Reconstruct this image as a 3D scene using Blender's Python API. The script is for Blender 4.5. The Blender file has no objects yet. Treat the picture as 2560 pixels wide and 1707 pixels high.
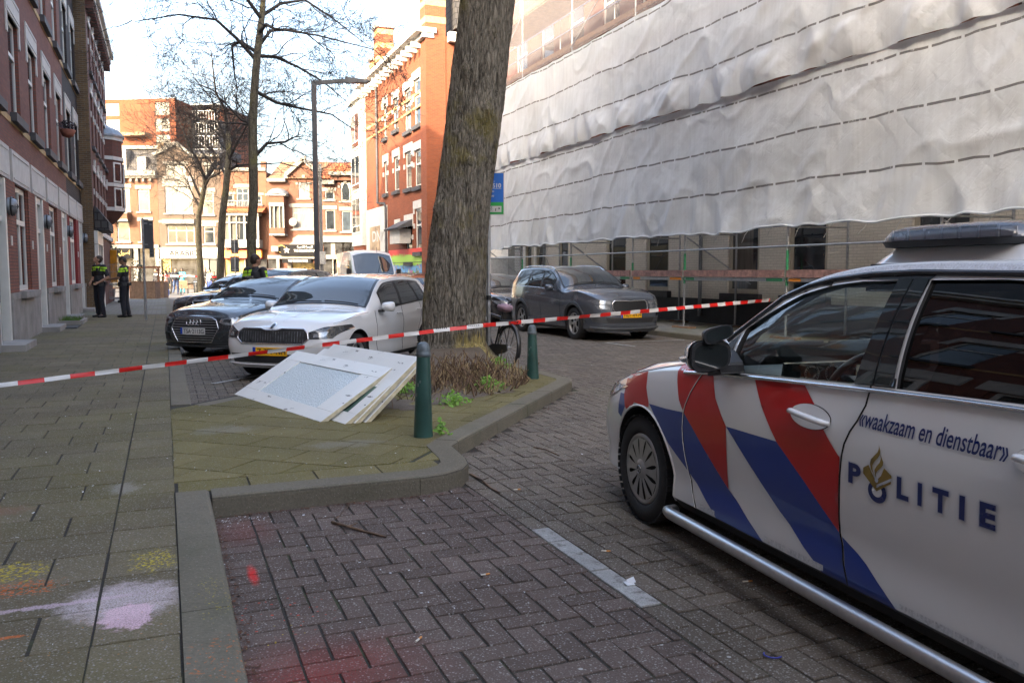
import bpy, bmesh, math, random
import numpy as np
from mathutils import Vector, Matrix, noise as mnoise
from mathutils.bvhtree import BVHTree
SC = bpy.context.scene
COL = SC.collection
R = math.radians
# ------------------------------------------------------------------ camera
cam_d = bpy.data.cameras.new("camera")
cam = bpy.data.objects.new("camera", cam_d)
COL.objects.link(cam)
cam.location = (0, 0, 1.5)
PITCH = math.atan(173.5 / 2100)
cam.rotation_euler = (math.pi / 2 - PITCH, 0, 0)
cam_d.sensor_width = 36
cam_d.lens = 36 * 2100 / 2560
cam_d.clip_start = 0.05
cam_d.clip_end = 2000
SC.camera = cam
# ------------------------------------------------------------------ light
SUN_EL = R(24)
SUN_TRAVEL = R(-22.4 + 50)          # compass-like azimuth (from +Y towards +X) the light travels to
w = bpy.data.worlds.new("World")
SC.world = w
w.use_nodes = True
nt = w.node_tree
nt.nodes.clear()
sky = nt.nodes.new("ShaderNodeTexSky")
sky.sky_type = 'NISHITA'
sky.sun_disc = False
sky.sun_elevation = SUN_EL
sky.sun_rotation = SUN_TRAVEL + math.pi
sky.dust_density = 7.0
sky.ozone_density = .3
sky.air_density = 1.0
bg = nt.nodes.new("ShaderNodeBackground")
bg.inputs[1].default_value = 0.15
wo = nt.nodes.new("ShaderNodeOutputWorld")
nt.links.new(sky.outputs[0], bg.inputs[0])
nt.links.new(bg.outputs[0], wo.inputs[0])
sun_d = bpy.data.lights.new("sun", 'SUN')
sun_d.energy = 2.0
sun_d.angle = R(0.5)
sun_d.color = (1.0, 0.83, 0.60)
sun = bpy.data.objects.new("sun", sun_d)
COL.objects.link(sun)
_dir = Vector((math.sin(SUN_TRAVEL) * math.cos(SUN_EL), math.cos(SUN_TRAVEL) * math.cos(SUN_EL), -math.sin(SUN_EL)))
sun.rotation_euler = _dir.to_track_quat('-Z', 'Y').to_euler()
sun.location = (-20, -20, 40)
SC.view_settings.view_transform = 'Standard'
SC.view_settings.look = 'None'
SC.view_settings.gamma = 1
SC.view_settings.exposure = 2.98
SC.cycles.max_bounces = 6
SC.cycles.transparent_max_bounces = 12
# ------------------------------------------------------------------ frame of the street
ANG = R(22.4)
S2 = np.array([-math.sin(ANG), math.cos(ANG)])     # along the street, away
T2 = np.array([math.cos(ANG), math.sin(ANG)])      # across, to the right
def UV(u, v, z=0.0):
 p = u * S2 + v * T2
 return (float(p[0]), float(p[1]), z)
def pchip(pts):
 xs = np.array([p[0] for p in pts], float)
 ys = np.array([p[1] for p in pts], float)
 h = np.diff(xs)
 d = np.diff(ys) / h
 m = np.zeros_like(xs)
 for i in range(1, len(xs) - 1):
  if d[i - 1] * d[i] > 0:
   w1 = 2 * h[i] + h[i - 1]
   w2 = h[i] + 2 * h[i - 1]
   m[i] = (w1 + w2) / (w1 / d[i - 1] + w2 / d[i])
 m[0] = d[0]
 m[-1] = d[-1]
 def f(x):
  x = min(max(x, xs[0]), xs[-1])
  i = int(min(max(np.searchsorted(xs, x) - 1, 0), len(xs) - 2))
  t = (x - xs[i]) / h[i]
  return float((2 * t ** 3 - 3 * t ** 2 + 1) * ys[i] + (t ** 3 - 2 * t ** 2 + t) * h[i] * m[i]
      + (-2 * t ** 3 + 3 * t ** 2) * ys[i + 1] + (t ** 3 - t ** 2) * h[i] * m[i + 1])
 return f
# ------------------------------------------------------------------ mesh builder
class MB:
 def __init__(s):
  s.v = []
  s.f = []
  s.m = []
  s.sm = []
 def add(s, vs, fs, m=0, smooth=False):
  o = len(s.v)
  s.v.extend([tuple(map(float, p)) for p in vs])
  for f in fs:
   s.f.append([i + o for i in f])
   s.m.append(m)
   s.sm.append(smooth)
  return s
 def box(s, x0, x1, y0, y1, z0, z1, m=0):
  if x0 > x1: x0, x1 = x1, x0
  if y0 > y1: y0, y1 = y1, y0
  if z0 > z1: z0, z1 = z1, z0
  v = [(x0, y0, z0), (x1, y0, z0), (x1, y1, z0), (x0, y1, z0), (x0, y0, z1), (x1, y0, z1), (x1, y1, z1), (x0, y1, z1)]
  f = [(0, 3, 2, 1), (4, 5, 6, 7), (0, 1, 5, 4), (1, 2, 6, 5), (2, 3, 7, 6), (3, 0, 4, 7)]
  return s.add(v, f, m)
 def obox(s, c, ax, ay, az, m=0):
  c, ax, ay, az = map(Vector, (c, ax, ay, az))
  v = []
  for k in (-1, 1):
   for (i, j) in ((-1, -1), (1, -1), (1, 1), (-1, 1)):
    v.append(c + ax * i + ay * j + az * k)
  f = [(0, 3, 2, 1), (4, 5, 6, 7), (0, 1, 5, 4), (1, 2, 6, 5), (2, 3, 7, 6), (3, 0, 4, 7)]
  return s.add(v, f, m)
 def bar(s, a, b, wx, wz, m=0, up=(0, 0, 1)):
  a, b = Vector(a), Vector(b)
  d = b - a
  dn = d.normalized()
  side = dn.cross(Vector(up))
  if side.length < 1e-4:
   side = Vector((1, 0, 0))
  side.normalize()
  u2 = side.cross(dn)
  return s.obox((a + b) / 2, d / 2, side * wx / 2, u2 * wz / 2, m)
 def tube(s, pts, rad, n=8, m=0, caps=True, smooth=True, flat=1.0):
  pts = [Vector(p) for p in pts]
  if not hasattr(rad, '__len__'):
   rad = [rad] * len(pts)
  vs = []
  fs = []
  prev = None
  for i, p in enumerate(pts):
   if i == 0: d = pts[1] - pts[0]
   elif i == len(pts) - 1: d = pts[-1] - pts[-2]
   else: d = (pts[i + 1] - pts[i]).normalized() + (pts[i] - pts[i - 1]).normalized()
   if d.length < 1e-9: d = Vector((0, 0, 1))
   d.normalize()
   if prev is None:
    a = Vector((0, 0, 1)) if abs(d.z) < .9 else Vector((1, 0, 0))
    x = d.cross(a).normalized()
   else:
    x = (prev - d * prev.dot(d))
    if x.length < 1e-6: x = d.orthogonal()
    x.normalize()
   prev = x
   y = d.cross(x)
   for k in range(n):
    t = 2 * math.pi * k / n
    vs.append(p + (x * math.cos(t) + y * math.sin(t) * flat) * rad[i])
  for i in range(len(pts) - 1):
   for k in range(n):
    k2 = (k + 1) % n
    fs.append((i * n + k, i * n + k2, (i + 1) * n + k2, (i + 1) * n + k))
  s.add(vs, fs, m, smooth)
  if caps:
   s.add([vs[k] for k in range(n)], [tuple(range(n))[::-1]], m)
   s.add([vs[-n + k] for k in range(n)], [tuple(range(n))], m)
  return s
 def lathe(s, prof, n=24, o=(0, 0, 0), axis='z', m=0, smooth=True, sx=1, sy=1):
  vs = []
  fs = []
  for (r, z) in prof:
   for k in range(n):
    t = 2 * math.pi * k / n
    a, b = r * math.cos(t) * sx, r * math.sin(t) * sy
    if axis == 'z': p = (a, b, z)
    elif axis == 'y': p = (a, z, b)
    else: p = (z, a, b)
    vs.append((p[0] + o[0], p[1] + o[1], p[2] + o[2]))
  for i in range(len(prof) - 1):
   for k in range(n):
    k2 = (k + 1) % n
    q = (i * n + k, i * n + k2, (i + 1) * n + k2, (i + 1) * n + k)
    fs.append(q if axis != 'y' else q[::-1])
  return s.add(vs, fs, m, smooth)
 def prism(s, poly, h0, h1, axis='y', m=0):
  """poly 2D extruded along axis; axis y: (x,z); axis z: (x,y); axis x: (y,z)"""
  def P(a, b, h):
   return {'y': (a, h, b), 'z': (a, b, h), 'x': (h, a, b)}[axis]
  n = len(poly)
  v = [P(a, b, h0) for a, b in poly] + [P(a, b, h1) for a, b in poly]
  f = [tuple(range(n)), tuple(range(2 * n - 1, n - 1, -1))] + [(i, i + n, (i + 1) % n + n, (i + 1) % n) for i in range(n)]
  return s.add(v, f, m)
 def mesh(s, name, mats):
  me = bpy.data.meshes.new(name)
  me.from_pydata(s.v, [], s.f)
  for mm in (mats if isinstance(mats, (list, tuple)) else [mats]):
   me.materials.append(mm)
  me.polygons.foreach_set('material_index', s.m)
  me.polygons.foreach_set('use_smooth', s.sm)
  me.update()
  return me
 def build(s, name, mats, parent=None, fix=True):
  me = s.mesh(name, mats)
  if fix:
   bm = bmesh.new()
   bm.from_mesh(me)
   bmesh.ops.recalc_face_normals(bm, faces=bm.faces)
   bm.to_mesh(me)
   bm.free()
  return link(name, me, parent)
def link(name, me, parent=None):
 o = bpy.data.objects.new(name, me)
 COL.objects.link(o)
 if parent is not None:
  o.parent = parent
 return o
def tag(o, label, cat, group=None, kind=None):
 o['label'] = label
 o['category'] = cat
 if group: o['group'] = group
 if kind: o['kind'] = kind
 return o
def thing(name, label, cat, loc=(0, 0, 0), rz=0.0, group=None):
 o = bpy.data.objects.new(name, None)
 COL.objects.link(o)
 o.location = loc
 o.rotation_euler = (0, 0, rz)
 o.empty_display_size = .2
 return tag(o, label, cat, group)
def structure(o):
 o['kind'] = 'structure'
 return o
def kids(o):
 return [c for c in bpy.data.objects if c.parent == o]
def copy_tree(o, parent=None):
 c = o.copy()
 COL.objects.link(c)
 if parent is not None: c.parent = parent
 for k in kids(o):
  copy_tree(k, c)
 return c
def text_geo(txt, size=1.0, bold=0.0, shear=0.0, align='LEFT', space=1.0):
 cu = bpy.data.curves.new("t", 'FONT')
 cu.body = txt
 cu.size = size
 cu.offset = bold
 cu.shear = shear
 cu.space_character = space
 cu.align_x = align
 cu.resolution_u = 4
 o = bpy.data.objects.new("t", cu)
 COL.objects.link(o)
 dg = bpy.context.evaluated_depsgraph_get()
 me = bpy.data.meshes.new_from_object(o.evaluated_get(dg))
 v = [tuple(x.co) for x in me.vertices]
 f = [tuple(p.vertices) for p in me.polygons]
 bpy.data.objects.remove(o)
 bpy.data.curves.remove(cu)
 bpy.data.meshes.remove(me)
 return v, f
# ------------------------------------------------------------------ materials
class NT:
 """tiny node helper"""
 def __init__(s, name):
  s.mat = bpy.data.materials.new(name)
  s.mat.use_nodes = True
  s.t = s.mat.node_tree
  s.t.nodes.clear()
  s.out = s.t.nodes.new("ShaderNodeOutputMaterial")
  s.b = s.t.nodes.new("ShaderNodeBsdfPrincipled")
  s.t.links.new(s.b.outputs[0], s.out.inputs[0])
 def n(s, typ, **kw):
  nd = s.t.nodes.new("ShaderNode" + typ)
  for k, v in kw.items():
   setattr(nd, k, v)
  return nd
 def l(s, a, b):
  s.t.links.new(a, b)
 def setin(s, nd, i, val):
  if hasattr(val, 'links') or isinstance(val, bpy.types.NodeSocket):
   s.l(val, nd.inputs[i])
  elif val is not None:
   nd.inputs[i].default_value = val
  return nd
 def math(s, op, a, b=None, c=None, clamp=False):
  nd = s.n("Math", operation=op, use_clamp=clamp)
  s.setin(nd, 0, a)
  if b is not None: s.setin(nd, 1, b)
  if c is not None: s.setin(nd, 2, c)
  return nd.outputs[0]
 def vmath(s, op, a, b=None, scale=None):
  nd = s.n("VectorMath", operation=op)
  s.setin(nd, 0, a)
  if b is not None: s.setin(nd, 1, b)
  if scale is not None: s.setin(nd, 3, scale)
  return nd.outputs[1] if op in ('LENGTH', 'DISTANCE', 'DOT_PRODUCT') else nd.outputs[0]
 def mix(s, f, a, b, blend='MIX'):
  nd = s.n("Mix", data_type='RGBA', blend_type=blend)
  s.setin(nd, 0, f)
  s.setin(nd, 6, a if not isinstance(a, tuple) else c4(a))
  s.setin(nd, 7, b if not isinstance(b, tuple) else c4(b))
  return nd.outputs[2]
 def noise(s, vec=None, scale=5.0, detail=3.0, rough=.5, dist=0.0, w=None):
  nd = s.n("TexNoise")
  if vec is not None: s.l(vec, nd.inputs['Vector'])
  nd.inputs['Scale'].default_value = scale
  nd.inputs['Detail'].default_value = detail
  nd.inputs['Roughness'].default_value = rough
  nd.inputs['Distortion'].default_value = dist
  return nd.outputs[0]
 def vor(s, vec=None, scale=5.0, feature='F1', out=0):
  nd = s.n("TexVoronoi", feature=feature)
  if vec is not None: s.l(vec, nd.inputs['Vector'])
  nd.inputs['Scale'].default_value = scale
  return nd.outputs[out]
 def ramp(s, f, stops):
  nd = s.n("ValToRGB")
  s.l(f, nd.inputs[0])
  e = nd.color_ramp.elements
  e[0].position, e[0].color = stops[0][0], c4(stops[0][1])
  e[1].position, e[1].color = stops[-1][0], c4(stops[-1][1])
  for p, c in stops[1:-1]:
   q = e.new(p)
   q.color = c4(c)
  return nd.outputs[0]
 def step(s, f, lo, hi):
  nd = s.n("MapRange", interpolation_type='SMOOTHSTEP')
  s.setin(nd, 0, f)
  nd.inputs[1].default_value = lo
  nd.inputs[2].default_value = hi
  return nd.outputs[0]
 def obj(s):
  return s.n("TexCoord").outputs['Object']
 def geo(s):
  return s.n("NewGeometry").outputs['Position']
 def bump(s, h, strength=.3, dist=.02, normal=None):
  nd = s.n("Bump")
  nd.inputs['Strength'].default_value = strength
  nd.inputs['Distance'].default_value = dist
  s.l(h, nd.inputs['Height'])
  if normal is not None: s.l(normal, nd.inputs['Normal'])
  s.l(nd.outputs[0], s.b.inputs['Normal'])
  return nd.outputs[0]
 def fin(s, color=None, rough=None, metal=None, spec=None, coat=None, coat_r=None):
  for nm, val in (('Base Color', color), ('Roughness', rough), ('Metallic', metal), ('Specular IOR Level', spec), ('Coat Weight', coat), ('Coat Roughness', coat_r)):
   if val is None: continue
   if isinstance(val, tuple): val = c4(val)
   s.setin(s.b, nm, val)
  return s.mat
def c4(c):
 return (c[0], c[1], c[2], 1.0) if not hasattr(c, 'is_output') else c
def plain(name, col, rough=.6, metal=0.0, var=.12, scale=6.0, bump=0.0, spec=None, coat=None):
 """colour with soft procedural variation"""
 k = NT(name)
 p = k.obj()
 n1 = k.noise(p, scale, 4, .6)
 lo = tuple(max(0, c * (1 - var)) for c in col)
 hi = tuple(min(1, c * (1 + var)) for c in col)
 c = k.ramp(n1, [(.3, lo), (.7, hi)])
 r = k.math('MULTIPLY_ADD', n1, .2, rough - .1, clamp=True)
 if bump:
  k.bump(k.noise(p, scale * 8, 4, .6), bump, .01)
 return k.fin(c, r, metal, spec, coat)
def brick(name, c1, c2, mortar, bw=.22, bh=.065, ms=.008, var=.3, off=.5, stain=.25, bump=.4, rough=.85):
 k = NT(name)
 sp = k.n("SeparateXYZ")
 k.l(k.obj(), sp.inputs[0])
 cb = k.n("CombineXYZ")
 k.l(k.math('ADD', sp.outputs[0], sp.outputs[1]), cb.inputs[0])
 k.l(sp.outputs[2], cb.inputs[1])
 b = k.n("TexBrick", offset=off)
 k.l(cb.outputs[0], b.inputs['Vector'])
 b.inputs['Color1'].default_value = c4(c1)
 b.inputs['Color2'].default_value = c4(c2)
 b.inputs['Mortar'].default_value = c4(mortar)
 b.inputs['Scale'].default_value = 1
 b.inputs['Mortar Size'].default_value = ms
 b.inputs['Mortar Smooth'].default_value = .2
 b.inputs['Brick Width'].default_value = bw
 b.inputs['Row Height'].default_value = bh
 n1 = k.noise(k.obj(), .7, 5, .65)
 n2 = k.noise(k.obj(), 14, 3, .6)
 f = k.math('MULTIPLY_ADD', n1, stain * 2, 1 - stain)
 f2 = k.math('MULTIPLY_ADD', n2, var, 1 - var / 2)
 sc = k.vmath('SCALE', b.outputs[0], scale=k.math('MULTIPLY', f, f2))
 h = k.math('SUBTRACT', 1.0, b.outputs[1])
 k.bump(k.math('ADD', h, k.math('MULTIPLY', n2, .5)), bump, .01)
 return k.fin(sc, rough, spec=.3)
def glassy(name, col, rough=.04, curtain=None, var=.4):
 """window pane: dark room, or a curtain hanging behind the glass, under a glossy surface"""
 k = NT(name)
 p = k.obj()
 if curtain:
  sp = k.n("SeparateXYZ")
  k.l(p, sp.inputs[0])
  wv = k.noise(k.n("CombineXYZ").outputs[0], 3)
  cx = k.n("CombineXYZ")
  k.l(k.math('MULTIPLY', k.math('ADD', sp.outputs[0], sp.outputs[1]), 1.0), cx.inputs[0])
  k.l(k.math('MULTIPLY', sp.outputs[2], .06), cx.inputs[2])
  nz = k.noise(cx.outputs[0], 14, 3, .6)
  big = k.noise(cx.outputs[0], 1.4, 2, .5)
  cc = k.ramp(nz, [(.3, tuple(c * .55 for c in curtain)), (.7, curtain)])
  col_s = k.mix(k.step(big, .56, .57), cc, col)
 else:
  col_s = k.ramp(k.noise(p, 1.3, 3, .6), [(.3, tuple(c * (1 - var) for c in col)), (.7, tuple(c * (1 + var) for c in col))])
 k.bump(k.noise(p, 1.6, 2, .5), .04, .03)
 return k.fin(col_s, rough, spec=.6, coat=.1, coat_r=.02)
M = {}
M['white_frame'] = plain('white_frame_paint', (.62, .62, .58), .45, var=.08, scale=3)
M['white_stone'] = plain('white_stone', (.50, .49, .46), .8, var=.12, scale=4, bump=.1)
M['grey_stone'] = plain('grey_stone', (.25, .24, .225), .85, var=.28, scale=2.2, bump=.25)
M['dark_stone'] = plain('dark_stone', (.055, .055, .06), .7, var=.3, scale=4, bump=.15)
M['yellow_brick'] = plain('yellow_brick_band', (.40, .27, .12), .85, var=.25, scale=10, bump=.2)
M['black'] = plain('black_paint', (.015, .016, .018), .4, var=.3)
M['rubber'] = plain('rubber', (.022, .022, .023), .8, var=.25, scale=20, bump=.2)
M['black_plastic'] = plain('black_plastic', (.02, .021, .023), .5, var=.2, scale=30, bump=.05)
M['door_dark'] = plain('dark_door_paint', (.03, .035, .035), .35, var=.2)
M['galv'] = plain('galvanised_steel', (.42, .44, .46), .42, .85, var=.2, scale=12)
M['chrome'] = plain('chrome', (.75, .76, .78), .12, 1.0, var=.04)
M['steel_tube'] = plain('brushed_steel', (.55, .55, .55), .36, 1.0, var=.08, scale=30)
M['green_paint'] = plain('green_scaffold_paint', (.015, .18, .075), .5, var=.3, scale=20)
M['dark_glass'] = glassy('dark_room_glass', (.018, .022, .026))
M['sky_glass'] = glassy('blue_room_glass', (.035, .045, .055))
M['curtain_glass'] = glassy('curtained_glass', (.02, .024, .028), curtain=(.13, .125, .11))
M['curtain_full'] = glassy('white_curtain_glass', (.12, .12, .115), curtain=(.18, .18, .175))
M['roof_slate'] = brick('dark_roof_tile', (.045, .045, .05), (.07, .065, .062), (.015, .015, .015), .22, .28, .02, .3)
M['roof_orange'] = brick('orange_roof_tile', (.36, .11, .045), (.27, .085, .04), (.06, .02, .01), .24, .3, .03, .4)
M['zinc'] = plain('zinc', (.22, .24, .26), .5, .6, var=.2)
M['wood'] = plain('weathered_wood', (.20, .12, .07), .8, var=.35, scale=7, bump=.2)
M['plant'] = plain('plant_green', (.06, .10, .03), .8, var=.5, scale=30)
# ================================================================== GROUND
random.seed(4)
rng = np.random.default_rng(7)
BULB = [(5.38, .22), (5.38, 1.55), (5.42, 1.74), (5.52, 1.9), (5.68, 2.0), (5.86, 2.04), (6.30, 2.08), (6.44, 2.18), (9.5, 4.74), (9.75, 4.86), (13.95, 4.86), (9.31, .22)]
def spot(k, c, rx, ry, jag=.9, ns=14, hard=.25):
 """blotch with a ragged outline at world point c"""
 P = k.geo()
 d = k.vmath('MULTIPLY', k.vmath('SUBTRACT', P, (c[0], c[1], 0)), (1, 1, 0))
 cb = k.n("CombineXYZ")
 k.l(k.math('DIVIDE', k.vmath('DOT_PRODUCT', d, (T2[0], T2[1], 0)), rx), cb.inputs[0])
 k.l(k.math('DIVIDE', k.vmath('DOT_PRODUCT', d, (S2[0], S2[1], 0)), ry), cb.inputs[1])
 ln = k.vmath('LENGTH', cb.outputs[0])
 nz = k.noise(P, ns, 5, .7)
 g = k.step(k.noise(P, 150, 3, .7), .34, .60)
 m_ = k.step(k.math('SUBTRACT', k.math('MULTIPLY_ADD', nz, jag * 2, 1 - jag), ln), 0, hard)
 return k.math('MULTIPLY', m_, k.math('MULTIPLY_ADD', g, .75, .25))
def specks(k, scale, r, seed=0.0):
 P = k.vmath('ADD', k.geo(), (seed, seed * .7, 0))
 d = k.vor(P, scale)
 return k.math('LESS_THAN', d, r)
def paver_mat(name, lo, hi, speck, wet=None, stains=(), extra_green=None, rough=.85):
 k = NT(name)
 P = k.geo()
 at = k.n("Attribute", attribute_name='tint')
 t = at.outputs['Fac']
 n1 = k.noise(P, 1.1, 5, .65)
 n2 = k.noise(P, 22, 4, .65)
 n3 = k.noise(P, 140, 2, .6)
 f = k.math('ADD', k.math('MULTIPLY', t, .55), k.math('MULTIPLY', n2, .45))
 c = k.mix(f, lo, hi)
 c = k.vmath('SCALE', c, scale=k.math('MULTIPLY_ADD', n1, 1.0, .36))
 c = k.vmath('SCALE', c, scale=k.math('MULTIPLY_ADD', n3, 1.1, .38))
 if extra_green is not None:
  col, mask = extra_green(k)
  c = k.mix(mask, c, col)
 c = k.mix(k.math('MULTIPLY', specks(k, 38, speck), .8), c, (.30, .29, .27))
 c = k.mix(k.math('MULTIPLY', specks(k, 75, speck * 1.5, 3.1), .6), c, (.26, .25, .235))
 c = k.mix(k.math('MULTIPLY', specks(k, 4.2, .04, 1.3), .7), c, (.45, .45, .43))
 for (fn, col, a) in stains:
  c = k.mix(k.math('MULTIPLY', fn(k), a), c, col)
 k.bump(k.math('ADD', n2, k.math('MULTIPLY', n3, .6)), .45, .012)
 return k.fin(c, rough, spec=.15)
def pavers(cells, ztop, gap=.009, bev=.003, zj=.0012, tilt=.006, name='x'):
 """cells: list of convex quads (4 uv corners, ccw); returns verts, faces, tint"""
 vs, fs, tn = [], [], []
 for q in cells:
  q = np.array(q, float)
  n = len(q)
  c = q.mean(0)
  z = ztop + random.gauss(0, zj)
  ta, tb = random.gauss(0, tilt), random.gauss(0, tilt)
  t = random.random()
  o = len(vs)
  jx, jy = random.gauss(0, .0015), random.gauss(0, .0015)
  e0 = np.array([np.linalg.norm(q[i] - q[i - 1]) for i in range(n)])
  for ins, dz in ((gap / 2, -.016), (gap / 2 + .001, -bev), (gap / 2 + bev, 0)):
   for i in range(n):
    d0 = (q[i - 1] - q[i]) / max(1e-6, e0[i])
    d1 = (q[(i + 1) % n] - q[i]) / max(1e-6, e0[(i + 1) % n])
    sn = max(.35, abs(d0[0] * d1[1] - d0[1] * d1[0]))
    lim = .4 * min(e0[i], e0[(i + 1) % n])
    k_ = min(ins / sn, lim)
    p = q[i] + (d0 + d1) * k_ + (jx, jy)
    la, lb = p - c
    xy = p[0] * S2 + p[1] * T2
    vs.append((xy[0], xy[1], z + dz + la * ta + lb * tb))
    tn.append(t)
  for r in (0, n):
   for i in range(n):
    fs.append((o + r + i, o + r + (i + 1) % n, o + r + n + (i + 1) % n, o + r + n + i))
  fs.append(tuple(o + 2 * n + i for i in range(n)))
 return vs, fs, tn
def paver_obj(name, cells, ztop, mat, **kw):
 vs, fs, tn = pavers(cells, ztop, **kw)
 me = bpy.data.meshes.new(name)
 me.from_pydata(vs, [], fs)
 a = me.attributes.new('tint', 'FLOAT', 'POINT')
 a.data.foreach_set('value', tn)
 me.materials.append(mat)
 bm = bmesh.new()
 bm.from_mesh(me)
 bm.faces.ensure_lookup_table()
 up = [f for f in bm.faces if f.normal.z < -.2]
 if len(up) > len(bm.faces) * .1:
  bmesh.ops.reverse_faces(bm, faces=bm.faces)
 bm.to_mesh(me)
 bm.free()
 return structure(link(name, me))
def inside(p, poly):
 x, y = p
 c = False
 n = len(poly)
 for i in range(n):
  x1, y1 = poly[i]
  x2, y2 = poly[(i + 1) % n]
  if (y1 > y) != (y2 > y) and x < (x2 - x1) * (y - y1) / (y2 - y1) + x1:
   c = not c
 return c
def rect(u0, u1, v0, v1):
 return [(u0, v0), (u1, v0), (u1, v1), (u0, v1)]
def sheet(name, polys, z, mat):
 mb = MB()
 for p in polys:
  mb.add([UV(u, v, z) for u, v in p], [tuple(range(len(p)))])
 o = mb.build(name, mat, fix=False)
 bm = bmesh.new()
 bm.from_mesh(o.data)
 for f in bm.faces:
  if f.normal.z < 0: f.normal_flip()
 bm.to_mesh(o.data)
 bm.free()
 return structure(o)
def world(u, v):
 p = UV(u, v)
 return (p[0], p[1])
def GX(px, py, z=0.0):
 """point of the level z seen at a pixel of the photograph (camera 1.5 m up)"""
 x = (px - 1280) / 2100
 y = -(py - 853.5) / 2100
 c, s = math.cos(PITCH), math.sin(PITCH)
 r = (x, c + y * s, -s + y * c)
 t = (z - 1.5) / r[2]
 return (r[0] * t, r[1] * t)
# --- far ground sheet (asphalt of the cross street, out to the horizon)
k = NT('asphalt')
P = k.geo()
n1 = k.noise(P, .3, 4, .6)
n2 = k.noise(P, 40, 3, .6)
c = k.mix(n1, (.085, .082, .08), (.13, .125, .12))
c = k.vmath('SCALE', c, scale=k.math('MULTIPLY_ADD', n2, .6, .7))
k.bump(n2, .3, .01)
asphalt = k.fin(c, .85)
mb = MB()
mb.add([(-900, -300, -.03), (900, -300, -.03), (900, 1500, -.03), (-900, 1500, -.03)], [(0, 1, 2, 3)])
structure(mb.build('ground', asphalt, fix=False))
# --- joints under the paving
k = NT('joint_sand')
P = k.geo()
n = k.noise(P, 3, 4, .6)
m2 = k.noise(P, 30, 4, .7)
c = k.mix(k.step(n, .5, .75), (.026, .022, .017), (.045, .055, .018))
c = k.vmath('SCALE', c, scale=k.math('MULTIPLY_ADD', m2, 1.2, .4))
k.bump(m2, .5, .02)
joint = k.fin(c, .95)
sheet('road_bed', [rect(-6, 50, -.1, 11.0)], -.0060, joint)
red_streak = GX(632, 1436)
red_low = GX(800, 1690)
red_top = GX(610, 1330)
st_bay = [
 (lambda k: spot(k, red_streak, .035, .20, .3, 14, .9), (.70, .012, .012), .95),
 (lambda k: spot(k, red_low, .6, .5, .3, 3, 1.4), (.30, .02, .018), .75),
 (lambda k: spot(k, red_top, .26, .42, .4, 6, 1.0), (.22, .035, .03), .35),
 (lambda k: k.math('MULTIPLY', spot(k, GX(690, 1540), .35, .3, .6, 9, .8), specks(k, 26, .17, 5.0)), (.6, .05, .02), .9),
 (lambda k: k.math('MULTIPLY', spot(k, GX(650, 1600), .3, .3, .6, 9, .8), specks(k, 31, .13, 8.0)), (.6, .45, .03), .8),
]
m_brick = paver_mat('street_brick', (.105, .087, .068), (.195, .162, .130), .19,
     extra_green=lambda k: ((.10, .09, .055), k.math('MULTIPLY', k.step(k.noise(k.geo(), .55, 4, .6), .5, .75), .5)))
m_bay = paver_mat('parking_bay_brick', (.092, .070, .059), (.175, .134, .114), .17, stains=st_bay)
m_white_brick = paver_mat('white_painted_brick', (.30, .30, .29), (.48, .48, .46), .1, stains=[(lambda k: k.step(k.noise(k.geo(), 14, 5, .75), .50, .66), (.13, .12, .11), .85)])
def clip(poly, region):
 for i in range(len(region)):
  a, b = region[i], region[(i + 1) % len(region)]
  f = lambda p: (b[0] - a[0]) * (p[1] - a[1]) - (b[1] - a[1]) * (p[0] - a[0])
  out = []
  for j in range(len(poly)):
   p, q = poly[j], poly[(j + 1) % len(poly)]
   fp, fq = f(p), f(q)
   if fp >= 0: out.append(p)
   if (fp >= 0) != (fq >= 0):
    t = fp / (fp - fq)
    out.append((p[0] + (q[0] - p[0]) * t, p[1] + (q[1] - p[1]) * t))
  poly = out
  if len(poly) < 3: return []
 poly = [p for j, p in enumerate(poly) if math.dist(p, poly[j - 1]) > .012]
 ar = abs(sum(poly[j - 1][0] * p[1] - p[0] * poly[j - 1][1] for j, p in enumerate(poly))) / 2
 return poly if ar > .003 else []
def herring(u0, u1, v0, v1, keep, L=.24):
 """herringbone of 2:1 bricks along the axes; keep(u, v) selects by brick centre"""
 w_ = L / 2
 cells = []
 nu = int((u1 - u0) / w_) + 4
 nv = int((v1 - v0) / w_) + 4
 seen = set()
 for i in range(-nu - nv, nu + nv):
  for j in range(-(nu + nv) // 2, (nu + nv) // 2):
   a, b = i + 2 * j, -i + 2 * j
   if not (-3 <= a <= nu and -3 <= b <= nv): continue
   for (x, y, dx, dy) in ((a, b, 2, 1), (a + 2, b, 1, 2)):
    cu, cv = u0 + (x + dx / 2) * w_, v0 + (y + dy / 2) * w_
    if u0 - w_ <= cu <= u1 + w_ and v0 - w_ <= cv <= v1 + w_ and keep(cu, cv):
     q = rect(u0 + x * w_, u0 + (x + dx) * w_, v0 + y * w_, v0 + (y + dy) * w_)
     if not (u0 + w_ < cu < u1 - w_ and v0 + w_ < cv < v1 - w_): q = clip(q, rect(u0, u1, v0, v1))
     if q: cells.append(q)
 return cells
shrink = [(u - .0, v) for u, v in BULB]
def in_bulb(u, v):
 return inside((u, v), BULB) and inside((u - .13, v - .13), BULB) and inside((u + .12, v - .12), BULB)
LINE0, LINE1 = 1.93, 2.05
cells = []
nrow = int((5.45 + 1.5) / .12)
for i in range(nrow):          # soldier course along the kerb
 cells.append(rect(-1.5 + i * .12, -1.5 + (i + 1) * .12, .20, .44))
cells += herring(-1.5, 5.5, .44, LINE0, lambda u, v: True)
paver_obj('parking_bay', cells, 0.0, m_bay)
cells = []
whites = []
for i in range(-9, 17):
 u0 = 3.165 + i * .246
 (whites if 0 <= i < 5 else cells).append(rect(u0, u0 + .246, LINE0, LINE1))
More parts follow.
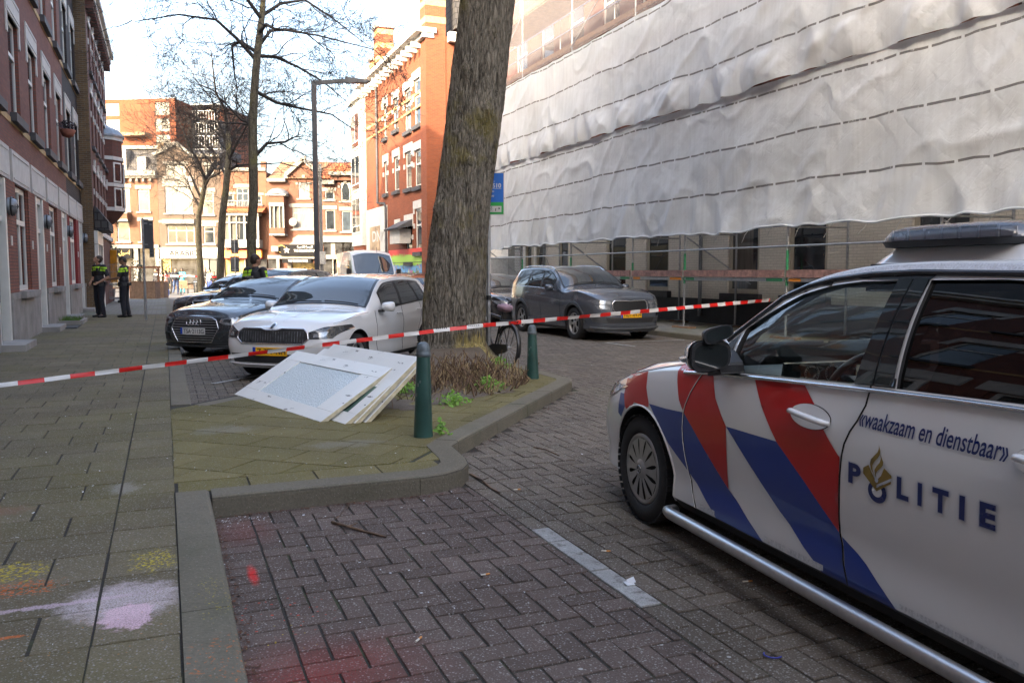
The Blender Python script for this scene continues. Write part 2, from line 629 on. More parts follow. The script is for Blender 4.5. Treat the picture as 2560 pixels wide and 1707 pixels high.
for i in range(-9, 17):
 u0 = 3.05 + i * .246
 if u0 < 5.9: cells.append(rect(u0, u0 + .246, LINE1, LINE1 + .12))
near = herring(-1.5, 30.0, LINE1 + .12, 10.75, lambda u, v: not in_bulb(u, v))
cells += near
cells += herring(5.9, 30.0, .2, LINE1 + .12, lambda u, v: not in_bulb(u, v))
paver_obj('road', cells, 0.0, m_brick)
paver_obj('parking_line', whites, .002, m_white_brick)
k = NT('far_street_brick')
P = k.geo()
n1 = k.noise(P, .5, 4, .6)
n2 = k.noise(P, 9, 4, .7)
c = k.mix(n1, (.095, .08, .066), (.15, .128, .108))
c = k.vmath('SCALE', c, scale=k.math('MULTIPLY_ADD', n2, .7, .65))
k.bump(n2, .4, .02)
far_brick = k.fin(c, .85)
sheet('road_far_end', [rect(30.06, 52, .2, 10.72)], 0.0, far_brick)
k = NT('worn_white_paint')
n = k.noise(k.geo(), 25, 4, .7)
c = k.mix(k.step(n, .35, .6), (.12, .11, .10), (.42, .42, .40))
worn = k.fin(c, .8)
def strip(a, b, wd):
 a, b = np.array(a, float), np.array(b, float)
 d = (b - a) / np.linalg.norm(b - a)
 n_ = np.array([-d[1], d[0]]) * wd / 2
 return [tuple(a + n_), tuple(a - n_), tuple(b - n_), tuple(b + n_)]
lines = [strip((11.9, .55), (13.4, 2.05), .08), strip((15.4, .55), (16.8, 2.0), .08), strip((18.9, .55), (20.3, 2.0), .08),
   strip((15.70, 8.55), (15.62, 10.55), .09), strip((15.70, 8.6), (14.65, 8.72), .09), strip((21.6, 8.55), (21.6, 10.5), .09), strip((21.6, 8.6), (20.6, 8.6), .08),
   strip((12.4, 8.6), (11.6, 8.62), .09)]
sheet('parking_line_worn', lines, .008, worn)
# --- left pavement
pink = GX(312, 1500, .12)
st_pav = [
 (lambda k: spot(k, pink, .30, .27, .55, 16, .5), (.60, .52, .54), .75),
 (lambda k: spot(k, GX(318, 1540, .12), .12, .16, .8, 22, .3), (.70, .48, .56), .85),
 (lambda k: spot(k, GX(130, 1512, .12), .50, .028, 1.2, 18, .5), (.55, .42, .48), .8),
 (lambda k: spot(k, GX(310, 1220, .12), .12, .20, .8, 14, .7), (.36, .35, .33), .5),
 (lambda k: k.math('MULTIPLY', spot(k, GX(40, 1430, .12), .17, .17, 1.0, 26, .5), k.step(k.noise(k.geo(), 48, 3, .6), .50, .56)), (.50, .40, .02), .85),
 (lambda k: k.math('MULTIPLY', spot(k, GX(385, 1400, .12), .12, .2, .9, 20, .5), k.step(k.noise(k.geo(), 60, 2, .5), .52, .56)), (.52, .42, .03), .9),
 (lambda k: k.math('MULTIPLY', spot(k, GX(50, 1470, .12), .2, .12, .9, 16, .5), k.step(k.noise(k.geo(), 50, 2, .5), .5, .55)), (.55, .12, .02), .9),
 (lambda k: spot(k, GX(22, 1592, .12), .06, .02, 1.2, 30, .5), (.60, .13, .02), .8),
 (lambda k: spot(k, GX(20, 1275, .12), .2, .14, .8, 12, .8), (.20, .09, .06), .55),
 (lambda k: k.math('MULTIPLY', spot(k, GX(300, 1560, .12), .7, .5, .6, 5, .6), specks(k, 22, .10, 2.0)), (.5, .2, .03), .6),
]
m_slab = paver_mat('pavement_slab', (.120, .100, .062), (.200, .170, .112), .17, stains=st_pav,
       extra_green=lambda k: ((.120, .108, .040), k.math('MULTIPLY', k.step(k.noise(k.geo(), .45, 4, .6), .42, .7), .6)))
m_slab_moss = paver_mat('mossy_slab', (.140, .122, .042), (.215, .182, .082), .15,
      stains=[(lambda k: spot(k, GX(560, 1075, .12), .35, .25, .8, 7, .6), (.26, .25, .22), .5),
        (lambda k: spot(k, GX(860, 1110, .12), .4, .18, .8, 7, .6), (.24, .23, .21), .45),
        (lambda k: spot(k, GX(400, 1075, .12), .12, .12, .8, 9, .6), (.28, .26, .23), .5)])
sheet('pavement_bed', [rect(-6, 52, -6.0, .12), [(u, v) for u, v in BULB][:9] + [(9.5, 4.74), (9.75, 4.8), (13.9, 4.8), (9.31, .12)]], .1140, joint)
cells = []
for r_ in range(-4, 80):
 u0 = r_ * .375
 o_ = (r_ % 2) * .225 + random.uniform(-.02, .02)
 vv = -.30
 cells.append(rect(u0, u0 + .375, -.30, .018))
 v1 = -.30
 wd = .45
 first = wd - o_
 while v1 > -3.0:
  v0 = v1 - first
  cells.append(rect(u0, u0 + .375, v0, v1))
  v1 = v0
  first = wd
paver_obj('pavement', cells, .12, m_slab, gap=.009, bev=.003, zj=.0008, tilt=.0015)
cells = []
for i in range(4):
 cells.append(rect(5.575, 5.865, .03 + i * .44, .03 + (i + 1) * .44))
a45 = math.radians(41)
INNER = [(5.87, .01), (9.06, .01), (13.45, 4.69), (9.8, 4.69), (9.42, 4.60), (5.87, 1.60)]
for i in range(-40, 60):
 for j in range(-40, 60):
  q = []
  for (a, b) in ((0, 0), (1, 0), (1, 1), (0, 1)):
   x, y = (i + a) * .40, (j + b) * .40 + (i % 2) * .2
   q.append((5.2 + x * math.cos(a45) - y * math.sin(a45), .1 + x * math.sin(a45) + y * math.cos(a45)))
  q = clip(q, INNER)
  if len(q) > 2:
   cells.append(q)
cells.append([(5.87, 1.64), (6.18, 1.90), (6.05, 1.93), (5.87, 1.88)])
paver_obj('pavement_island', cells, .121, m_slab_moss, gap=.009, bev=.003, zj=.0009, tilt=.002)
k = NT('far_slab')
P = k.geo()
n1 = k.noise(P, .6, 4, .6)
n2 = k.noise(P, 9, 4, .7)
sp = k.vmath('SCALE', P, scale=1.0)
bt = k.n("TexBrick", offset=.5)
rot = k.n("VectorRotate", rotation_type='Z_AXIS')
k.l(P, rot.inputs['Vector'])
rot.inputs['Angle'].default_value = -ANG
k.l(rot.outputs[0], bt.inputs['Vector'])
bt.inputs['Scale'].default_value = 1
bt.inputs['Brick Width'].default_value = .3
bt.inputs['Row Height'].default_value = .3
bt.inputs['Mortar Size'].default_value = .008
bt.inputs['Color1'].default_value = (.13, .125, .11, 1)
bt.inputs['Color2'].default_value = (.17, .16, .14, 1)
bt.inputs['Mortar'].default_value = (.05, .045, .04, 1)
c = k.mix(k.step(n1, .45, .7), bt.outputs[0], (.10, .105, .06))
c = k.vmath('SCALE', c, scale=k.math('MULTIPLY_ADD', n2, .8, .6))
k.bump(n2, .4, .02)
far_slab = k.fin(c, .85)
sheet('pavement_far_end', [rect(30.05, 52, -6, .1)], .121, far_slab)
sheet('pavement_opposite', [rect(-6, 40, 10.84, 14.2)], .12, far_slab)
# --- kerbs
def kerb_mat():
 k = NT('kerb_concrete')
 P = k.geo()
 n1 = k.noise(P, 1.3, 5, .65)
 n2 = k.noise(P, 60, 3, .7)
 c = k.mix(n1, (.095, .084, .060), (.185, .166, .125))
 c = k.vmath('SCALE', c, scale=k.math('MULTIPLY_ADD', n2, .8, .6))
 c = k.mix(k.math('MULTIPLY', k.step(k.noise(P, .9, 4, .7), .5, .7), .5), c, (.075, .08, .045))
 c = k.mix(k.math('MULTIPLY', specks(k, 50, .14), .35), c, (.4, .39, .37))
 sp1 = spot(k, GX(545, 1490, .12), .12, .3, .9, 12, .5)
 c = k.mix(k.math('MULTIPLY', k.math('MULTIPLY', sp1, k.step(k.noise(P, 80, 2, .5), .62, .66)), .8), c, (.45, .38, .04))
 sp2 = spot(k, GX(545, 1650, .12), .14, .25, .9, 12, .5)
 c = k.mix(k.math('MULTIPLY', k.math('MULTIPLY', sp2, k.step(k.noise(P, 65, 2, .5), .61, .65)), .8), c, (.5, .14, .03))
 k.bump(k.math('ADD', n2, n1), .5, .012)
 return k.fin(c, .88, spec=.3)
m_kerb = kerb_mat()
def kerb(name, pts, width=.2, h=.125, inward=-1, stone=1.0):
 """kerb stones along the outer edge pts (uv); inward = +1 when the pavement lies left of the path"""
 p = [np.array(q, float) for q in pts]
 out = []
 acc = 0
 mb = MB()
 n_ = len(p)
 offs = []
 for i in range(n_):
  d0 = (p[i] - p[i - 1]) / np.linalg.norm(p[i] - p[i - 1]) if i > 0 else None
  d1 = (p[i + 1] - p[i]) / np.linalg.norm(p[i + 1] - p[i]) if i < n_ - 1 else None
  d0 = d1 if d0 is None else d0
  d1 = d0 if d1 is None else d1
  n0 = np.array([-d0[1], d0[0]]) * inward
  n1 = np.array([-d1[1], d1[0]]) * inward
  m_ = n0 + n1
  m_ = m_ / max(.3, (m_ @ m_) / 2)
  offs.append(m_)
 def section(q, m_):
  r = .025
  return [UV(*(q), -.1), UV(*(q + m_ * 0), h - r), UV(*(q + m_ * r * .3), h - r * .3), UV(*(q + m_ * r), h), UV(*(q + m_ * width), h), UV(*(q + m_ * width), -.1)]
 for i in range(n_ - 1):
  L = np.linalg.norm(p[i + 1] - p[i])
  ns = max(1, round(L / stone))
  for s_ in range(ns):
   g = .004 / L if ns > 1 or L > .6 else 0
   t0, t1 = s_ / ns + (g if s_ > 0 or L > .6 else 0), (s_ + 1) / ns - (g if s_ < ns - 1 or L > .6 else 0)
   dz = random.uniform(-.004, .004) if L > .6 else 0
   a = section(p[i] * (1 - t0) + p[i + 1] * t0, offs[i] * (1 - t0) + offs[i + 1] * t0)
   b = section(p[i] * (1 - t1) + p[i + 1] * t1, offs[i] * (1 - t1) + offs[i + 1] * t1)
   v = [(x[0], x[1], x[2] + dz) for x in a + b]
   f = [(j, j + 1, j + 7, j + 6) for j in range(5)] + [(0, 5, 4, 3, 2, 1), (6, 7, 8, 9, 10, 11)]
   mb.add(v, f)
 return structure(mb.build(name, m_kerb))
kerb('kerb', [(-1.5, .22), (5.58, .22)])
kerb('kerb_island', [(5.38, .224)] + BULB[1:12])
kerb('kerb_far_end', [(9.31, .22), (26.0, .22), (48, .22)])
kerb('kerb_opposite', [(40, 10.72), (-6, 10.72)], .14)
# ================================================================== BUILDINGS
M['brick_red'] = brick('red_brick', (.20, .073, .053), (.15, .056, .042), (.11, .08, .066), stain=.3)
M['brick_soldier'] = brick('red_brick_pier', (.24, .088, .06), (.19, .07, .05), (.09, .06, .05), stain=.2)
M['brick_dark'] = brick('dark_painted_brick', (.045, .037, .035), (.034, .029, .028), (.024, .02, .02), stain=.2)
M['red_paint'] = brick('red_painted_brick', (.24, .03, .03), (.21, .028, .028), (.12, .02, .02), stain=.15)
M['brick_brown'] = brick('brown_yellow_brick', (.155, .095, .045), (.095, .06, .035), (.15, .13, .10), stain=.3, bh=.07)
M['brick_wine'] = brick('wine_red_brick', (.13, .052, .04), (.105, .042, .035), (.08, .06, .05), stain=.3)
M['brick_orange'] = brick('orange_brick', (.24, .068, .028), (.185, .053, .025), (.16, .085, .06), stain=.2, ms=.006)
M['brick_far'] = brick('far_orange_brick', (.125, .05, .027), (.10, .04, .022), (.10, .07, .05), stain=.25)
M['brick_far2'] = brick('far_brown_brick', (.082, .055, .04), (.062, .043, .033), (.08, .065, .053), stain=.25)
M['brick_far3'] = brick('far_red_brick', (.115, .043, .026), (.095, .036, .022), (.095, .064, .046), stain=.25)
M['brick_apart'] = brick('apartment_brick', (.17, .045, .018), (.14, .038, .016), (.13, .047, .025), stain=.15)
M['brick_cream'] = brick('cream_painted_brick', (.80, .76, .68), (.76, .72, .64), (.62, .59, .52), stain=.18, bump=.6)
M['plinth_black'] = plain('black_plinth', (.035, .035, .038), .75, var=.3, scale=3, bump=.1)
M['cream_paint'] = plain('cream_frame_paint', (.44, .40, .32), .5, var=.1)
M['poster'] = plain('poster_brown', (.33, .24, .15), .7, var=.5, scale=1.6)
def facade(parent, x0, x1, z0, z1, ops, mat, name='wall', y=0.0, reveal=.14, depth=.3, hole_mat=None):
 """front wall facing -y with rectangular openings (xa, xb, za, zb), real reveals and thickness"""
 mb = MB()
 xs = sorted(set([x0, x1] + [q for o in ops for q in o[:2]]))
 zs = sorted(set([z0, z1] + [q for o in ops for q in o[2:4]]))
 xs = [q for q in xs if x0 <= q <= x1]
 zs = [q for q in zs if z0 <= q <= z1]
 for i in range(len(xs) - 1):
  for j in range(len(zs) - 1):
   cx, cz = (xs[i] + xs[i + 1]) / 2, (zs[j] + zs[j + 1]) / 2
   if any(o[0] < cx < o[1] and o[2] < cz < o[3] for o in ops): continue
   mb.add([(xs[i], y, zs[j]), (xs[i + 1], y, zs[j]), (xs[i + 1], y, zs[j + 1]), (xs[i], y, zs[j + 1])], [(0, 1, 2, 3)])
 for (a, b, c, d) in [o[:4] for o in ops]:
  r = y + reveal
  mb.add([(a, y, c), (a, r, c), (a, r, d), (a, y, d)], [(0, 1, 2, 3)])
  mb.add([(b, y, c), (b, r, c), (b, r, d), (b, y, d)], [(3, 2, 1, 0)])
  mb.add([(a, y, d), (b, y, d), (b, r, d), (a, r, d)], [(3, 2, 1, 0)])
  mb.add([(a, y, c), (b, y, c), (b, r, c), (a, r, c)], [(0, 1, 2, 3)])
 mb.add([(x0, y, z0), (x0, y + depth, z0), (x0, y + depth, z1), (x0, y, z1)], [(0, 3, 2, 1)])
 mb.add([(x1, y, z0), (x1, y + depth, z0), (x1, y + depth, z1), (x1, y, z1)], [(0, 1, 2, 3)])
 mb.add([(x0, y, z1), (x1, y, z1), (x1, y + depth, z1), (x0, y + depth, z1)], [(0, 1, 2, 3)])
 o = mb.build(name, mat, parent, fix=False)
 return o
def window(parent, x0, x1, z0, z1, frame='white_frame', glass='dark_glass', y=0.0, rec=.09, fw=.07, trans=None, mull=None, bars=0, fd=.06, name='window', arch=0.0):
 """frame mesh (part) with its pane (sub-part); trans = fractions of height, mull = fractions of width"""
 mb = MB()
 ya, yb = y + rec, y + rec + fd
 e = .002
 mb.box(x0 + e, x0 + fw, ya, yb, z0 + e, z1 - e)
 mb.box(x1 - fw, x1 - e, ya, yb, z0 + e, z1 - e)
 mb.box(x0 + fw, x1 - fw, ya, yb, z1 - fw, z1 - e)
 mb.box(x0 + fw, x1 - fw, ya, yb, z0 + e, z0 + fw)
 for t in (trans or []):
  zz = z0 + (z1 - z0) * t
  mb.box(x0 + fw, x1 - fw, ya - .012, yb - .004, zz - fw * .45, zz + fw * .45)
 for t in (mull or []):
  xx = x0 + (x1 - x0) * t
  mb.box(xx - fw * .4, xx + fw * .4, ya - .006, yb - .002, z0 + fw, z1 - fw)
 if arch:
  n = 8
  pts = [(x0 + .01, z1 - .01)] + [(x0 + (x1 - x0) * i / n, z1 - arch + arch * math.sin(math.pi * i / n)) for i in range(n + 1)] + [(x1 - .01, z1 - .01)]
  for i in range(n):
   a, b = pts[1 + i], pts[2 + i]
   mb.add([(a[0], ya - .03, a[1]), (b[0], ya - .03, b[1]), (b[0], ya - .03, z1), (a[0], ya - .03, z1)], [(0, 1, 2, 3)])
 f = mb.build(name, M[frame], parent)
 p = MB()
 p.box(x0 + fw * .6, x1 - fw * .6, ya + .022, ya + .034, z0 + fw * .6, z1 - fw * .6)
 p.build('pane', M[glass], f)
 return f
def block(parent, name, mat, *boxes):
 mb = MB()
 for b in boxes: mb.box(*b)
 return mb.build(name, M[mat] if isinstance(mat, str) else mat, parent)
def lintel(parent, x0, x1, z0, z1, drop=.0, y=-.03, mat='white_stone', key=True, name='lintel', groove=True):
 mb = MB()
 mb.box(x0, x1, y, .12, z0, z1)
 if drop:
  mb.box(x0, x0 + .17, y + .006, .1, z0 - drop, z0)
  mb.box(x1 - .17, x1, y + .006, .1, z0 - drop, z0)
 if groove:
  mb.box(x0 + .1, x1 - .1, y - .012, y, z0 + .06, z0 + .09)
  mb.box(x0 + .1, x1 - .1, y - .012, y, z1 - .09, z1 - .06)
 return mb.build(name, M[mat], parent)
GL = ['dark_glass', 'sky_glass', 'dark_glass', 'curtain_glass', 'dark_glass', 'sky_glass', 'dark_glass']
gi = [0]
def nextglass():
 gi[0] += 1
 return GL[(gi[0] * 5 + gi[0] // 3) % len(GL)]
RZL = math.pi / 2 + ANG        # left row: local x runs up the street, -y faces the street
RZR = -math.pi / 2 + ANG       # right row: local x runs down the street
V_L = -2.7
ROOF_H = 18.2  # ridge of the left row, raised out of view to set its shadow line
def dwelling(name, label, u0, u1, cents, kinds, wall, pier, lower, roofmat, uref=0.0, dark_cls=False, detail=True):
 o = thing(name, label, 'house', UV(u0, V_L, 0), RZL, 'brick row houses on the left of the street')
 L = u1 - u0
 ops = []
 cs = [c - u0 for c in cents]
 for c, kd in zip(cs, kinds):
  if kd == 'door':
   ops.append((c - .62, c + .62, .13, 3.22))
  else:
   ops.append((c - .80, c + .80, 1.12, 3.22))
  ops.append((c - .62, c + .62, 4.62, 6.58))
  ops.append((c - .62, c + .62, 7.92, 9.88))
 facade(o, 0, L, 0, 11.4, [q for q in ops if q[2] > 4], wall, reveal=.22) if False else None
 up = [q for q in ops if q[2] > 4]
 lo = [q for q in ops if q[2] < 4]
 facade(o, 0, L, 3.86, 11.4, up, wall, reveal=.2, depth=.4)
 facade(o, 0, L, 0.0, 3.86, lo, lower, reveal=.2, depth=.4, name='ground_floor_wall')
 block(o, 'side_wall', wall, (0.02, L - .02, .4, 9.0, 0, 11.3))
 mbp = MB()
 segs = []
 x = 0.0
 for c, kd in sorted(zip(cs, kinds)):
  if kd == 'door':
   segs.append((x, c - .68))
   x = c + .68
 segs.append((x, L))
 for a, b in segs:
  if b - a > .05:
   mbp.box(a, b, -.06, .0, .0, .98)
   mbp.box(a, b, -.075, .0, .98, 1.1)
 mbp.build('stone_plinth', M['grey_stone'], o)
 block(o, 'cornice', 'white_stone', (0, L, -.35, .3, 11.42, 11.62), (0, L, -.22, .28, 11.2, 11.418))
 mr = MB()
 mr.prism([(-.2, 11.64), (1.0, ROOF_H - .6), (3.0, ROOF_H), (8.8, 11.5), (8.8, 11.42), (-.2, 11.42 + .202)], 0.01, L - .01, axis='x')
 mr.build('roof', M[roofmat], o)
 yb = MB()
 yb.box(0.0, L, -.012, .0, 4.40, 4.52)
 yb.box(0.0, L, -.012, .0, 7.72, 7.84)
 yb.build('brick_band', M['yellow_brick'], o)
 for i, (c, kd) in enumerate(zip(cs, kinds)):
  for zz in (4.62, 7.92):
   window(o, c - .62, c + .62, zz, zz + 1.96, glass='sky_glass' if i % 2 else 'dark_glass', trans=[.64], rec=.07, fw=.09, fd=.09)
   lintel(o, c - .86, c + .86, zz + 1.96, zz + 2.40, drop=.42)
   block(o, 'window_sill', 'dark_stone', (c - .78, c + .78, -.12, .1, zz - .17, zz))
  lintel(o, c - 1.14, c + 1.14, 3.24, 3.86, drop=.0, y=-.05)
  if kd == 'door':
   f = block(o, 'door_frame', 'white_frame', (c - .62, c - .47, -.04, .16, .13, 3.22), (c + .47, c + .62, -.04, .16, .13, 3.22), (c - .47, c + .47, .0, .16, 3.08, 3.22), (c - .47, c + .47, .02, .16, 2.42, 2.52))
   window(o, c - .46, c + .46, 2.53, 3.07, glass='dark_glass', rec=.06, fw=.05, name='fanlight')
   d = MB()
   d.box(c - .465, c + .465, .10, .15, .15, 2.41)
   for zc in (.45, .85, 1.25, 1.65, 2.05):
    d.box(c - .38, c + .38, .085, .1, zc - .12, zc + .12)
   dd = d.build('door', M['door_dark'], o)
   block(dd, 'handle', 'chrome', (c - .40, c - .36, .04, .085, 1.1, 1.32))
   block(dd, 'letter_slot', 'galv', (c - .15, c + .15, .07, .084, 1.0, 1.07))
   block(o, 'doorstep', 'grey_stone', (c - .70, c + .70, -.42, .12, .1, .235))
   lm = MB()
   lm.lathe([(.0, -.19), (.12, -.18), (.155, -.13), (.165, -.06), (.165, -.04)], 16, (c + .83, 0, 2.72), 'y')
   lf = lm.build('wall_lamp', M['zinc'], o)
   cg = MB()
   ring = [(c + .83 + .17 * math.cos(t), -.10, 2.72 + .17 * math.sin(t)) for t in np.linspace(0, 2 * math.pi, 17)]
   cg.tube(ring, .018, 6)
   cg.tube([(c + .83 - .17, -.12, 2.72), (c + .83, -.2, 2.72), (c + .83 + .17, -.12, 2.72)], .014, 6)
   cg.tube([(c + .83, -.12, 2.72 - .17), (c + .83, -.2, 2.72), (c + .83, -.12, 2.72 + .17)], .014, 6)
   cg.lathe([(0.0, -.035), (.185, -.035), (.185, 0.0)], 16, (c + .83, 0, 2.72), 'y')
   cg.build('cage', M['black'], lf)
  else:
   window(o, c - .80, c + .80, 1.12, 3.22, glass='dark_glass' if i % 2 else 'curtain_glass', trans=[.66], mull=[.5], rec=.04, fw=.11, fd=.12)
   block(o, 'window_sill', 'grey_stone', (c - .90, c + .90, -.16, .1, .985, 1.118))
  pm = MB()
  hw = .68 if kd == 'door' else .84
  nx = [q for q in cs if q > c + .1]
  if nx:
   n0 = min(nx)
   k2 = kinds[cs.index(n0)]
   hw2 = .68 if k2 == 'door' else .84
   a, b = c + hw + .02, n0 - hw2 - .02
   pm.box(a, b, -.035, .0, 1.102, 3.236)
   pm.build('brick_pier', pier, o)
   block(o, 'house_number_plate', 'white_stone', (a + .25, a + .4, -.05, -.036, 2.0, 2.18))
 return o
dwelling('brick_house', 'nearest red brick row house, with white lintels, grey stone plinth and white door frames', 16.1, 29.25,
   [17.4, 20.0, 22.6, 25.25, 27.85], ['door', 'window', 'door', 'window', 'door'], M['brick_red'], M['brick_soldier'], M['brick_soldier'], 'roof_slate')
dwelling('brick_house', 'row house with blackish painted upper brick and red painted ground floor', 29.25, 34.0,
   [30.55, 33.05], ['window', 'door'], M['brick_dark'], M['red_paint'], M['red_paint'], 'roof_slate')
dwelling('brick_house', 'red brick row house beside the camera, seen only mirrored in car windows', 2.9, 16.1,
   [4.2, 6.8, 9.4, 12.0, 14.7], ['door', 'window', 'door', 'window', 'window'], M['brick_red'], M['brick_soldier'], M['brick_soldier'], 'roof_slate')
dwelling('brick_house', 'red brick row house behind the camera, at the near end of the left row', -12.0, 2.9,
   [-10.5, -7.9, -5.3, -2.7, -.1, 1.9], ['door', 'window', 'door', 'window', 'door', 'window'], M['brick_red'], M['brick_soldier'], M['brick_soldier'], 'roof_slate')
# ---- tall wine-red building with brown gable and corner turret
V_C = -2.32
o = thing('apartment_building', 'wine red brick building with a dark brown gable, just beyond the row houses', 'building', UV(34.02, V_C, 0), RZL)
LC = 10.6
cols = [1.3, 3.1, 4.9, 6.7, 8.5]
rows = [(3.3, 1.9), (6.1, 1.9), (8.8, 1.7)]
ops = [(c - .42, c + .42, z, z + h) for c in cols for z, h in rows]
facade(o, 0.004, LC, 2.9, 11.4, ops, M['brick_wine'], reveal=.15, depth=.4)
for c in cols:
 for z, h in rows:
  window(o, c - .42, c + .42, z, z + h, trans=[.62], rec=.06, fw=.07, glass=nextglass())
  mb = MB()
  mb.box(c - .55, c + .55, -.04, .1, z + h, z + h + .2)
  mb.box(c - .07, c + .07, -.07, .1, z + h + .2, z + h + .45)
  mb.box(c - .62, c - .43, -.035, .05, z + h * .55, z + h * .55 + .2)
  mb.box(c + .43, c + .62, -.035, .05, z + h * .55, z + h * .55 + .2)
  mb.build('lintel', M['white_stone'], o)
  block(o, 'window_sill', 'dark_stone', (c - .55, c + .55, -.1, .06, z - .12, z))
block(o, 'gable_wall', 'brick_brown', (-.02, 0.0, -.005, 9, 0, 12.9))
block(o, 'side_wall', 'brick_wine', (.02, LC - .02, .4, 9, 0, 11.3))
block(o, 'cornice', 'white_stone', (0.01, LC, -.42, .3, 11.4, 11.62), (0.01, LC, -.3, .3, 11.2, 11.398))
for i in range(22): block(o, 'cornice_bracket', 'brick_wine', (.2 + i * .48, .36 + i * .48, -.26, -.003, 10.85, 11.195))
mb = MB()
mb.prism([(-.2, 11.63), (1.8, 14.6), (9, 14.6), (9, 11.63)], .02, LC - .02, axis='x')  # roof height shaped for the shadow edge on the orange corner building
mb.build('roof', M['roof_slate'], o)
for x in (2.2, 6.0):
 d = block(o, 'dormer', 'brick_wine', (x - .8, x + .8, .1, 2, 11.63, 13.2))
 block(d, 'dormer_cap', 'white_stone', (x - .95, x + .95, 0, 2, 13.2, 13.4))
 block(d, 'dormer_window', 'dark_glass', (x - .4, x + .4, .06, .1, 11.9, 13.0))
for x in (.3, 5.0, 9.6):
 block(o, 'chimney', 'brick_brown', (x - .3, x + .3, .5, 1.3, 12.5, 14.2))
block(o, 'ground_floor_wall', 'brick_wine', (3.0, LC, .0, .3, 0, 2.9))
sf = block(o, 'shopfront', 'white_frame', (.05, .35, -.12, .2, .13, 2.5), (2.6, 2.98, -.12, .2, .13, 2.5), (.05, 2.98, -.12, .2, 2.52, 3.0), (.35, 2.6, -.1, .2, .13, .9), (1.4, 1.52, -.1, .18, .9, 2.5))
block(sf, 'pane', 'dark_glass', (.35, 2.6, -.03, .0, .9, 2.5))
mb = MB()
mb.prism([(-.5, 3.02), (-.5, 3.3), (-.05, 3.9), (-.02, 3.02)], .02, 3.02, axis='x')
mb.build('shop_canopy', M['roof_slate'], o)
block(o, 'string_course', 'white_stone', (3.05, LC, -.1, .1, 2.91, 3.1))
tb = thing('corner_turret', 'round brick corner turret with white bands and zinc cap', 'turret', UV(34.02 + LC - .9, V_C - .30, 0), RZL)
prof = [(0.05, 3.4), (.35, 3.6), (.75, 3.95), (1.0, 4.3), (1.0, 7.6)]
mb = MB()
mb.lathe(prof, 10, smooth=False)
mb.build('wall', M['brick_wine'], tb)
mb = MB()
for z in (4.3, 5.4, 6.6, 7.5):
 mb.lathe([(1.0, z - .001), (1.06, z), (1.06, z + .16), (1.0, z + .161)], 10, smooth=False)
mb.build('stone_band', M['white_stone'], tb)
mb = MB()
mb.lathe([(1.12, 7.66), (1.12, 7.75), (.9, 8.0), (.45, 8.2), (.1, 8.45), (0.001, 8.5)], 10, smooth=False)
mb.build('roof', M['zinc'], tb)
for a in (4.0, 4.9, 5.8):
 ax, ay = math.cos(a), math.sin(a)
 for z in (4.45, 5.6):
  mb = MB()
  mb.obox((ax * .985, ay * .985, z + .45), (-ay * .22, ax * .22, 0), (ax * .03, ay * .03, 0), (0, 0, .45))
  f = mb.build('window', M['white_frame'], tb)
  mb = MB()
  mb.obox((ax * 1.02, ay * 1.02, z + .45), (-ay * .16, ax * .16, 0), (ax * .01, ay * .01, 0), (0, 0, .38))
  mb.build('pane', M['dark_glass'], f)
M['far_trim'] = plain('cream_trim', (.145, .136, .122), .8, var=.2, scale=2)
M['far_frame'] = plain('cream_frame', (.18, .172, .158), .6, var=.1)
# ---- far row across the square (plane Y = YF, seen nearly square on)
YF = 76.0
def FX(px): return (px - 1280) / 2100 * 75.4
def FZ(py):
 y = -(py - 853.5) / 2100
 c, s = math.cos(PITCH), math.sin(PITCH)
 return 1.5 + (-s + y * c) * YF / (c + y * s)
def far_house(name, label, pxl, pxr, ztop, wall, wins, shop_top, group='terrace houses across the square', depth=10):
 x0, x1 = FX(pxl), FX(pxr)
 o = thing(name, label, 'house', (x0, YF, 0), 0, group)
 ops = []
 for q in wins:
  a, b, c, d = FX(q[0]) - x0, FX(q[1]) - x0, FZ(q[3]), FZ(q[2])
  ops.append((a, b, c, d))
 facade(o, 0, x1 - x0, shop_top, ztop, ops, wall, reveal=.18, depth=.3)
 block(o, 'side_wall', wall, (.01, x1 - x0 - .01, .3, depth, 0, ztop - .05))
 for (a, b, c, d), q in zip(ops, wins):
  kw = q[4] if len(q) > 4 else {}
  kw = dict(kw)
  hood = kw.pop('hood', .35)
  g = kw.pop('glass', None) or nextglass()
  window(o, a, b, c, d, frame='far_frame', rec=.08, fw=.11, fd=.08, glass=g, **kw)
  if hood:
   block(o, 'lintel', 'far_trim', (a - .2, b + .2, -.06, .05, d, d + hood))
  block(o, 'window_sill', 'far_trim', (a - .15, b + .15, -.14, .05, c - .14, c))
 return o, x0, x1 - x0
def sign_text(parent, name, txt, x0, x1, zc, h, y, mat, bold=.0, squeeze=True):
 v, f = text_geo(txt, 1.0, bold)
 xs = [p[0] for p in v]
 ys = [p[1] for p in v]
 w0, w1, h0, h1 = min(xs), max(xs), min(ys), max(ys)
 mb = MB()
 mb.add([(x0 + (p[0] - w0) / (w1 - w0) * (x1 - x0), y, zc - h / 2 + (p[1] - h0) / (h1 - h0) * h) for p in v], f)
 return mb.build(name, mat, parent, fix=False)
m_sign_black = plain('sign_black', (.012, .012, .013), .9, var=.2, spec=.1)
m_sign_white = plain('sign_white', (.5, .5, .48), .7, var=.06, spec=.2)
m_gold = plain('sign_gold', (.55, .36, .08), .5, var=.1)
m_orange = plain('sign_orange', (.85, .30, .03), .5, var=.1)
m_shop_dark = glassy('shop_glass', (.03, .03, .03), var=.9)
m_shop_warm = glassy('shop_glass_warm', (.25, .19, .08), var=.6)
ST = 3.6
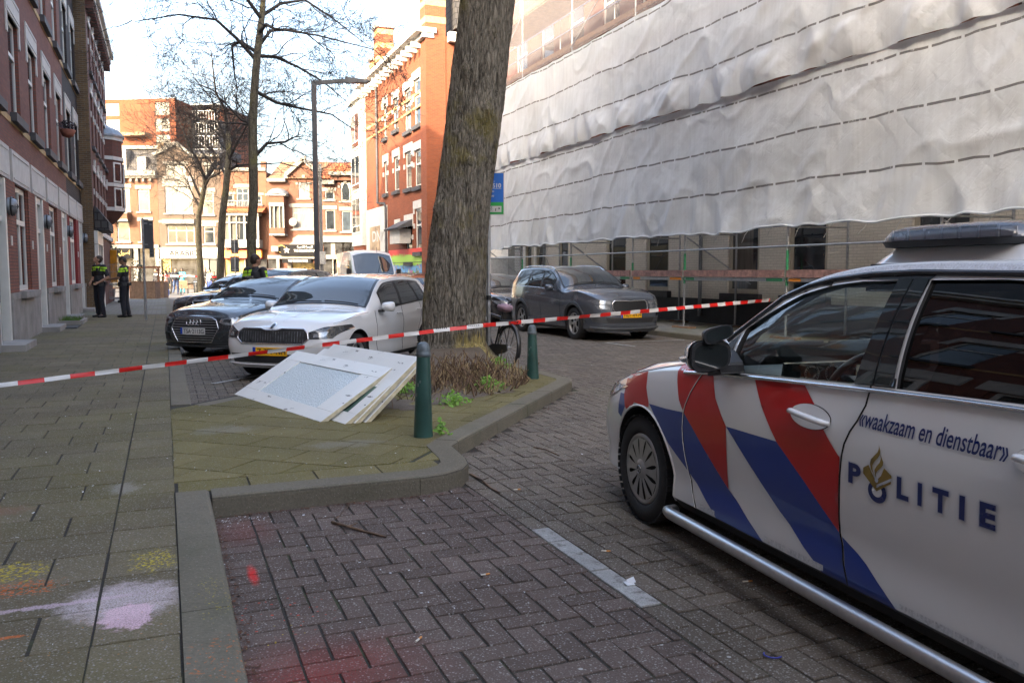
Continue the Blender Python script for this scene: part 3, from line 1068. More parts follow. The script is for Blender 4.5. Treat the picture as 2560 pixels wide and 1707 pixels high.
o, xo, L = far_house('corner_house', 'orange brick house with dark mansard roof and white dormer, over a black Arabic sign', 270, 397.5, FZ(446), M['brick_far'],
      [(306, 327, 470, 527, dict(trans=[.55])), (347, 376, 473, 529, dict(trans=[.55])), (292, 324, 553, 604, {}), (349, 378, 553, 604, {})], FZ(612))
P = lambda px: FX(px) - xo
block(o, 'cornice', 'far_trim', (0, L, -.5, .3, FZ(441), FZ(428)), (0, L, -.3, .2, FZ(446), FZ(441)))
for px in (300, 315, 332, 347, 363, 380): block(o, 'cornice_bracket', 'far_trim', (P(px), P(px + 5), -.35, 0, FZ(455), FZ(448)))
mb = MB()
mb.prism([(-.1, FZ(428)), (1.3, FZ(368)), (9, FZ(368)), (9, FZ(428))], .0, L, axis='x')
mb.build('roof', M['roof_slate'], o)
block(o, 'parapet', 'grey_stone', (0, L, 1.0, 9.1, FZ(368), FZ(360)))
for (a, b, c, d) in ((300, 322, 372, 425), (349, 371, 392, 425)):
 f = block(o, 'dormer', 'far_frame', (P(a), P(b), -.05, 2.5, FZ(d), FZ(c)))
 block(f, 'pane', 'dark_glass', (P(a) + .25, P(b) - .25, -.07, -.05, FZ(d) + .3, FZ(c) - .35))
block(o, 'balcony_bay', 'brick_far', (P(276), P(330), -.9, -.003, FZ(552), FZ(534)))
block(o, 'bay_band', 'far_trim', (P(274), P(332), -1.0, -.9, FZ(555), FZ(549)), (P(274), P(332), -1.0, -.9, FZ(536), FZ(531)))
block(o, 'shop_fascia', 'far_trim', (0, L, -.25, .3, FZ(621), FZ(612)))
sb = block(o, 'shop_sign', m_sign_black, (P(288), P(332), -.4, -.26, FZ(646), FZ(622)))
sign_text(sb, 'sign_lettering', '\ufede\ufef4\ufebb\u0627', P(299), P(327), FZ(633), .5, -.41, m_gold, .02)
block(o, 'shop_window', m_shop_dark, (.1, L - .1, .02, .1, .1, FZ(622)))
block(o, 'shop_pier', 'far_trim', (P(333), P(345), -.2, .1, 0, FZ(622)), (P(388), P(397), -.2, .1, 0, FZ(622)))
zf2 = FZ(393)
o, xo, L = far_house('terrace_house', 'brown brick house with pointed white edged gable over the white ARABIC shop front', 397.8, 555, zf2, M['brick_far2'],
      [(418, 469, 411, 445, dict(mull=[.36, .78], hood=.25)), (516, 538, 414, 434, {}), (415, 483, 466, 533, dict(mull=[.22, .84], hood=.9)), (508, 536, 480, 537, dict(trans=[.6])),
       (417, 486, 563, 609, dict(trans=[.7], mull=[.33, .7])), (508, 536, 566, 610, dict(trans=[.7]))], FZ(618))
P = lambda px: FX(px) - xo
mb = MB()
mb.prism([(P(394), zf2 + .003), (P(447), FZ(362)), (P(483), zf2 + .003)], .0, 3, axis='y')
mb.build('gable', M['brick_far2'], o)
mb = MB()
mb.bar((P(390), -.1, FZ(388)), (P(447), -.1, FZ(358)), .35, .3)
mb.bar((P(447), -.1, FZ(358)), (P(487), -.1, FZ(390)), .35, .3)
mb.build('gable_trim', M['far_trim'], o)
block(o, 'cornice', 'far_trim', (P(483), L, -.3, .3, zf2, FZ(386)), (0, P(397.9), -.3, .3, zf2, FZ(386)))
mb = MB()
mb.prism([(-.1, FZ(386)), (2.5, FZ(364)), (6, FZ(364)), (6, FZ(386))], P(468), L - .01, axis='x')
mb.prism([(-.1, FZ(386)), (2.5, FZ(366)), (6, FZ(366)), (6, FZ(386))], .02, P(430), axis='x')
mb.build('roof', M['roof_slate'], o)
block(o, 'chimney', 'brick_brown', (P(397), P(412), .3, 1.2, FZ(386), FZ(355)))
block(o, 'string_course', 'far_trim', (0, L, -.08, -.002, FZ(557), FZ(551)))
block(o, 'bay_roof', 'far_trim', (P(411), P(490), -.5, -.003, FZ(560), FZ(549)))
sb = block(o, 'shop_sign', m_sign_white, (P(402), P(545), -.35, -.003, FZ(646), FZ(619)))
sign_text(sb, 'sign_lettering', 'ARABIC', P(424), P(494), FZ(633), .50, -.36, m_sign_black, .035)
block(o, 'shop_window', m_shop_dark, (P(426), P(500), .02, .1, .5, FZ(647)))
block(o, 'shop_window', m_shop_warm, (P(402), P(424), .02, .1, .3, FZ(647)))
block(o, 'shop_pier', 'far_trim', (0, P(402), -.2, .1, 0, FZ(647)), (P(500), P(520), -.1, .1, 0, FZ(647)), (P(545), L, -.2, .1, 0, FZ(619)))
block(o, 'shop_door', 'door_dark', (P(522), P(543), .0, .1, .1, FZ(647)))
o, xo, L = far_house('terrace_house', 'orange brick house with white bay window under a balcony and an orange shop sign', 555.3, 668, FZ(428), M['brick_far'],
      [(592, 624, 470, 520, dict(trans=[.72], mull=[.5])), (568, 586, 486, 512, dict(hood=.2)), (640, 656, 488, 512, dict(hood=.2)), (563, 572, 560, 600, dict(hood=0)), ], FZ(624))
P = lambda px: FX(px) - xo
block(o, 'parapet', 'far_trim', (0, L, -.2, .35, FZ(428), FZ(420)))
block(o, 'party_wall', 'brick_far3', (P(655), P(668), -.05, .4, FZ(420), FZ(432) + 1))
bay = block(o, 'bay_window', 'far_frame', (P(564), P(656), -1.1, -.003, FZ(620), FZ(600)), (P(564), P(656), -1.2, -.003, FZ(541), FZ(534)), (P(564), P(568), -1.1, -.9, FZ(600), FZ(541)), (P(582), P(586), -1.1, -.9, FZ(600), FZ(541)), (P(618), P(623), -1.1, -.9, FZ(600), FZ(541)), (P(651), P(656), -1.1, -.9, FZ(600), FZ(541)), (P(568), P(651), -1.08, -.95, FZ(560), FZ(557)), (P(600), P(602), -1.08, -.95, FZ(600), FZ(541)))
block(bay, 'pane', 'curtain_glass', (P(566), P(654), -.9, -.85, FZ(600), FZ(541)))
mb = MB()
mb.prism([(-1.4, FZ(533)), (-.2, FZ(518)), (-.003, FZ(518)), (-.003, FZ(533))], P(562), P(668), axis='x')
mb.build('bay_roof', M['roof_orange'], o)
block(o, 'balcony_rail', 'far_frame', *[(P(px), P(px + .8), -.9, -.85, FZ(518), FZ(505)) for px in range(568, 658, 4)], (P(566), P(660), -.92, -.82, FZ(505), FZ(503)))
sb = block(o, 'shop_sign', m_orange, (P(562), P(655), -.5, -.003, FZ(643), FZ(627)))
block(sb, 'sign_strip', plain('sign_red', (.6, .04, .03), .5), (P(562), P(655), -.5, -.003, FZ(646), FZ(643.2)), (P(562), P(655), -.5, -.003, FZ(626.6), FZ(624.5)))
block(o, 'shop_window', m_shop_warm, (P(560), P(610), .0, .1, .3, FZ(648)))
block(o, 'shop_window', m_shop_dark, (P(613), P(665), .0, .1, .3, FZ(648)))
block(o, 'shop_pier', 'far_trim', (0, P(560), -.2, .1, 0, FZ(626)), (P(610), P(613), -.2, .1, 0, FZ(648)))
zf4 = FZ(456)
arch_kw = dict(arch=.9, hood=.0, glass='curtain_full')
o, xo, L = far_house('gabled_house', 'orange brick house with stepped white gable and black THE GOLDEN STAR shop sign', 668.3, 796, zf4, M['brick_far3'],
      [(748, 775, 447, 496, dict(arch=1.0, hood=0, glass='curtain_full')), (731, 788, 519, 573, dict(trans=[.75], mull=[.28, .72], glass='curtain_full', hood=.35))], FZ(637))
P = lambda px: FX(px) - xo
mb = MB()
mb.prism([(P(720), zf4 + .003), (P(720), FZ(440)), (P(763), FZ(402)), (P(796), FZ(436)), (P(796), zf4 + .003)], .0, 4, axis='y')
mb.build('gable', M['brick_far3'], o)
mb = MB()
mb.bar((P(718), -.12, FZ(438)), (P(763), -.12, FZ(398)), .4, .35)
mb.bar((P(763), -.12, FZ(398)), (P(797), -.12, FZ(434)), .4, .35)
mb.box(P(757), P(769), -.2, .2, FZ(402), FZ(391))
mb.box(P(714), P(724), -.2, .2, FZ(446), FZ(436))
mb.build('gable_trim', M['far_trim'], o)
block(o, 'window_surround', 'far_trim', (P(742), P(747.5), -.08, -.002, FZ(462), FZ(456)), (P(775.5), P(781), -.08, -.002, FZ(462), FZ(456)), (P(758), P(765), -.1, -.002, FZ(447), FZ(438)))
mb = MB()
mb.prism([(-.3, FZ(447)), (4.5, FZ(388)), (9, FZ(430)), (9, FZ(447))], P(674), P(800), axis='x')
mb.build('roof', brick('brown_roof_tile', (.22, .13, .07), (.17, .10, .06), (.06, .03, .02), .24, .3, .03, .4), o)
block(o, 'cornice', 'far_trim', (P(674), P(719), -.6, .1, zf4, FZ(447)))
bay = block(o, 'bay_window', 'brick_far3', (P(682), P(718), -1.0, -.003, FZ(586), FZ(571)), (P(682), P(718), -1.0, -.003, FZ(515), FZ(492)))
block(bay, 'bay_trim', 'far_frame', (P(681), P(719), -1.1, -.003, FZ(590), FZ(586)), (P(682), P(718), -1.06, -1.001, FZ(518), FZ(509)), (P(682), P(685), -1.0, -.8, FZ(571), FZ(518)), (P(693), P(695), -1.0, -.8, FZ(571), FZ(518)), (P(706), P(708), -1.0, -.8, FZ(571), FZ(518)), (P(715), P(718), -1.0, -.8, FZ(571), FZ(518)), (P(674), P(724), -1.2, -.003, FZ(492), FZ(487)))
block(bay, 'pane', 'curtain_glass', (P(684), P(716), -.8, -.75, FZ(571), FZ(518)))
mb = MB()
mb.lathe([(1.0, FZ(487)), (.85, FZ(480)), (.5, FZ(474)), (.0, FZ(471))], 12, (P(700), -.4, 0))
mb.build('bay_roof', M['zinc'], o)
block(o, 'string_course', 'far_trim', (P(724), L, -.1, -.002, FZ(516), FZ(511)))
mb = MB()
mb.prism([(P(722), FZ(612)), (P(732), FZ(604)), (P(732), FZ(596)), (P(745), FZ(588)), (P(785), FZ(588)), (P(796), FZ(600)), (P(796), FZ(612))], -.14, -.002, axis='y')
mb.build('shop_arch', M['far_trim'], o)
sb = block(o, 'shop_sign', m_sign_black, (P(701), P(788), -.5, -.003, FZ(638), FZ(612)))
sign_text(sb, 'sign_lettering', 'THE GOLDEN STAR', P(737), P(789), FZ(627), .22, -.51, m_sign_white, .02)
sign_text(sb, 'sign_lettering', '\ufe94\ufef4\ufe92\ufeeb\u0630\ufedf\u0627 \ufe94\ufee4\ufea0\ufee8\ufedf\u0627', P(745), P(784), FZ(618), .26, -.51, m_sign_white, .01)
mb = MB()
cx, cz = P(719), FZ(626)
star = []
for i in range(10):
 r_ = .30 if i % 2 == 0 else .11
 star.append((cx + r_ * math.sin(i * math.pi / 5), cz + r_ * math.cos(i * math.pi / 5)))
mb.prism(star, -.52, -.503, axis='y')
mb.build('sign_emblem', m_sign_white, sb)
mb = MB()
mb.tube([(cx - .45 + .35 * math.cos(t), -.515, cz + .1 + .32 * math.sin(t)) for t in np.linspace(.3, 4.6, 14)], [.01 + .03 * math.sin(i / 13 * math.pi) for i in range(14)], 5)
mb.build('sign_swoosh', m_gold, sb)
sb = block(o, 'lower_sign', m_sign_black, (P(712), P(784), -1.2, -.5, FZ(658), FZ(647)))
sign_text(sb, 'sign_lettering', 'THE GOLDEN STAR', P(727), P(776), FZ(652.5), .2, -1.21, m_sign_white, .02)
block(o, 'shop_front', 'far_trim', (0, L, -.2, .3, FZ(647), FZ(638)), (P(690), P(698), -.2, .1, 0, FZ(647)), (P(718), P(728), -.2, .1, 0, FZ(658)), (P(786), L, -.2, .1, 0, FZ(647)))
block(o, 'shop_window', m_shop_warm, (P(730), P(784), .0, .1, .4, FZ(658)))
block(o, 'shop_window', m_shop_dark, (0, P(688), .0, .1, .4, FZ(647)))
block(o, 'air_conditioner', 'far_frame', (P(682), P(699), -.7, -.21, FZ(629), FZ(616)))
mb = MB()
mb.lathe([(0.001, -.35), (.2, -.3), (.36, -.2)], 12, (P(735), -.2, FZ(556)), 'y')
mb.build('satellite_dish', M['grey_stone'], o)
o, xo, L = far_house('corner_house', 'orange brick house with orange tiled roof and arched window, beside the bay tower', 796.3, 925, FZ(456), M['brick_far3'],
      [(853, 877, 456, 503, dict(arch=1.0, hood=0)), (813, 837, 478, 500, dict(hood=.3)), (813, 838, 524, 576, {}), (854, 879, 527, 579, {}), (893, 917, 535, 579, {})], FZ(606))
P = lambda px: FX(px) - xo
mb = MB()
mb.prism([(-.3, FZ(447)), (4.5, FZ(390)), (9, FZ(430)), (9, FZ(447))], P(800.2), P(925), axis='x')
mb.build('roof', M['roof_orange'], o)
block(o, 'cornice', 'far_trim', (P(808), P(840), -.6, .1, FZ(462), FZ(452)), (P(828), P(906), -.7, .0, FZ(440), FZ(431)))
mb = MB()
mb.prism([(P(826), FZ(431)), (P(858), FZ(408)), (P(890), FZ(431))], -.5, 3, axis='y')
mb.build('dormer_roof', M['roof_orange'], o)
block(o, 'gable', 'brick_far3', (P(830), P(902), -.3, 3, FZ(452), FZ(440)))
block(o, 'window_surround', 'far_trim', (P(846), P(852.5), -.08, -.002, FZ(470), FZ(464)), (P(877.5), P(884), -.08, -.002, FZ(470), FZ(464)), (P(861), P(869), -.1, -.002, FZ(456), FZ(446)))
block(o, 'shop_fascia', 'far_trim', (0, L, -.25, .3, FZ(606), FZ(590)))
for a, b in ((808, 826), (837, 855), (858, 874), (876, 891), (900, 915)):
 block(o, 'leaded_window', m_shop_dark, (P(a), P(b), -.02, .1, FZ(636), FZ(607)))
block(o, 'shop_front', 'far_trim', (0, L, -.3, .3, FZ(648), FZ(637)), *[(P(q), P(q + 3), -.2, .1, 0, FZ(648)) for q in (797, 830, 870, 905)], (P(826), P(837), -.01, .1, FZ(637), FZ(606)), (P(891), P(900), -.01, .1, FZ(637), FZ(606)))
block(o, 'shop_window', m_shop_dark, (0, L, .02, .1, .2, FZ(648)))
# ---- tall orange apartment block behind
YA = 104
zt = lambda py: 1.5 + (680 - py) * YA / 2100 * .993
ax = lambda px: (px - 1280) / 2100 * YA
o = thing('apartment_block', 'tall orange brick apartment block with large windows, rising behind the terrace', 'building', (ax(252), YA, 0), R(-6))
x1 = ax(464) - ax(252)
ops = []
for (pa, pb) in ((284, 320), (412, 449)):
 for (qa, qb) in ((266, 297), (305, 337), (344, 376), (383, 414)):
  ops.append((ax(pa) - ax(252), ax(pb) - ax(252), zt(qb), zt(qa)))
facade(o, 0, x1, 0, zt(258), ops, M['brick_apart'], reveal=.25)
for q in ops:
 window(o, *q, frame='far_frame', mull=[.45], fw=.16, rec=.1, glass='curtain_full')
block(o, 'side_wall', 'brick_apart', (.01, x1 - .003, .3, 11, 0, zt(258) - .02))
block(o, 'roof_edge', 'zinc', (-.1, x1 + .1, -.1, .3, zt(258), zt(256)))
f = block(o, 'roof_terrace_pergola', 'wood', (ax(331) - ax(252), ax(398) - ax(252), -1.2, -.003, zt(349), zt(341)))
o = thing('apartment_block', 'dark glazed balcony tower with grey frames beside the orange apartment block', 'building', (ax(482), YA + 2, 0), R(-6))
block(o, 'wall', 'brick_apart', (0, 3.4, 2.0, 9, 0, zt(263)))
block(o, 'roof', 'zinc', (-.2, 3.6, -.3, 9, zt(263), zt(260)))
for z in (zt(300), zt(330), zt(362), zt(395)):
 b = block(o, 'balcony', 'dark_stone', (-.1, 3.5, -.2, 2.0, z - .25, z))
 block(b, 'railing', 'galv', *[(x, x + .06, -.15, -.1, z, z + 1.1) for x in np.arange(0, 3.5, .35)], (-.1, 3.5, -.16, -.09, z + 1.1, z + 1.18))
block(o, 'post', 'dark_stone', (0, .2, -.2, 1.99, 0, zt(301)), (3.2, 3.4, -.2, 1.99, 0, zt(301)), (1.5, 1.7, -.2, 0, 0, zt(301)))
block(o, 'pane', 'dark_glass', (.2, 3.2, 1.9, 1.99, 0, zt(301)))
# ---- orange corner building on the right
V_K = 12.0
UC0, UC1 = 39.75, 53.3
def KU(px, v=V_K):
 a = (px - 1280) / (2100 * math.cos(PITCH)) * 1.0
 a = (px - 1280) / 2100 / (math.cos(PITCH)) * 1.0
 return v * (math.cos(ANG) - a * math.sin(ANG)) / (a * math.cos(ANG) + math.sin(ANG))
def KZ(px, py, v=V_K):
 y = -(py - 853.5) / 2100
 c, s = math.cos(PITCH), math.sin(PITCH)
 rx, ry, rz = (px - 1280) / 2100, c + y * s, -s + y * c
 t = v / (rx * T2[0] + ry * T2[1])
 return 1.5 + t * rz
o = thing('corner_building', 'bright orange brick corner building with white trimmed windows, cornice brackets and banded chimneys', 'building', UV(UC1, V_K, 0), RZR)
LK = UC1 - UC0
KX = lambda px: UC1 - KU(px)     # local x
zc_ = 12.9
wins = []
for (pl, pr, row) in ((966, 974, ((255, 342), (402, 483), None)), (990, 1002, ((240, 322), (389, 476), None)), (1018, 1033, ((218, 325), (377, 470), (555, 655))), (1041, 1057, ((192, 310), (372, 465), (520, 630)))):
 for q in row:
  if q:
   pm = (pl + pr) / 2
   wins.append((KX(pl), KX(pr), KZ(pm, q[1]), KZ(pm, q[0])))
facade(o, 0, LK, 0, zc_, wins, M['brick_orange'], reveal=.16, depth=.4)
block(o, 'side_wall', 'brick_orange', (.01, LK - .003, .4, 14, 0, zc_ - .05))
for q in wins:
 a, b, c, d = q
 window(o, a, b, c, d, rec=.06, fw=.1, trans=[.62], glass='sky_glass' if c < 8 else 'curtain_glass')
 mb = MB()
 mb.box(a - .25, b + .25, -.05, .05, d, d + .4)
 mb.box(a - .25, a - .02, -.045, .0, d - .25, d)
 mb.box(b + .02, b + .25, -.045, .0, d - .25, d)
 mb.box(a - .25, a - .01, -.045, .0, c + (d - c) * .55, c + (d - c) * .55 + .25)
 mb.box(b + .01, b + .25, -.045, .0, c + (d - c) * .55, c + (d - c) * .55 + .25)
 mb.build('window_surround', M['white_stone'], o)
 block(o, 'window_sill', 'dark_stone', (a - .15, b + .15, -.14, .06, c - .2, c))
block(o, 'cornice', 'white_stone', (-.2, LK + .15, -.62, .4, zc_ + .003, zc_ + .24), (-.1, LK + .1, -.30, .3, zc_ - .22, zc_))
mb = MB()
for i in range(15):
 x = .4 + i * .93
 if x > LK - .5: break
 block(o, 'cornice_bracket', 'white_stone', (x, x + .2, -.55, -.003, zc_ - .5, zc_ - .225))
block(o, 'brick_band', 'yellow_brick', (0, LK, -.012, -.001, 10.35, 10.5), (0, LK, -.012, -.001, 9.7, 9.82))
for (xa, xb, ya, zt_, nm) in ((LK - .95, LK + .03, -.1, 16.4, 'corner_chimney'), (1.2, 2.2, .3, 16.2, 'chimney'), (-.1, .6, .3, 14.6, 'chimney')):
 z0 = 0.0 if nm == 'corner_chimney' else zc_ + .36
 c0 = block(o, nm, 'brick_orange', (xa, xb, ya, ya + 1.0, z0, zt_))
 mb = MB()
 for z in np.arange(zc_ + .5, zt_ - .2, .8):
  mb.box(xa - .012, xb + .012, ya - .012, ya + 1.012, z, z + .3)
 mb.build('chimney_band', M['yellow_brick'], c0)
 block(c0, 'chimney_cap', 'grey_stone', (xa - .06, xb + .06, ya - .06, ya + 1.06, zt_, zt_ + .2))
mb = MB()
mb.prism([(LK - 4.0, zc_ + .36), (LK - 3.2, zc_ + 2.6), (LK - .2, zc_ + 2.6), (LK + .1, zc_ + .36)], 1.4, 14, axis='y')
mb.build('roof', M['roof_slate'], o)
block(o, 'front_cornice', 'white_stone', (LK, LK + .35, 1.0, 14, zc_ - .35, zc_ + .1))
for y in (2.6, 4.8, 7.2):
 for z in (1.2, 5.0, 8.6):
  f = block(o, 'window', 'white_frame', (LK - .003, LK + .04, y - .6, y + .6, z, z + 2.1))
  block(f, 'pane', 'dark_glass', (LK + .04, LK + .05, y - .5, y + .5, z + .1, z + 2.0))
  block(o, 'lintel', 'white_stone', (LK, LK + .06, y - .8, y + .8, z + 2.1, z + 2.5))
xs0, xs1 = 0.0, KX(973)
block(o, 'white_render', 'white_stone', (xs0, xs1, -.06, -.002, 0.1, 5.35))
f = block(o, 'poster_board', 'poster', (KX(932), KX(956), -.10, -.061, 1.9, 4.25))
mb = MB()
mb.add(*[[(p[0] * 1.5 + KX(938), -.104, p[1] * .9 + 3.35) for p in text_geo('DNO', 1, .02)[0]], text_geo('DNO', 1, .02)[1]])
mb.build('poster_lettering', m_sign_white, f, fix=False)
mb = MB()
mb.tube([(KX(953), -.12, 12.4), (KX(953), -.12, 5.6), (KX(970), -.12, 5.45), (KX(973), -.12, 5.2), (KX(973), -.12, .2)], .07, 8)
mb.build('drainpipe', M['dark_stone'], o)
k = NT('graffiti')
vcol = k.vor(k.obj(), 1.5, out=1)
hv = k.n("HueSaturation")
hv.inputs['Saturation'].default_value = 1.0
hv.inputs['Value'].default_value = .55
k.l(vcol, hv.inputs['Color'])
spx = k.n("SeparateXYZ")
k.l(k.obj(), spx.inputs[0])
nz = k.noise(k.obj(), 2.5, 4, .6)
c = k.mix(k.step(nz, .45, .5), hv.outputs[0], (.10, .30, .55))
c = k.mix(k.step(k.math('ADD', spx.outputs[2], k.math('MULTIPLY', nz, .6)), 2.15, 2.2), c, (.30, .52, .06))
c = k.mix(k.step(k.math('ADD', spx.outputs[2], k.math('MULTIPLY', k.noise(k.obj(), 5, 4, .6), .7)), 2.75, 2.8), c, (.62, .045, .035))
m_graf = k.fin(c, .6)
block(o, 'graffiti_wall', m_graf, (KX(975), LK - .002, -.02, -.002, .1, 2.72))
mb = MB()
for z in (.9, 1.45, 2.0):
 mb.bar((KX(976), -.18, z), (LK - .2, -.18, z), .03, .03)
mb.build('window_bars', M['dark_stone'], o)
f = block(o, 'air_conditioner', 'white_stone', (KX(1005), KX(1030), -.62, -.003, 3.0, 3.75))
mb = MB()
mb.prism([(-.9, 3.78), (-.003, 4.25), (-.003, 3.9), (-.85, 3.7)], KX(1002), KX(1036), axis='x')
mb.build('hood', M['dark_stone'], f)
block(o, 'street_name_plate', 'white_stone', (KX(990), KX(1004), -.03, -.002, 4.15, 4.4))
o2 = thing('bay_tower', 'narrow white bay tower with stacked windows at the far end of the orange corner building', 'building', UV(UC1 + 3.2, V_K - .3, 0), RZR)
block(o2, 'wall', 'white_stone', (0, 3.1, .0, 3, 3.2, 12.4), (-.2, 3.15, -.2, 3, 12.4, 12.8))
for z in (4.0, 6.7, 9.4):
 f = block(o2, 'window', 'white_frame', (.3, 2.8, -.05, -.002, z, z + 2.3))
 block(f, 'pane', 'sky_glass', (.45, 1.45, -.06, -.051, z + .5, z + 2.2), (1.6, 2.65, -.06, -.051, z + .5, z + 2.2))
 block(f, 'lower_pane', 'dark_glass', (.45, 2.65, -.06, -.051, z + .1, z + .42))
 f = block(o2, 'window', 'white_frame', (3.1, 3.14, .4, 2.6, z, z + 2.3))
 block(f, 'pane', 'sky_glass', (3.141, 3.15, .55, 2.4, z + .5, z + 2.2))
block(o2, 'ground_floor_wall', 'brick_orange', (0, 3.05, .1, 3, 0, 3.19))
# ---- unseen building added behind the camera, blocks bright low sky from reflections
o = thing('brick_house', 'long brick building added unseen behind the camera to keep bright sky out of the panes', 'house', (70, -42, 0), math.pi)
ops = [(x, x + 1.3, z, z + 1.9) for x in np.arange(2, 138, 3.2) for z in (1.2, 4.6, 7.9, 11.2, 14.5, 17.8)]
facade(o, 0, 140, 0, 23, ops, M['brick_red'], reveal=.2)
block(o, 'pane', 'dark_glass', (0, 140, .2, .3, .5, 22.5))
mb = MB()
mb.prism([(-.3, 23), (4, 26.5), (9, 23)], 0, 140, axis='x')
mb.build('roof', M['roof_slate'], o)
# ================================================================== SCAFFOLDED BUILDING
V_W = 13.6
U_END = 36.0
o = thing('painted_building', 'cream grey painted brick building with black plinth, wrapped in scaffolding sheets', 'building', UV(U_END, V_W, 0), RZR)
LW = U_END + 4.0
def WX(px, v=V_W): return U_END - KU(px, v)
def at(px, py, Y):
 x = (px - 1280) / 2100
 y = -(py - 853.5) / 2100
 c, s = math.cos(PITCH), math.sin(PITCH)
 t = Y / (c + y * s)
 return (x * t, Y, 1.5 + (-s + y * c) * t)
ops = []
gw = []
for (pl, pr, z0, z1, kd) in ((1313, 1333, .15, 2.75, 'd'), (1340, 1363, .15, 2.75, 'd'), (1396, 1419, 1.2, 2.75, 'w'), (1513, 1563, .95, 2.9, 'w'), (1612, 1669, .95, 2.9, 'w'), (1815, 1893, .95, 2.9, 'w'), (1965, 2062, .95, 2.9, 'w'), (2270, 2420, .95, 2.9, 'w')):
 gw.append((WX(pl), WX(pr), z0, z1, kd))
ops = [q[:4] for q in gw]
facade(o, 0, LW, 0.0, 3.4, ops, M['brick_cream'], name='ground_floor_wall', reveal=.2, depth=.4)
for i, (a, b, c, d, kd) in enumerate(gw):
 if kd == 'd':
  f = block(o, 'door_frame', 'cream_paint', (a, a + .12, -.03, .16, c, d), (b - .12, b, -.03, .16, c, d), (a + .12, b - .12, -.03, .16, d - .12, d))
  dd = block(o, 'door', 'door_dark', (a + .12, b - .12, .08, .14, c, d - .12))
  block(dd, 'pane', 'curtain_glass', (a + .3, a + .45, .06, .079, 1.2, 2.2), (b - .45, b - .3, .06, .079, 1.2, 2.2))
 else:
  f = window(o, a, b, c, d, frame='cream_paint', glass='dark_glass' if i != 5 else 'curtain_glass', fw=.12, rec=.05, fd=.12)
  block(f, 'sash', 'black', (a + .12, b - .12, .10, .15, d - .42, d - .36), (a + .122, a + .18, .10, .15, c + .12, d - .42), (b - .18, b - .122, .10, .15, c + .12, d - .42), ((a + b) / 2 - .03, (a + b) / 2 + .03, .10, .15, d - .36, d - .12))
  block(o, 'window_sill', 'dark_stone', (a - .15, b + .15, -.14, .05, c - .18, c))
block(o, 'plinth', 'plinth_black', (0, LW, -.05, -.002, 0, .78))
for px in (1366, 1755):
 x = WX(px)
 mb = MB()
 mb.tube([(x, -.1, .3), (x, -.1, 3.3)], .05, 8)
 mb.build('drainpipe', M['zinc'], o)
block(o, 'brick_pier', brick('white_glazed_brick', (.45, .44, .40), (.38, .37, .33), (.12, .11, .1), stain=.15), (WX(1291), WX(1305), -.08, -.002, .79, 3.3))
g = block(o, 'gate', 'galv', *[(WX(1230) + i * .11, WX(1230) + i * .11 + .03, -.04, -.003, .3, 2.1) for i in range(26)], (WX(1230), WX(1230) + 2.85, -.045, -.002, 2.1, 2.16), (WX(1230), WX(1230) + 2.85, -.045, -.002, .3, .36))
block(o, 'side_door', 'door_dark', (WX(1272), WX(1288), -.03, -.002, .15, 2.9))
ops = []
for x in np.arange(1.6, LW - 1, 2.45):
 for z in (4.4, 7.5, 9.15):
  if z != 7.5: ops.append((x - .55, x + .55, z, z + (1.9 if z < 5 else 1.75)))
facade(o, 0, LW, 3.42, 13.6, ops, M['brick_red'], name='upper_wall', reveal=.15, depth=.4)
block(o, 'side_wall', 'brick_red', (.02, LW - .02, .4, 10, 0, 13.5))
for q in ops:
 if q[2] > 5:
  window(o, *q, glass='sky_glass', trans=[.6], rec=.05, fw=.09)
  lintel(o, q[0] - .2, q[1] + .2, q[3], q[3] + .4, drop=.3)
  block(o, 'window_sill', 'white_stone', (q[0] - .15, q[1] + .15, -.12, .05, q[2] - .15, q[2]))
block(o, 'brick_band', 'yellow_brick', (0, LW, -.06, -.002, 11.45, 11.6), (0, LW, -.06, -.002, 8.6, 8.75))
block(o, 'cornice', 'white_stone', (0, LW, -.5, .3, 13.6, 13.9))
# ---- scaffold (one thing: standards, ledgers, decks)
V_S = 11.86
sc = thing('scaffold', 'tube scaffold with green collars and a plank deck along the painted building', 'scaffold', UV(0, V_S, 0), math.pi / 2 + ANG)
PU = [31.4, 27.8, 23.9, 20.1, 17.6, 13.9, 10.2, 6.5, 2.8, -.9]
rn = random.Random(5)
for i, u in enumerate(PU):
 mb = MB()
 mb.tube([(u, 0, .16), (u, 0, 12.6)], .026, 8)
 p = mb.build('standard', M['galv'], sc)
 mb = MB()
 for z0, z1 in ((1.22, 1.95), (3.2, 4.0)) if i % 3 else ((1.45, 1.75),):
  mb.tube([(u, 0, z0), (u, 0, z1)], .0285, 8)
 mb.build('collar', M['green_paint'], p)
 mb = MB()
 mb.box(u - .09, u + .09, -.09, .09, .165, .175)
 mb.tube([(u, 0, .17), (u, 0, .45)], .019, 6)
 mb.tube([(u - .1, 0, .62), (u + .1, 0, .62)], .012, 5)
 mb.build('base_jack', M['galv'], p)
 ui = u - .25
 mb = MB()
 mb.tube([(ui, -1.35, .16), (ui, -1.35, 12.6)], .026, 8)
 p = mb.build('standard', M['galv'], sc)
 mb = MB()
 mb.box(ui - .09, ui + .09, -1.44, -1.26, .165, .175)
 mb.build('base_jack', M['galv'], p)
 for z in (1.3, 2.42, 4.4, 6.4, 8.4, 10.4):
  mb = MB()
  mb.tube([(u, 0, z), (ui, -1.35, z)], .022, 6)
  mb.build('transom', M['galv'], sc)
 if i % 2 == 0 and i < len(PU) - 1:
  mb = MB()
  mb.tube([(u, -.05, 2.35), (u - .9, -1.3, 1.2)], .022, 6)
  mb.tube([(u, .04, 8.4), (PU[i + 1], .04, 10.4)], .024, 6)
  mb.build('brace', M['galv'], sc)
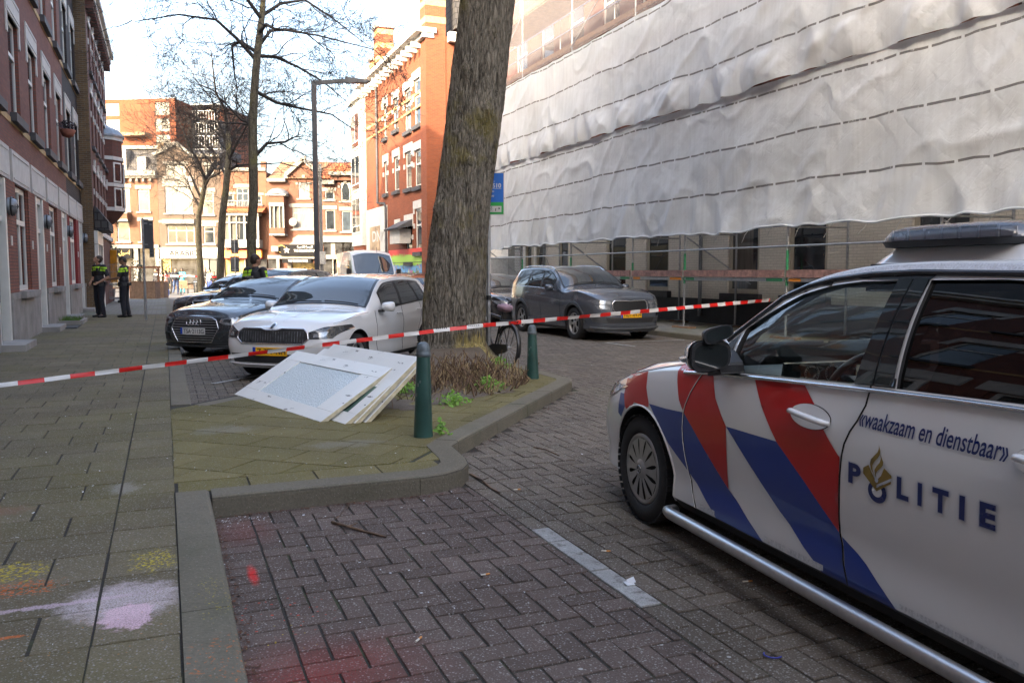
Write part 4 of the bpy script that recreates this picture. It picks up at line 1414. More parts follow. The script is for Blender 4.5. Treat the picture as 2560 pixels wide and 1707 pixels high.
m_guard = plain('blue_grey_rail', (.16, .19, .30), .5, .4)
for i in range(len(PU) - 1):
 a, b = PU[i + 1], PU[i]
 mb = MB()
 mb.tube([(a, .03, 2.03), (b, .03, 2.03)], .021, 8)
 mb.build('ledger', M['galv'], sc)
 for z in (8.95, 9.45, 10.95, 11.45, 2.45, 4.45, 6.45):
  mb = MB()
  mb.tube([(a, .03, z), (b, .03, z)], .022, 6)
  mb.build('guard_rail', m_guard, sc)
m_plank = plain('worn_red_plank', (.20, .115, .10), .8, var=.55, scale=9, bump=.2)
m_plank2 = plain('grey_deck', (.20, .19, .18), .8, var=.4, scale=5, bump=.2)
for i, (a, b) in enumerate(((13.95, 17.55), (17.65, 20.05), (20.15, 21.6), (10.25, 13.85), (6.55, 10.15))):
 mb = MB()
 mb.box(a, b, .035, .065, 1.385, 1.545)
 mb.build('toe_board', m_plank, sc)
 mb = MB()
 mb.box(a, b, -1.3, .02, 1.30, 1.345)
 d = mb.build('deck', m_plank2, sc)
 mb = MB()
 mb.box(a, b, .022, .034, 1.30, 1.375)
 mb.build('deck_edge', M['galv'], d)
 mb = MB()
 mb.box(a + .05, a + .55, .035, .04, 1.305, 1.37)
 mb.box(b - .4, b - .05, .035, .04, 1.305, 1.37)
 mb.build('edge_mark', M['green_paint'] if i % 2 == 0 else plain('orange_paint', (.6, .22, .02), .5), d)
for z in (8.35, 10.35):
 mb = MB()
 mb.box(-.9, 31.4, -1.3, -.03, z, z + .05)
 mb.build('deck', M['wood'], sc)
 mb = MB()
 mb.box(-.9, 31.4, -.02, .0, z + .051, z + .2)
 mb.build('toe_board', M['wood'], sc)
for i, u in enumerate(PU):
 for (y, du) in ((0, 0), (-1.35, -.25)):
  mb = MB()
  rr = rn.uniform(-.15, .15)
  a = Vector((math.cos(rr), math.sin(rr), 0))
  b = Vector((-math.sin(rr), math.cos(rr), 0))
  mb.obox((u + du, y, .142), a * .33, b * .1, (0, 0, .022))
  mb.build('sole_board', M['wood'], sc)
# ---- sheeting
def sheet_mat(name, trans, col, seams):
 k = NT(name)
 at_ = k.n("Attribute", attribute_name='sheetco')
 sp = k.n("SeparateXYZ")
 k.l(at_.outputs['Vector'], sp.inputs[0])
 u, z = sp.outputs[0], sp.outputs[1]
 cmb = k.n("CombineXYZ")
 k.l(k.math('MULTIPLY', u, 9.0), cmb.inputs[0])
 k.l(k.math('MULTIPLY', z, .25), cmb.inputs[1])
 rib = k.noise(cmb.outputs[0], 1.0, 2, .5)
 dirt = k.noise(at_.outputs['Vector'], .7, 5, .65)
 c = k.mix(rib, tuple(q * .80 for q in col), col)
 c = k.vmath('SCALE', c, scale=k.math('MULTIPLY_ADD', dirt, .35, .82))
 if seams:
  sag = k.math('MULTIPLY_ADD', k.noise(at_.outputs['Vector'], .35, 3, .6), .26, -.13)
  zz = k.math('ADD', z, sag)
  fr = k.math('FRACT', k.math('DIVIDE', k.math('SUBTRACT', zz, 2.42), .965))
  ln = k.math('LESS_THAN', k.math('ABSOLUTE', k.math('SUBTRACT', fr, .9)), .022)
  du = k.math('FRACT', k.math('DIVIDE', u, .62))
  ln = k.math('MULTIPLY', ln, k.math('LESS_THAN', du, .9))
  cmb2 = k.n("CombineXYZ")
  k.l(k.math('MULTIPLY', u, 6), cmb2.inputs[0])
  k.l(k.math('MULTIPLY', z, 3), cmb2.inputs[1])
  ln = k.math('MULTIPLY', ln, k.step(k.noise(cmb2.outputs[0], 1.0, 3, .7), .30, .42))
  c = k.mix(k.math('MULTIPLY', ln, .85), c, (.12, .12, .125))
 k.fin(c, .75, spec=.25)
 tr = k.n("BsdfTranslucent")
 k.l(c, tr.inputs[0])
 mx = k.n("MixShader")
 mx.inputs[0].default_value = .42
 k.l(k.b.outputs[0], mx.inputs[1])
 k.l(tr.outputs[0], mx.inputs[2])
 tp = k.n("BsdfTransparent")
 mx2 = k.n("MixShader")
 k.setin(mx2, 0, trans)
 k.l(mx.outputs[0], mx2.inputs[1])
 k.l(tp.outputs[0], mx2.inputs[2])
 k.l(mx2.outputs[0], k.out.inputs[0])
 wv = k.noise(at_.outputs['Vector'], 4, 6, .7, 1.5)
 def crease(sx, sz, rot, wd):
  r_ = k.n("VectorRotate", rotation_type='Z_AXIS')
  k.l(at_.outputs['Vector'], r_.inputs['Vector'])
  r_.inputs['Angle'].default_value = rot
  m_ = k.vmath('MULTIPLY', r_.outputs[0], (sx, sz, 1))
  return k.math('SUBTRACT', 1.0, k.step(k.math('ABSOLUTE', k.math('SUBTRACT', k.noise(m_, 1.0, 3, .6, .4), .5)), 0, wd))
 cr = k.math('ADD', crease(2.6, .7, .75, .05), k.math('ADD', crease(2.2, .6, -.9, .05), crease(5, 2.0, .5, .07)))
 k.bump(k.math('ADD', k.math('MULTIPLY', rib, .35), k.math('ADD', k.math('MULTIPLY', wv, .8), k.math('MULTIPLY', cr, .28))), .26, .04)
 return k.mat
def ridged(x):
 return 1 - abs(2 * (x - math.floor(x)) - 1)
def sheet_obj(name, u0, u1, z0, z1, mat, off, bottom, du=.06, dz=.05, amp=1.0, bunch=0.0):
 """hung sheet: wrinkles, tie points and diagonal folds as real relief"""
 nu, nz = int((u1 - u0) / du), max(4, int((z1 - z0) / dz))
 vs, co, fs = [], [], []
 ties = [u0 + 1.22 * i + .3 * math.sin(i * 2.3) for i in range(int((u1 - u0) / 1.22) + 2)]
 for j in range(nz + 1):
  tz = j / nz
  for i in range(nu + 1):
   u = u0 + (u1 - u0) * i / nu
   z = z0 + (z1 - z0) * tz
   nearest = min(abs(u - t) for t in ties)
   scal = min(1.0, nearest / .61)
   low = (1 - tz) ** 3
   zz = z + bottom * low * (math.sin(scal * math.pi / 2) - .5) * (.35 + .65 * abs(mnoise.noise((u * .45, 8, 1)))) + .10 * low * mnoise.noise((u * .35, 3.3, 0)) + .03 * low * mnoise.noise((u * 2.1, 1.3, 0))
   d = off
   d += amp * .055 * mnoise.noise((u * .55, z * .8, off * 9))
   rg = 1 - abs(mnoise.noise((u * .9 + z * .55, z * .75 - u * .12, 2 + off * 5))) * 2.2
   d += amp * .034 * max(0, rg) ** 3
   rg = 1 - abs(mnoise.noise((u * 2.3 - z * 1.1, z * 1.9, 6 + off * 5))) * 2.4
   d += amp * .010 * max(0, rg) ** 3
   d += amp * .020 * mnoise.noise((u * 1.7 + z * .9, z * 1.5 - u * .2, 4 + off * 9))
   d += amp * .008 * mnoise.noise((u * 5.2 + z * 2.5, z * 3.2, 7))
   q = (u + (z - z0) * .75) / 2.44 + .23 * mnoise.noise((u * .3, z * .3, 1))
   d += amp * .05 * max(0, ridged(q) - .72) / .28 * max(0, 1 - (z - z0) / 2.4) ** 1.2
   q = (u - (z - z0) * .55) / 3.1
   d += amp * .05 * max(0, ridged(q + .4) - .78) / .22 * max(0, 1 - (z - z0) / 1.7)
   d += low * (.07 * scal - .03)
   if bunch:
    h = (z - z0) / .75
    if h < 1:
     b = math.sin(math.pi * min(1, h * 1.05 + .02)) ** .8
     d += bunch * b * (.25 + .75 * scal) * max(.1, .5 + .9 * mnoise.noise((u * .7, 5, 2)) + .6 * mnoise.noise((u * 2.3 + z * 2.2, z * 1.2, 5)) + .25 * (1 - 3 * abs(mnoise.noise((u * 2.0 + z * 2.6, 2, 1)))))
   vs.append((u, d, zz))
   co.append((u, z, 0))
 for j in range(nz):
  for i in range(nu):
   a = j * (nu + 1) + i
   fs.append((a, a + 1, a + nu + 2, a + nu + 1))
 me = bpy.data.meshes.new(name)
 me.from_pydata(vs, [], fs)
 a = me.attributes.new('sheetco', 'FLOAT_VECTOR', 'POINT')
 a.data.foreach_set('vector', np.array(co, float).ravel())
 me.materials.append(mat)
 me.polygons.foreach_set('use_smooth', [True] * len(fs))
 ob = link(name, me)
 ob.location = UV(0, V_S, 0)
 ob.rotation_euler = (0, 0, math.pi / 2 + ANG)
 return ob, [vs[i] for i in range(nu + 1)]
m_sheet = sheet_mat('white_sheet', .05, (.75, .81, .87), True)
m_net = sheet_mat('thin_net', .66, (.60, .57, .60), False)
US0, US1 = -2.0, 32.3
s1, edge = sheet_obj('scaffold_sheet', US0, US1, 2.40, 5.42, m_sheet, .10, .10)
tag(s1, 'lower white scaffold sheet, its hem hanging above the ground floor windows', 'sheet', 'white sheets on the scaffold')
mb = MB()
for i in range(3, len(edge) - 3, 14):
 p = edge[i]
 mb.tube([p, (p[0] + .1, p[1] + .02, p[2] - .1), (p[0] + .22 + .05 * math.sin(i), p[1], p[2] - .24 - .04 * math.cos(i * 3))], .006, 4)
h = mb.build('tie_cord', m_sign_white, s1)
mb = MB()
mb.tube(edge[::2], .022, 6)
mb.build('hem', m_sheet, s1)
s2, edge = sheet_obj('scaffold_sheet', US0, US1, 5.38, 8.2, m_sheet, .16, .05, bunch=.08)
tag(s2, 'upper white scaffold sheet with a bunched fold along its lower edge', 'sheet', 'white sheets on the scaffold')
s3, edge = sheet_obj('scaffold_net', US0, US1, 8.2, 12.9, m_net, .12, .0, du=.3, dz=.3, amp=.5)
tag(s3, 'thin see-through net above the white sheets, bricks and rails showing behind', 'net')
# ================================================================== TREES
def bark(name, lo, hi, moss, sc=1.0, disp=.6, base=None):
 k = NT(name)
 p = k.obj()
 mp = k.n("Mapping")
 mp.inputs['Scale'].default_value = (1, 1, .15)
 k.l(p, mp.inputs[0])
 v = mp.outputs[0]
 nz = k.noise(v, 16 * sc, 5, .7, 1.0)
 vr = k.n("TexVoronoi", feature='DISTANCE_TO_EDGE')
 vr.inputs['Scale'].default_value = 27 * sc
 wv = k.vmath('ADD', v, k.vmath('SCALE', k.n("TexNoise").outputs[1], scale=.0))
 dn = k.n("TexNoise")
 k.l(v, dn.inputs['Vector'])
 dn.inputs['Scale'].default_value = 7 * sc
 dn.inputs['Detail'].default_value = 3
 k.l(k.vmath('ADD', v, k.vmath('SCALE', dn.outputs[1], scale=.14 / sc)), vr.inputs['Vector'])
 crack = k.math('MULTIPLY_ADD', k.step(vr.outputs[0], .0, .22), .55, k.math('MULTIPLY', k.step(k.noise(v, 11 * sc, 4, .7, .6), .36, .52), .45))
 fine = k.noise(p, 70 * sc, 4, .7)
 big = k.noise(p, 1.6, 4, .65)
 c = k.mix(nz, lo, hi)
 c = k.vmath('SCALE', c, scale=k.math('MULTIPLY_ADD', fine, 1.1, .45))
 c = k.mix(k.math('SUBTRACT', 1.0, crack), c, tuple(q * .32 for q in lo))
 mk = k.step(k.math('ADD', big, k.math('MULTIPLY', nz, .25)), .62, .85)
 c = k.mix(k.math('MULTIPLY', mk, .75), c, moss)
 c = k.mix(k.math('MULTIPLY', k.math('GREATER_THAN', k.noise(p, 34 * sc, 2, .5), .66), .55), c, (.30, .29, .26))
 if base:
  c = base(k, c, p)
 k.bump(k.math('ADD', k.math('MULTIPLY', crack, 1.0), k.math('ADD', k.math('MULTIPLY', nz, .9), k.math('MULTIPLY', fine, .35))), disp, .03)
 return k.fin(c, .95, spec=.2)
def base_patch(k, c, p):
 sp = k.n("SeparateXYZ")
 k.l(p, sp.inputs[0])
 mpz = k.n("Mapping")
 mpz.inputs['Scale'].default_value = (9, 9, 1.2)
 k.l(p, mpz.inputs[0])
 n = k.noise(mpz.outputs[0], 1.6, 4, .7)
 side = k.math('MULTIPLY', k.step(sp.outputs[0], -.05, .2), k.step(k.math('MULTIPLY', sp.outputs[1], -1.0), -.1, .3))
 z = k.math('ADD', sp.outputs[2], k.math('MULTIPLY_ADD', n, -.75, .38))
 m_ = k.math('MULTIPLY', side, k.math('SUBTRACT', 1.0, k.step(z, .40, .52)))
 m_ = k.math('MULTIPLY', m_, k.step(k.noise(mpz.outputs[0], 3.5, 3, .7), .36, .5))
 return k.mix(k.math('MULTIPLY', m_, .9), c, (.42, .34, .13))
m_bark = bark('old_bark', (.145, .130, .102), (.35, .32, .265), (.20, .17, .05), base=base_patch, disp=.9)
m_bark2 = bark('street_tree_bark', (.09, .08, .055), (.20, .18, .135), (.16, .15, .06), sc=1.3, disp=.5)
m_twig = plain('twig_bark', (.028, .024, .021), .9, var=.3)
def grow(mb, p, d, r, L, lev, rnd, nch=(3, 5), up=.12, spread=.8, rmin=.007, sides=5, decay=.62):
 """one wandering limb with side shoots; everything goes into one mesh"""
 p = Vector(p)
 d = Vector(d).normalized()
 n = max(3, int(L / max(.22, r * 5)) + 1)
 n = min(n, 9)
 pts, rad = [p.copy()], [r]
 kid = []
 for i in range(n):
  j = Vector((rnd.gauss(0, 1), rnd.gauss(0, 1), rnd.gauss(0, 1))) * (.17 if lev < 2 else .24)
  d = (d + j + Vector((0, 0, up * (1 if lev < 3 else .3)))).normalized()
  p = p + d * (L / n)
  t = (i + 1) / n
  pts.append(p.copy())
  rad.append(max(rmin * .6, r * (1 - .72 * t)))
  kid.append((p.copy(), d.copy(), rad[-1], t))
 mb.tube(pts, rad, sides if lev < 2 else 4 if lev < 3 else 3, caps=False, smooth=True)
 if lev >= 5 or L < .28: return
 k = rnd.randint(*nch) + (1 if lev < 2 else 0)
 for c in range(k):
  q, dd, rr, t = kid[min(len(kid) - 1, int((.22 + .78 * (c + rnd.random()) / k) * len(kid)))]
  ax = dd.orthogonal()
  ax.rotate(Matrix.Rotation(rnd.uniform(0, 6.283), 3, dd))
  nd = (dd + ax * rnd.uniform(.45, 1.0) * spread).normalized()
  grow(mb, q, nd, max(rmin, rr * rnd.uniform(.5, .8)), L * decay * rnd.uniform(.75, 1.15), lev + 1, rnd, nch, up, spread, rmin, sides, decay)
def trunk_mesh(mb, pts, rads, n=14, lump=.06, seed=0, sub=6):
 P_ = [Vector(p) for p in pts]
 ts = list(range(len(P_)))
 fx, fy, fz, fr = [pchip(list(zip(ts, [p[i] for p in P_]))) for i in range(3)] + [pchip(list(zip(ts, rads)))]
 vs, fs = [], []
 m_ = (len(P_) - 1) * sub
 for i in range(m_ + 1):
  t = i / sub
  c = Vector((fx(t), fy(t), fz(t)))
  r = fr(t)
  for kk in range(n):
   a = 2 * math.pi * kk / n
   q = 1 + lump * mnoise.noise((math.cos(a) * 1.2 + seed, math.sin(a) * 1.2, c.z * .7)) + lump * .4 * mnoise.noise((math.cos(a) * 3 + seed, math.sin(a) * 3, c.z * 2.2))
   vs.append(c + Vector((math.cos(a), math.sin(a), 0)) * r * q)
 for i in range(m_):
  for kk in range(n):
   fs.append((i * n + kk, i * n + (kk + 1) % n, (i + 1) * n + (kk + 1) % n, (i + 1) * n + kk))
 mb.add(vs, fs, 0, True)
# ---- big old street tree beside the tape
TREE = Vector((-.90, 12.95, .1))
t = thing('street_tree', 'thick old tree trunk with mossy fissured bark, standing behind the red and white tape', 'tree', TREE)
edge_px = [(905, 1132, 232), (880, 1134, 180), (850, 1135, 158), (740, 1138, 152), (588, 1147, 138), (474, 1160, 133), (300, 1185, 132), (0, 1220, 129), (-160, 1245, 128)]
pts, rad = [], []
for (py, px, wd) in edge_px:
 q = at(px, py, 12.95)
 pts.append(Vector(q) - TREE)
 rad.append(wd / 2 / 2100 * 12.95)
pts[0].z = min(pts[0].z, .0)
vs, fs = [], []
n = 260
ts = [p.z for p in pts]
fx = pchip([(p.z, p.x) for p in pts])
fr = pchip([(p.z, r_) for p, r_ in zip(pts, rad)])
z0, z1 = pts[0].z - .25, pts[-1].z
nzr = 330
for i in range(nzr + 1):
 z = z0 + (z1 - z0) * i / nzr
 r = fr(z) * (1 + (.0 if z > .5 else .0))
 cx = fx(z)
 for kk in range(n):
  a = 2 * math.pi * kk / n
  ca, sa = math.cos(a), math.sin(a)
  w1 = mnoise.noise((ca * 2.2, sa * 2.2, z * .5)) * .6
  rg = abs(mnoise.noise((ca * 12 + w1, sa * 12 + w1, z * 1.9)))
  rg2 = abs(mnoise.noise((ca * 24 + w1 * 2, sa * 24, z * 5.0 + 3)))
  q = r * (1 + .05 * mnoise.noise((ca * 1.1, sa * 1.1, z * .6)) + .03 * mnoise.noise((ca * 2.5, sa * 2.5, z * 1.6 + 5)))
  q += .021 * min(rg, .30) / .30 + .013 * min(rg2, .30) / .30 - .016
  for (bz, ba, br, bh) in ((3.75, -1.15, .16, .075), (3.05, -1.45, .13, .05), (4.35, -1.9, .14, .06), (2.35, -2.4, .2, .06), (2.0, -2.2, .12, .04), (4.9, -1.2, .12, .05)):
   da = math.atan2(math.sin(a - ba), math.cos(a - ba)) * r
   dd = math.hypot(da, (z - bz) * .8) / br
   if dd < 1.6: q += bh * math.exp(-dd * dd * 2) * (1 + .6 * mnoise.noise((a * 9, z * 9, 2)))
  fl = max(0, .38 - z)
  q += fl * fl * .9 * (.6 + .8 * abs(math.sin(a * 2.5 + .6)))
  vs.append((cx + ca * q, sa * q, z))
for i in range(nzr):
 for kk in range(n):
  fs.append((i * n + kk, i * n + (kk + 1) % n, (i + 1) * n + (kk + 1) % n, (i + 1) * n + kk))
mb = MB()
mb.add(vs, fs, 0, True)
tr = mb.build('trunk', m_bark, t, fix=False)
mb = MB()
rnd = random.Random(11)
top = pts[-1]
for i in range(7):
 a = i * .9 + .3
 d = Vector((math.cos(a) * .8, math.sin(a) * .8, .8))
 grow(mb, top + Vector((0, 0, -.2 + .12 * i)), d, .17 - .01 * i, rnd.uniform(3.2, 4.6), 0, rnd, (4, 6), .10, .85, .007)
mb.build('crown', m_twig, t)
# ---- three bare street trees further up the street
SIDE = [
 ('tallest bare tree, with straight lichen spotted trunk running out of the top of the picture', 31.0,
  [(629, 712), (628, 600), (634, 480), (632, 330), (642, 150), (655, 40), (662, -60)], [13.5, 11.5, 11, 10.5, 9, 7.5, 5.5],
  [((640, 150), (560, 70, -1), (430, 118, -2), 5.0), ((644, 120), (700, 60, 1), (790, 90, 1), 4.2), ((638, 228), (742, 270, .5), (905, 328, 0), 4.6), ((655, 50), (610, -20, -1), (470, -10, -2), 5.2), ((655, 40), (740, -20, 1), (860, 40, 2), 5.2),
   ((646, 140), (715, 140, 2), (830, 210, 2), 4.0), ((640, 130), (560, 100, 1), (520, 190, 2), 3.6), ((634, 395), (690, 340, 1), (720, 330, 1), 2.2), ((636, 330), (600, 300, 0), (540, 240, 0), 2.4), ((650, 80), (720, 110, -2), (960, 180, -2), 5)], 3),
 ('bare tree with forked crown, between the tallest and the lowest bare tree', 44.0,
  [(548, 705), (555, 560), (565, 470), (572, 380), (570, 330)], [9.5, 8.5, 8, 7, 5.5],
  [((572, 385), (545, 300, 0), (505, 220, 0), 5), ((571, 360), (600, 290, 1), (620, 210, 1), 5), ((570, 330), (560, 240, -1), (555, 150, -1), 5.5), ((566, 430), (615, 412, 0), (760, 418, 1), 4), ((564, 440), (520, 420, 1), (470, 360, 1), 4), ((572, 380), (540, 340, 2), (430, 280, 2), 5), ((572, 400), (640, 350, -2), (690, 300, -2), 4.5)], 7),
 ('lowest bare tree with a twisted dark crown, in front of the ARABIC shop', 50.0,
  [(503, 712), (497, 600), (496, 550), (505, 500), (514, 450)], [9.0, 7.5, 7, 6, 5],
  [((505, 500), (478, 440, 0), (440, 400, 0), 4.5), ((514, 450), (525, 390, 1), (505, 330, 1), 4.5), ((510, 470), (560, 440, -1), (580, 400, -1), 4), ((514, 450), (490, 380, -1), (470, 300, -1), 4.5), ((500, 520), (470, 490, 1), (440, 440, 1), 4), ((514, 452), (545, 370, 2), (530, 290, 2), 4.5), ((512, 460), (470, 400, 2), (395, 350, 1), 4.5)], 12),
]
for (lab, D, path, wd, limbs, seed) in SIDE:
 b0 = Vector(at(path[0][0], path[0][1], D))
 b0.z = .1
 t = thing('bare_tree', lab, 'tree', b0, 0, 'bare trees along the left pavement')
 mb = MB()
 pp = [Vector(at(px, py, D)) - b0 for px, py in path]
 pp[0].z = -.1
 rr = [q / 2100 * D for q in wd]
 trunk_mesh(mb, pp, rr, 14, .10, seed)
 mb.build('trunk', m_bark2, t)
 mb = MB()
 rnd = random.Random(seed)
 for (a, b, c, L) in limbs:
  A = Vector(at(a[0], a[1], D)) - b0
  B = Vector(at(b[0], b[1], D)) - b0 + Vector((0, b[2], 0))
  C = Vector(at(c[0], c[1], D)) - b0 + Vector((0, c[2] * 1.6, 0))
  r0 = .075 if D < 40 else .085
  mid = (A + B) / 2 + Vector((0, 0, .15))
  m2 = (B + C) / 2 + Vector((0, 0, .18))
  path_ = [A, mid, B, m2, C]
  jit = [q + Vector((rnd.gauss(0, .07), rnd.gauss(0, .1), rnd.gauss(0, .07))) if i else q for i, q in enumerate(path_)]
  mb.tube(jit, [r0, r0 * .8, r0 * .6, r0 * .42, r0 * .22], 6, caps=False)
  rm = .0075 if D < 40 else .0085
  for i in range(1, len(jit)):
   dd = (jit[i] - jit[i - 1]).normalized()
   seglen = (jit[i] - jit[i - 1]).length
   for s_ in range(max(2, int(seglen * (1.6 if D < 40 else .8)))):
    ax = dd.orthogonal()
    ax.rotate(Matrix.Rotation(rnd.uniform(0, 6.283), 3, dd))
    q = jit[i - 1].lerp(jit[i], rnd.random())
    grow(mb, q, (dd * .9 + ax * rnd.uniform(.4, .8)).normalized(), r0 * (.50 - .07 * i) * rnd.uniform(.7, 1.1), rnd.uniform(1.2, 2.4) * (1.0 if D < 40 else 1.2), 2, rnd, (3, 5), .03, .75, rm)
  grow(mb, C, (C - m2), r0 * .24, 1.6, 2, rnd, (4, 6), .03, .8, rm)
 mb.build('crown', m_twig, t)
# ================================================================== CARS
def paint(name, col, rough=.28, coat=1.0, metal=0.0, dirt=.06):
 k = NT(name)
 p = k.obj()
 n = k.noise(p, 2.2, 5, .65)
 n2 = k.noise(p, 60, 3, .6)
 c = k.ramp(n, [(.3, tuple(q * (1 - dirt) for q in col)), (.75, tuple(min(1, q * (1 + dirt * .5)) for q in col))])
 sp = k.n("SeparateXYZ")
 k.l(p, sp.inputs[0])
 low = k.math('MULTIPLY', k.math('SUBTRACT', 1.0, k.step(k.math('ADD', sp.outputs[2], k.math('MULTIPLY', n, .15)), .26, .5)), .22)
 c = k.mix(low, c, (.16, .15, .13))
 r = k.math('MULTIPLY_ADD', n, .05, rough - .02)
 k.bump(n, .004, .05)
 return k.fin(c, r, metal, .5, coat, .04)
def clear_glass(name, tint, refl=1.0):
 k = NT(name)
 tp = k.n("BsdfTransparent")
 tp.inputs[0].default_value = c4(tint)
 gl = k.n("BsdfGlossy")
 gl.inputs['Roughness'].default_value = .01
 gl.inputs['Color'].default_value = (1, 1, 1, 1)
 fr = k.n("Fresnel")
 fr.inputs[0].default_value = 1.55
 nz = k.noise(k.obj(), 1.2, 2, .5)
 bp = k.n("Bump")
 bp.inputs['Strength'].default_value = .02
 bp.inputs['Distance'].default_value = .03
 k.l(nz, bp.inputs['Height'])
 k.l(bp.outputs[0], gl.inputs['Normal'])
 mx = k.n("MixShader")
 k.l(k.math('MULTIPLY', fr.outputs[0], refl, clamp=True), mx.inputs[0])
 k.l(tp.outputs[0], mx.inputs[1])
 k.l(gl.outputs[0], mx.inputs[2])
 k.l(mx.outputs[0], k.out.inputs[0])
 return k.mat
M['car_glass'] = clear_glass('tinted_car_glass', (.20, .24, .23), 1.7)
M['car_glass_clear'] = clear_glass('clear_car_glass', (.86, .93, .90), 1.3)
M['car_glass_dark'] = clear_glass('privacy_glass', (.035, .037, .04), 1.3)
k = NT('screen_glass')
k.bump(k.noise(k.obj(), 1.0, 2, .5), .02, .03)
M['screen'] = k.fin(k.mix(k.noise(k.obj(), 2.2, 3, .6), (.010, .013, .015), (.03, .037, .037)), .02, 0, .55, .3, .01)
k.b.inputs['IOR'].default_value = 1.5
k = NT('windscreen_glass')
k.bump(k.noise(k.obj(), 1.0, 2, .5), .015, .03)
M['windscreen'] = k.fin(k.mix(k.noise(k.obj(), 1.6, 3, .6), (.012, .018, .022), (.035, .045, .05)), .015, 0, .5, .2, .01)
k.b.inputs['IOR'].default_value = 1.85
M['lamp'] = plain('headlamp_glass', (.26, .28, .30), .16, .5, var=.7, scale=14, spec=1.0, coat=1.0)
M['lamp_dark'] = plain('headlamp_shadow', (.05, .055, .06), .1, .3, var=.7, scale=20, coat=1.0)
M['tail'] = plain('tail_lamp', (.45, .02, .015), .12, var=.3, scale=12, coat=1.0)
M['wheel_silver'] = plain('wheel_silver', (.42, .42, .42), .35, .7, var=.12, scale=20)
M['plate_yellow'] = plain('plate_yellow', (.80, .42, .01), .45, var=.06)
M['plate_white'] = plain('plate_white', (.60, .60, .58), .45, var=.06)
M['plate_blue'] = plain('plate_blue', (.01, .06, .42), .4, var=.1)
M['arch_black'] = plain('wheel_well', (.010, .010, .010), .9, var=.3)
M['car_seam'] = plain('door_seam', (.006, .006, .006), .8)
M['cladding'] = plain('dark_cladding', (.05, .055, .06), .5, var=.2)
def car_curves(Lf, wb, Lr, hw, zh, zcowl, zb0, zb1, zr, xc, xr, xre, tail=.5, sill=.2, hood_bulge=.05):
 E_ = wb + Lr
 c = {}
 c['W'] = pchip([(-Lf, .68 * hw), (-Lf + .05, .80 * hw), (-Lf + .16, .895 * hw), (-Lf + .38, .955 * hw), (-.1, .985 * hw), (.6, hw), (wb - .4, hw), (wb + .1, .985 * hw), (E_ - .32, .91 * hw), (E_ - .08, .83 * hw), (E_, .72 * hw)])
 c['zb'] = pchip([(-Lf, zh - .12), (-Lf + .22, zh - .03), (0, zh + .075), (xc - .1, zb0 - .02), (xc + .3, zb0), (wb, zb1), (E_, zb1 - .02)])
 c['ys'] = pchip([(-Lf, .5 * hw), (-Lf + .2, .74 * hw), (0, .85 * hw), (xc, .885 * hw), (xr, .74 * hw), ((xr + xre) / 2, .715 * hw), (xre, .70 * hw), (E_, .66 * hw)])
 c['zt'] = pchip([(-Lf, zh - .07), (-Lf + .22, zh + .02), (0, zh + .115), (xc - .06, zb0 + .025), (xc + .12, zb0 + .12), ((xc + xr) / 2, (zb0 + zr) / 2 + .045), (xr, zr - .085), ((xr + xre) / 2, zr - .05), (xre, zr - .09), (E_ - .18, zb1 + .5 * (zr - zb1)), (E_, zb1 + .04)])
 c['zc'] = pchip([(-Lf, zh - .04), (-Lf + .2, zh + .07), (0, zh + .13 + hood_bulge * .4), (xc - .12, zcowl), ((xc + xr) / 2 - .06, (zcowl + zr) / 2 + .06), (xr - .08, zr - .045), ((xr + xre) / 2, zr), (xre, zr - .035), (E_ - .16, zb1 + .55 * (zr - zb1)), (E_, zb1 + .06)])
 c['sill'] = lambda x: sill
 c['dim'] = (Lf, wb, Lr, hw, xc, xr, xre, zr)
 return c
PROF = pchip([(0, .085), (.06, .035), (.14, .02), (.24, .028), (.34, .030), (.45, .014), (.62, .0), (.76, .004), (.86, .022), (.94, .030), (1, .042)])
PROF_FLAT = pchip([(0, .05), (.08, .015), (.3, .006), (.6, .0), (.9, .006), (1, .02)])
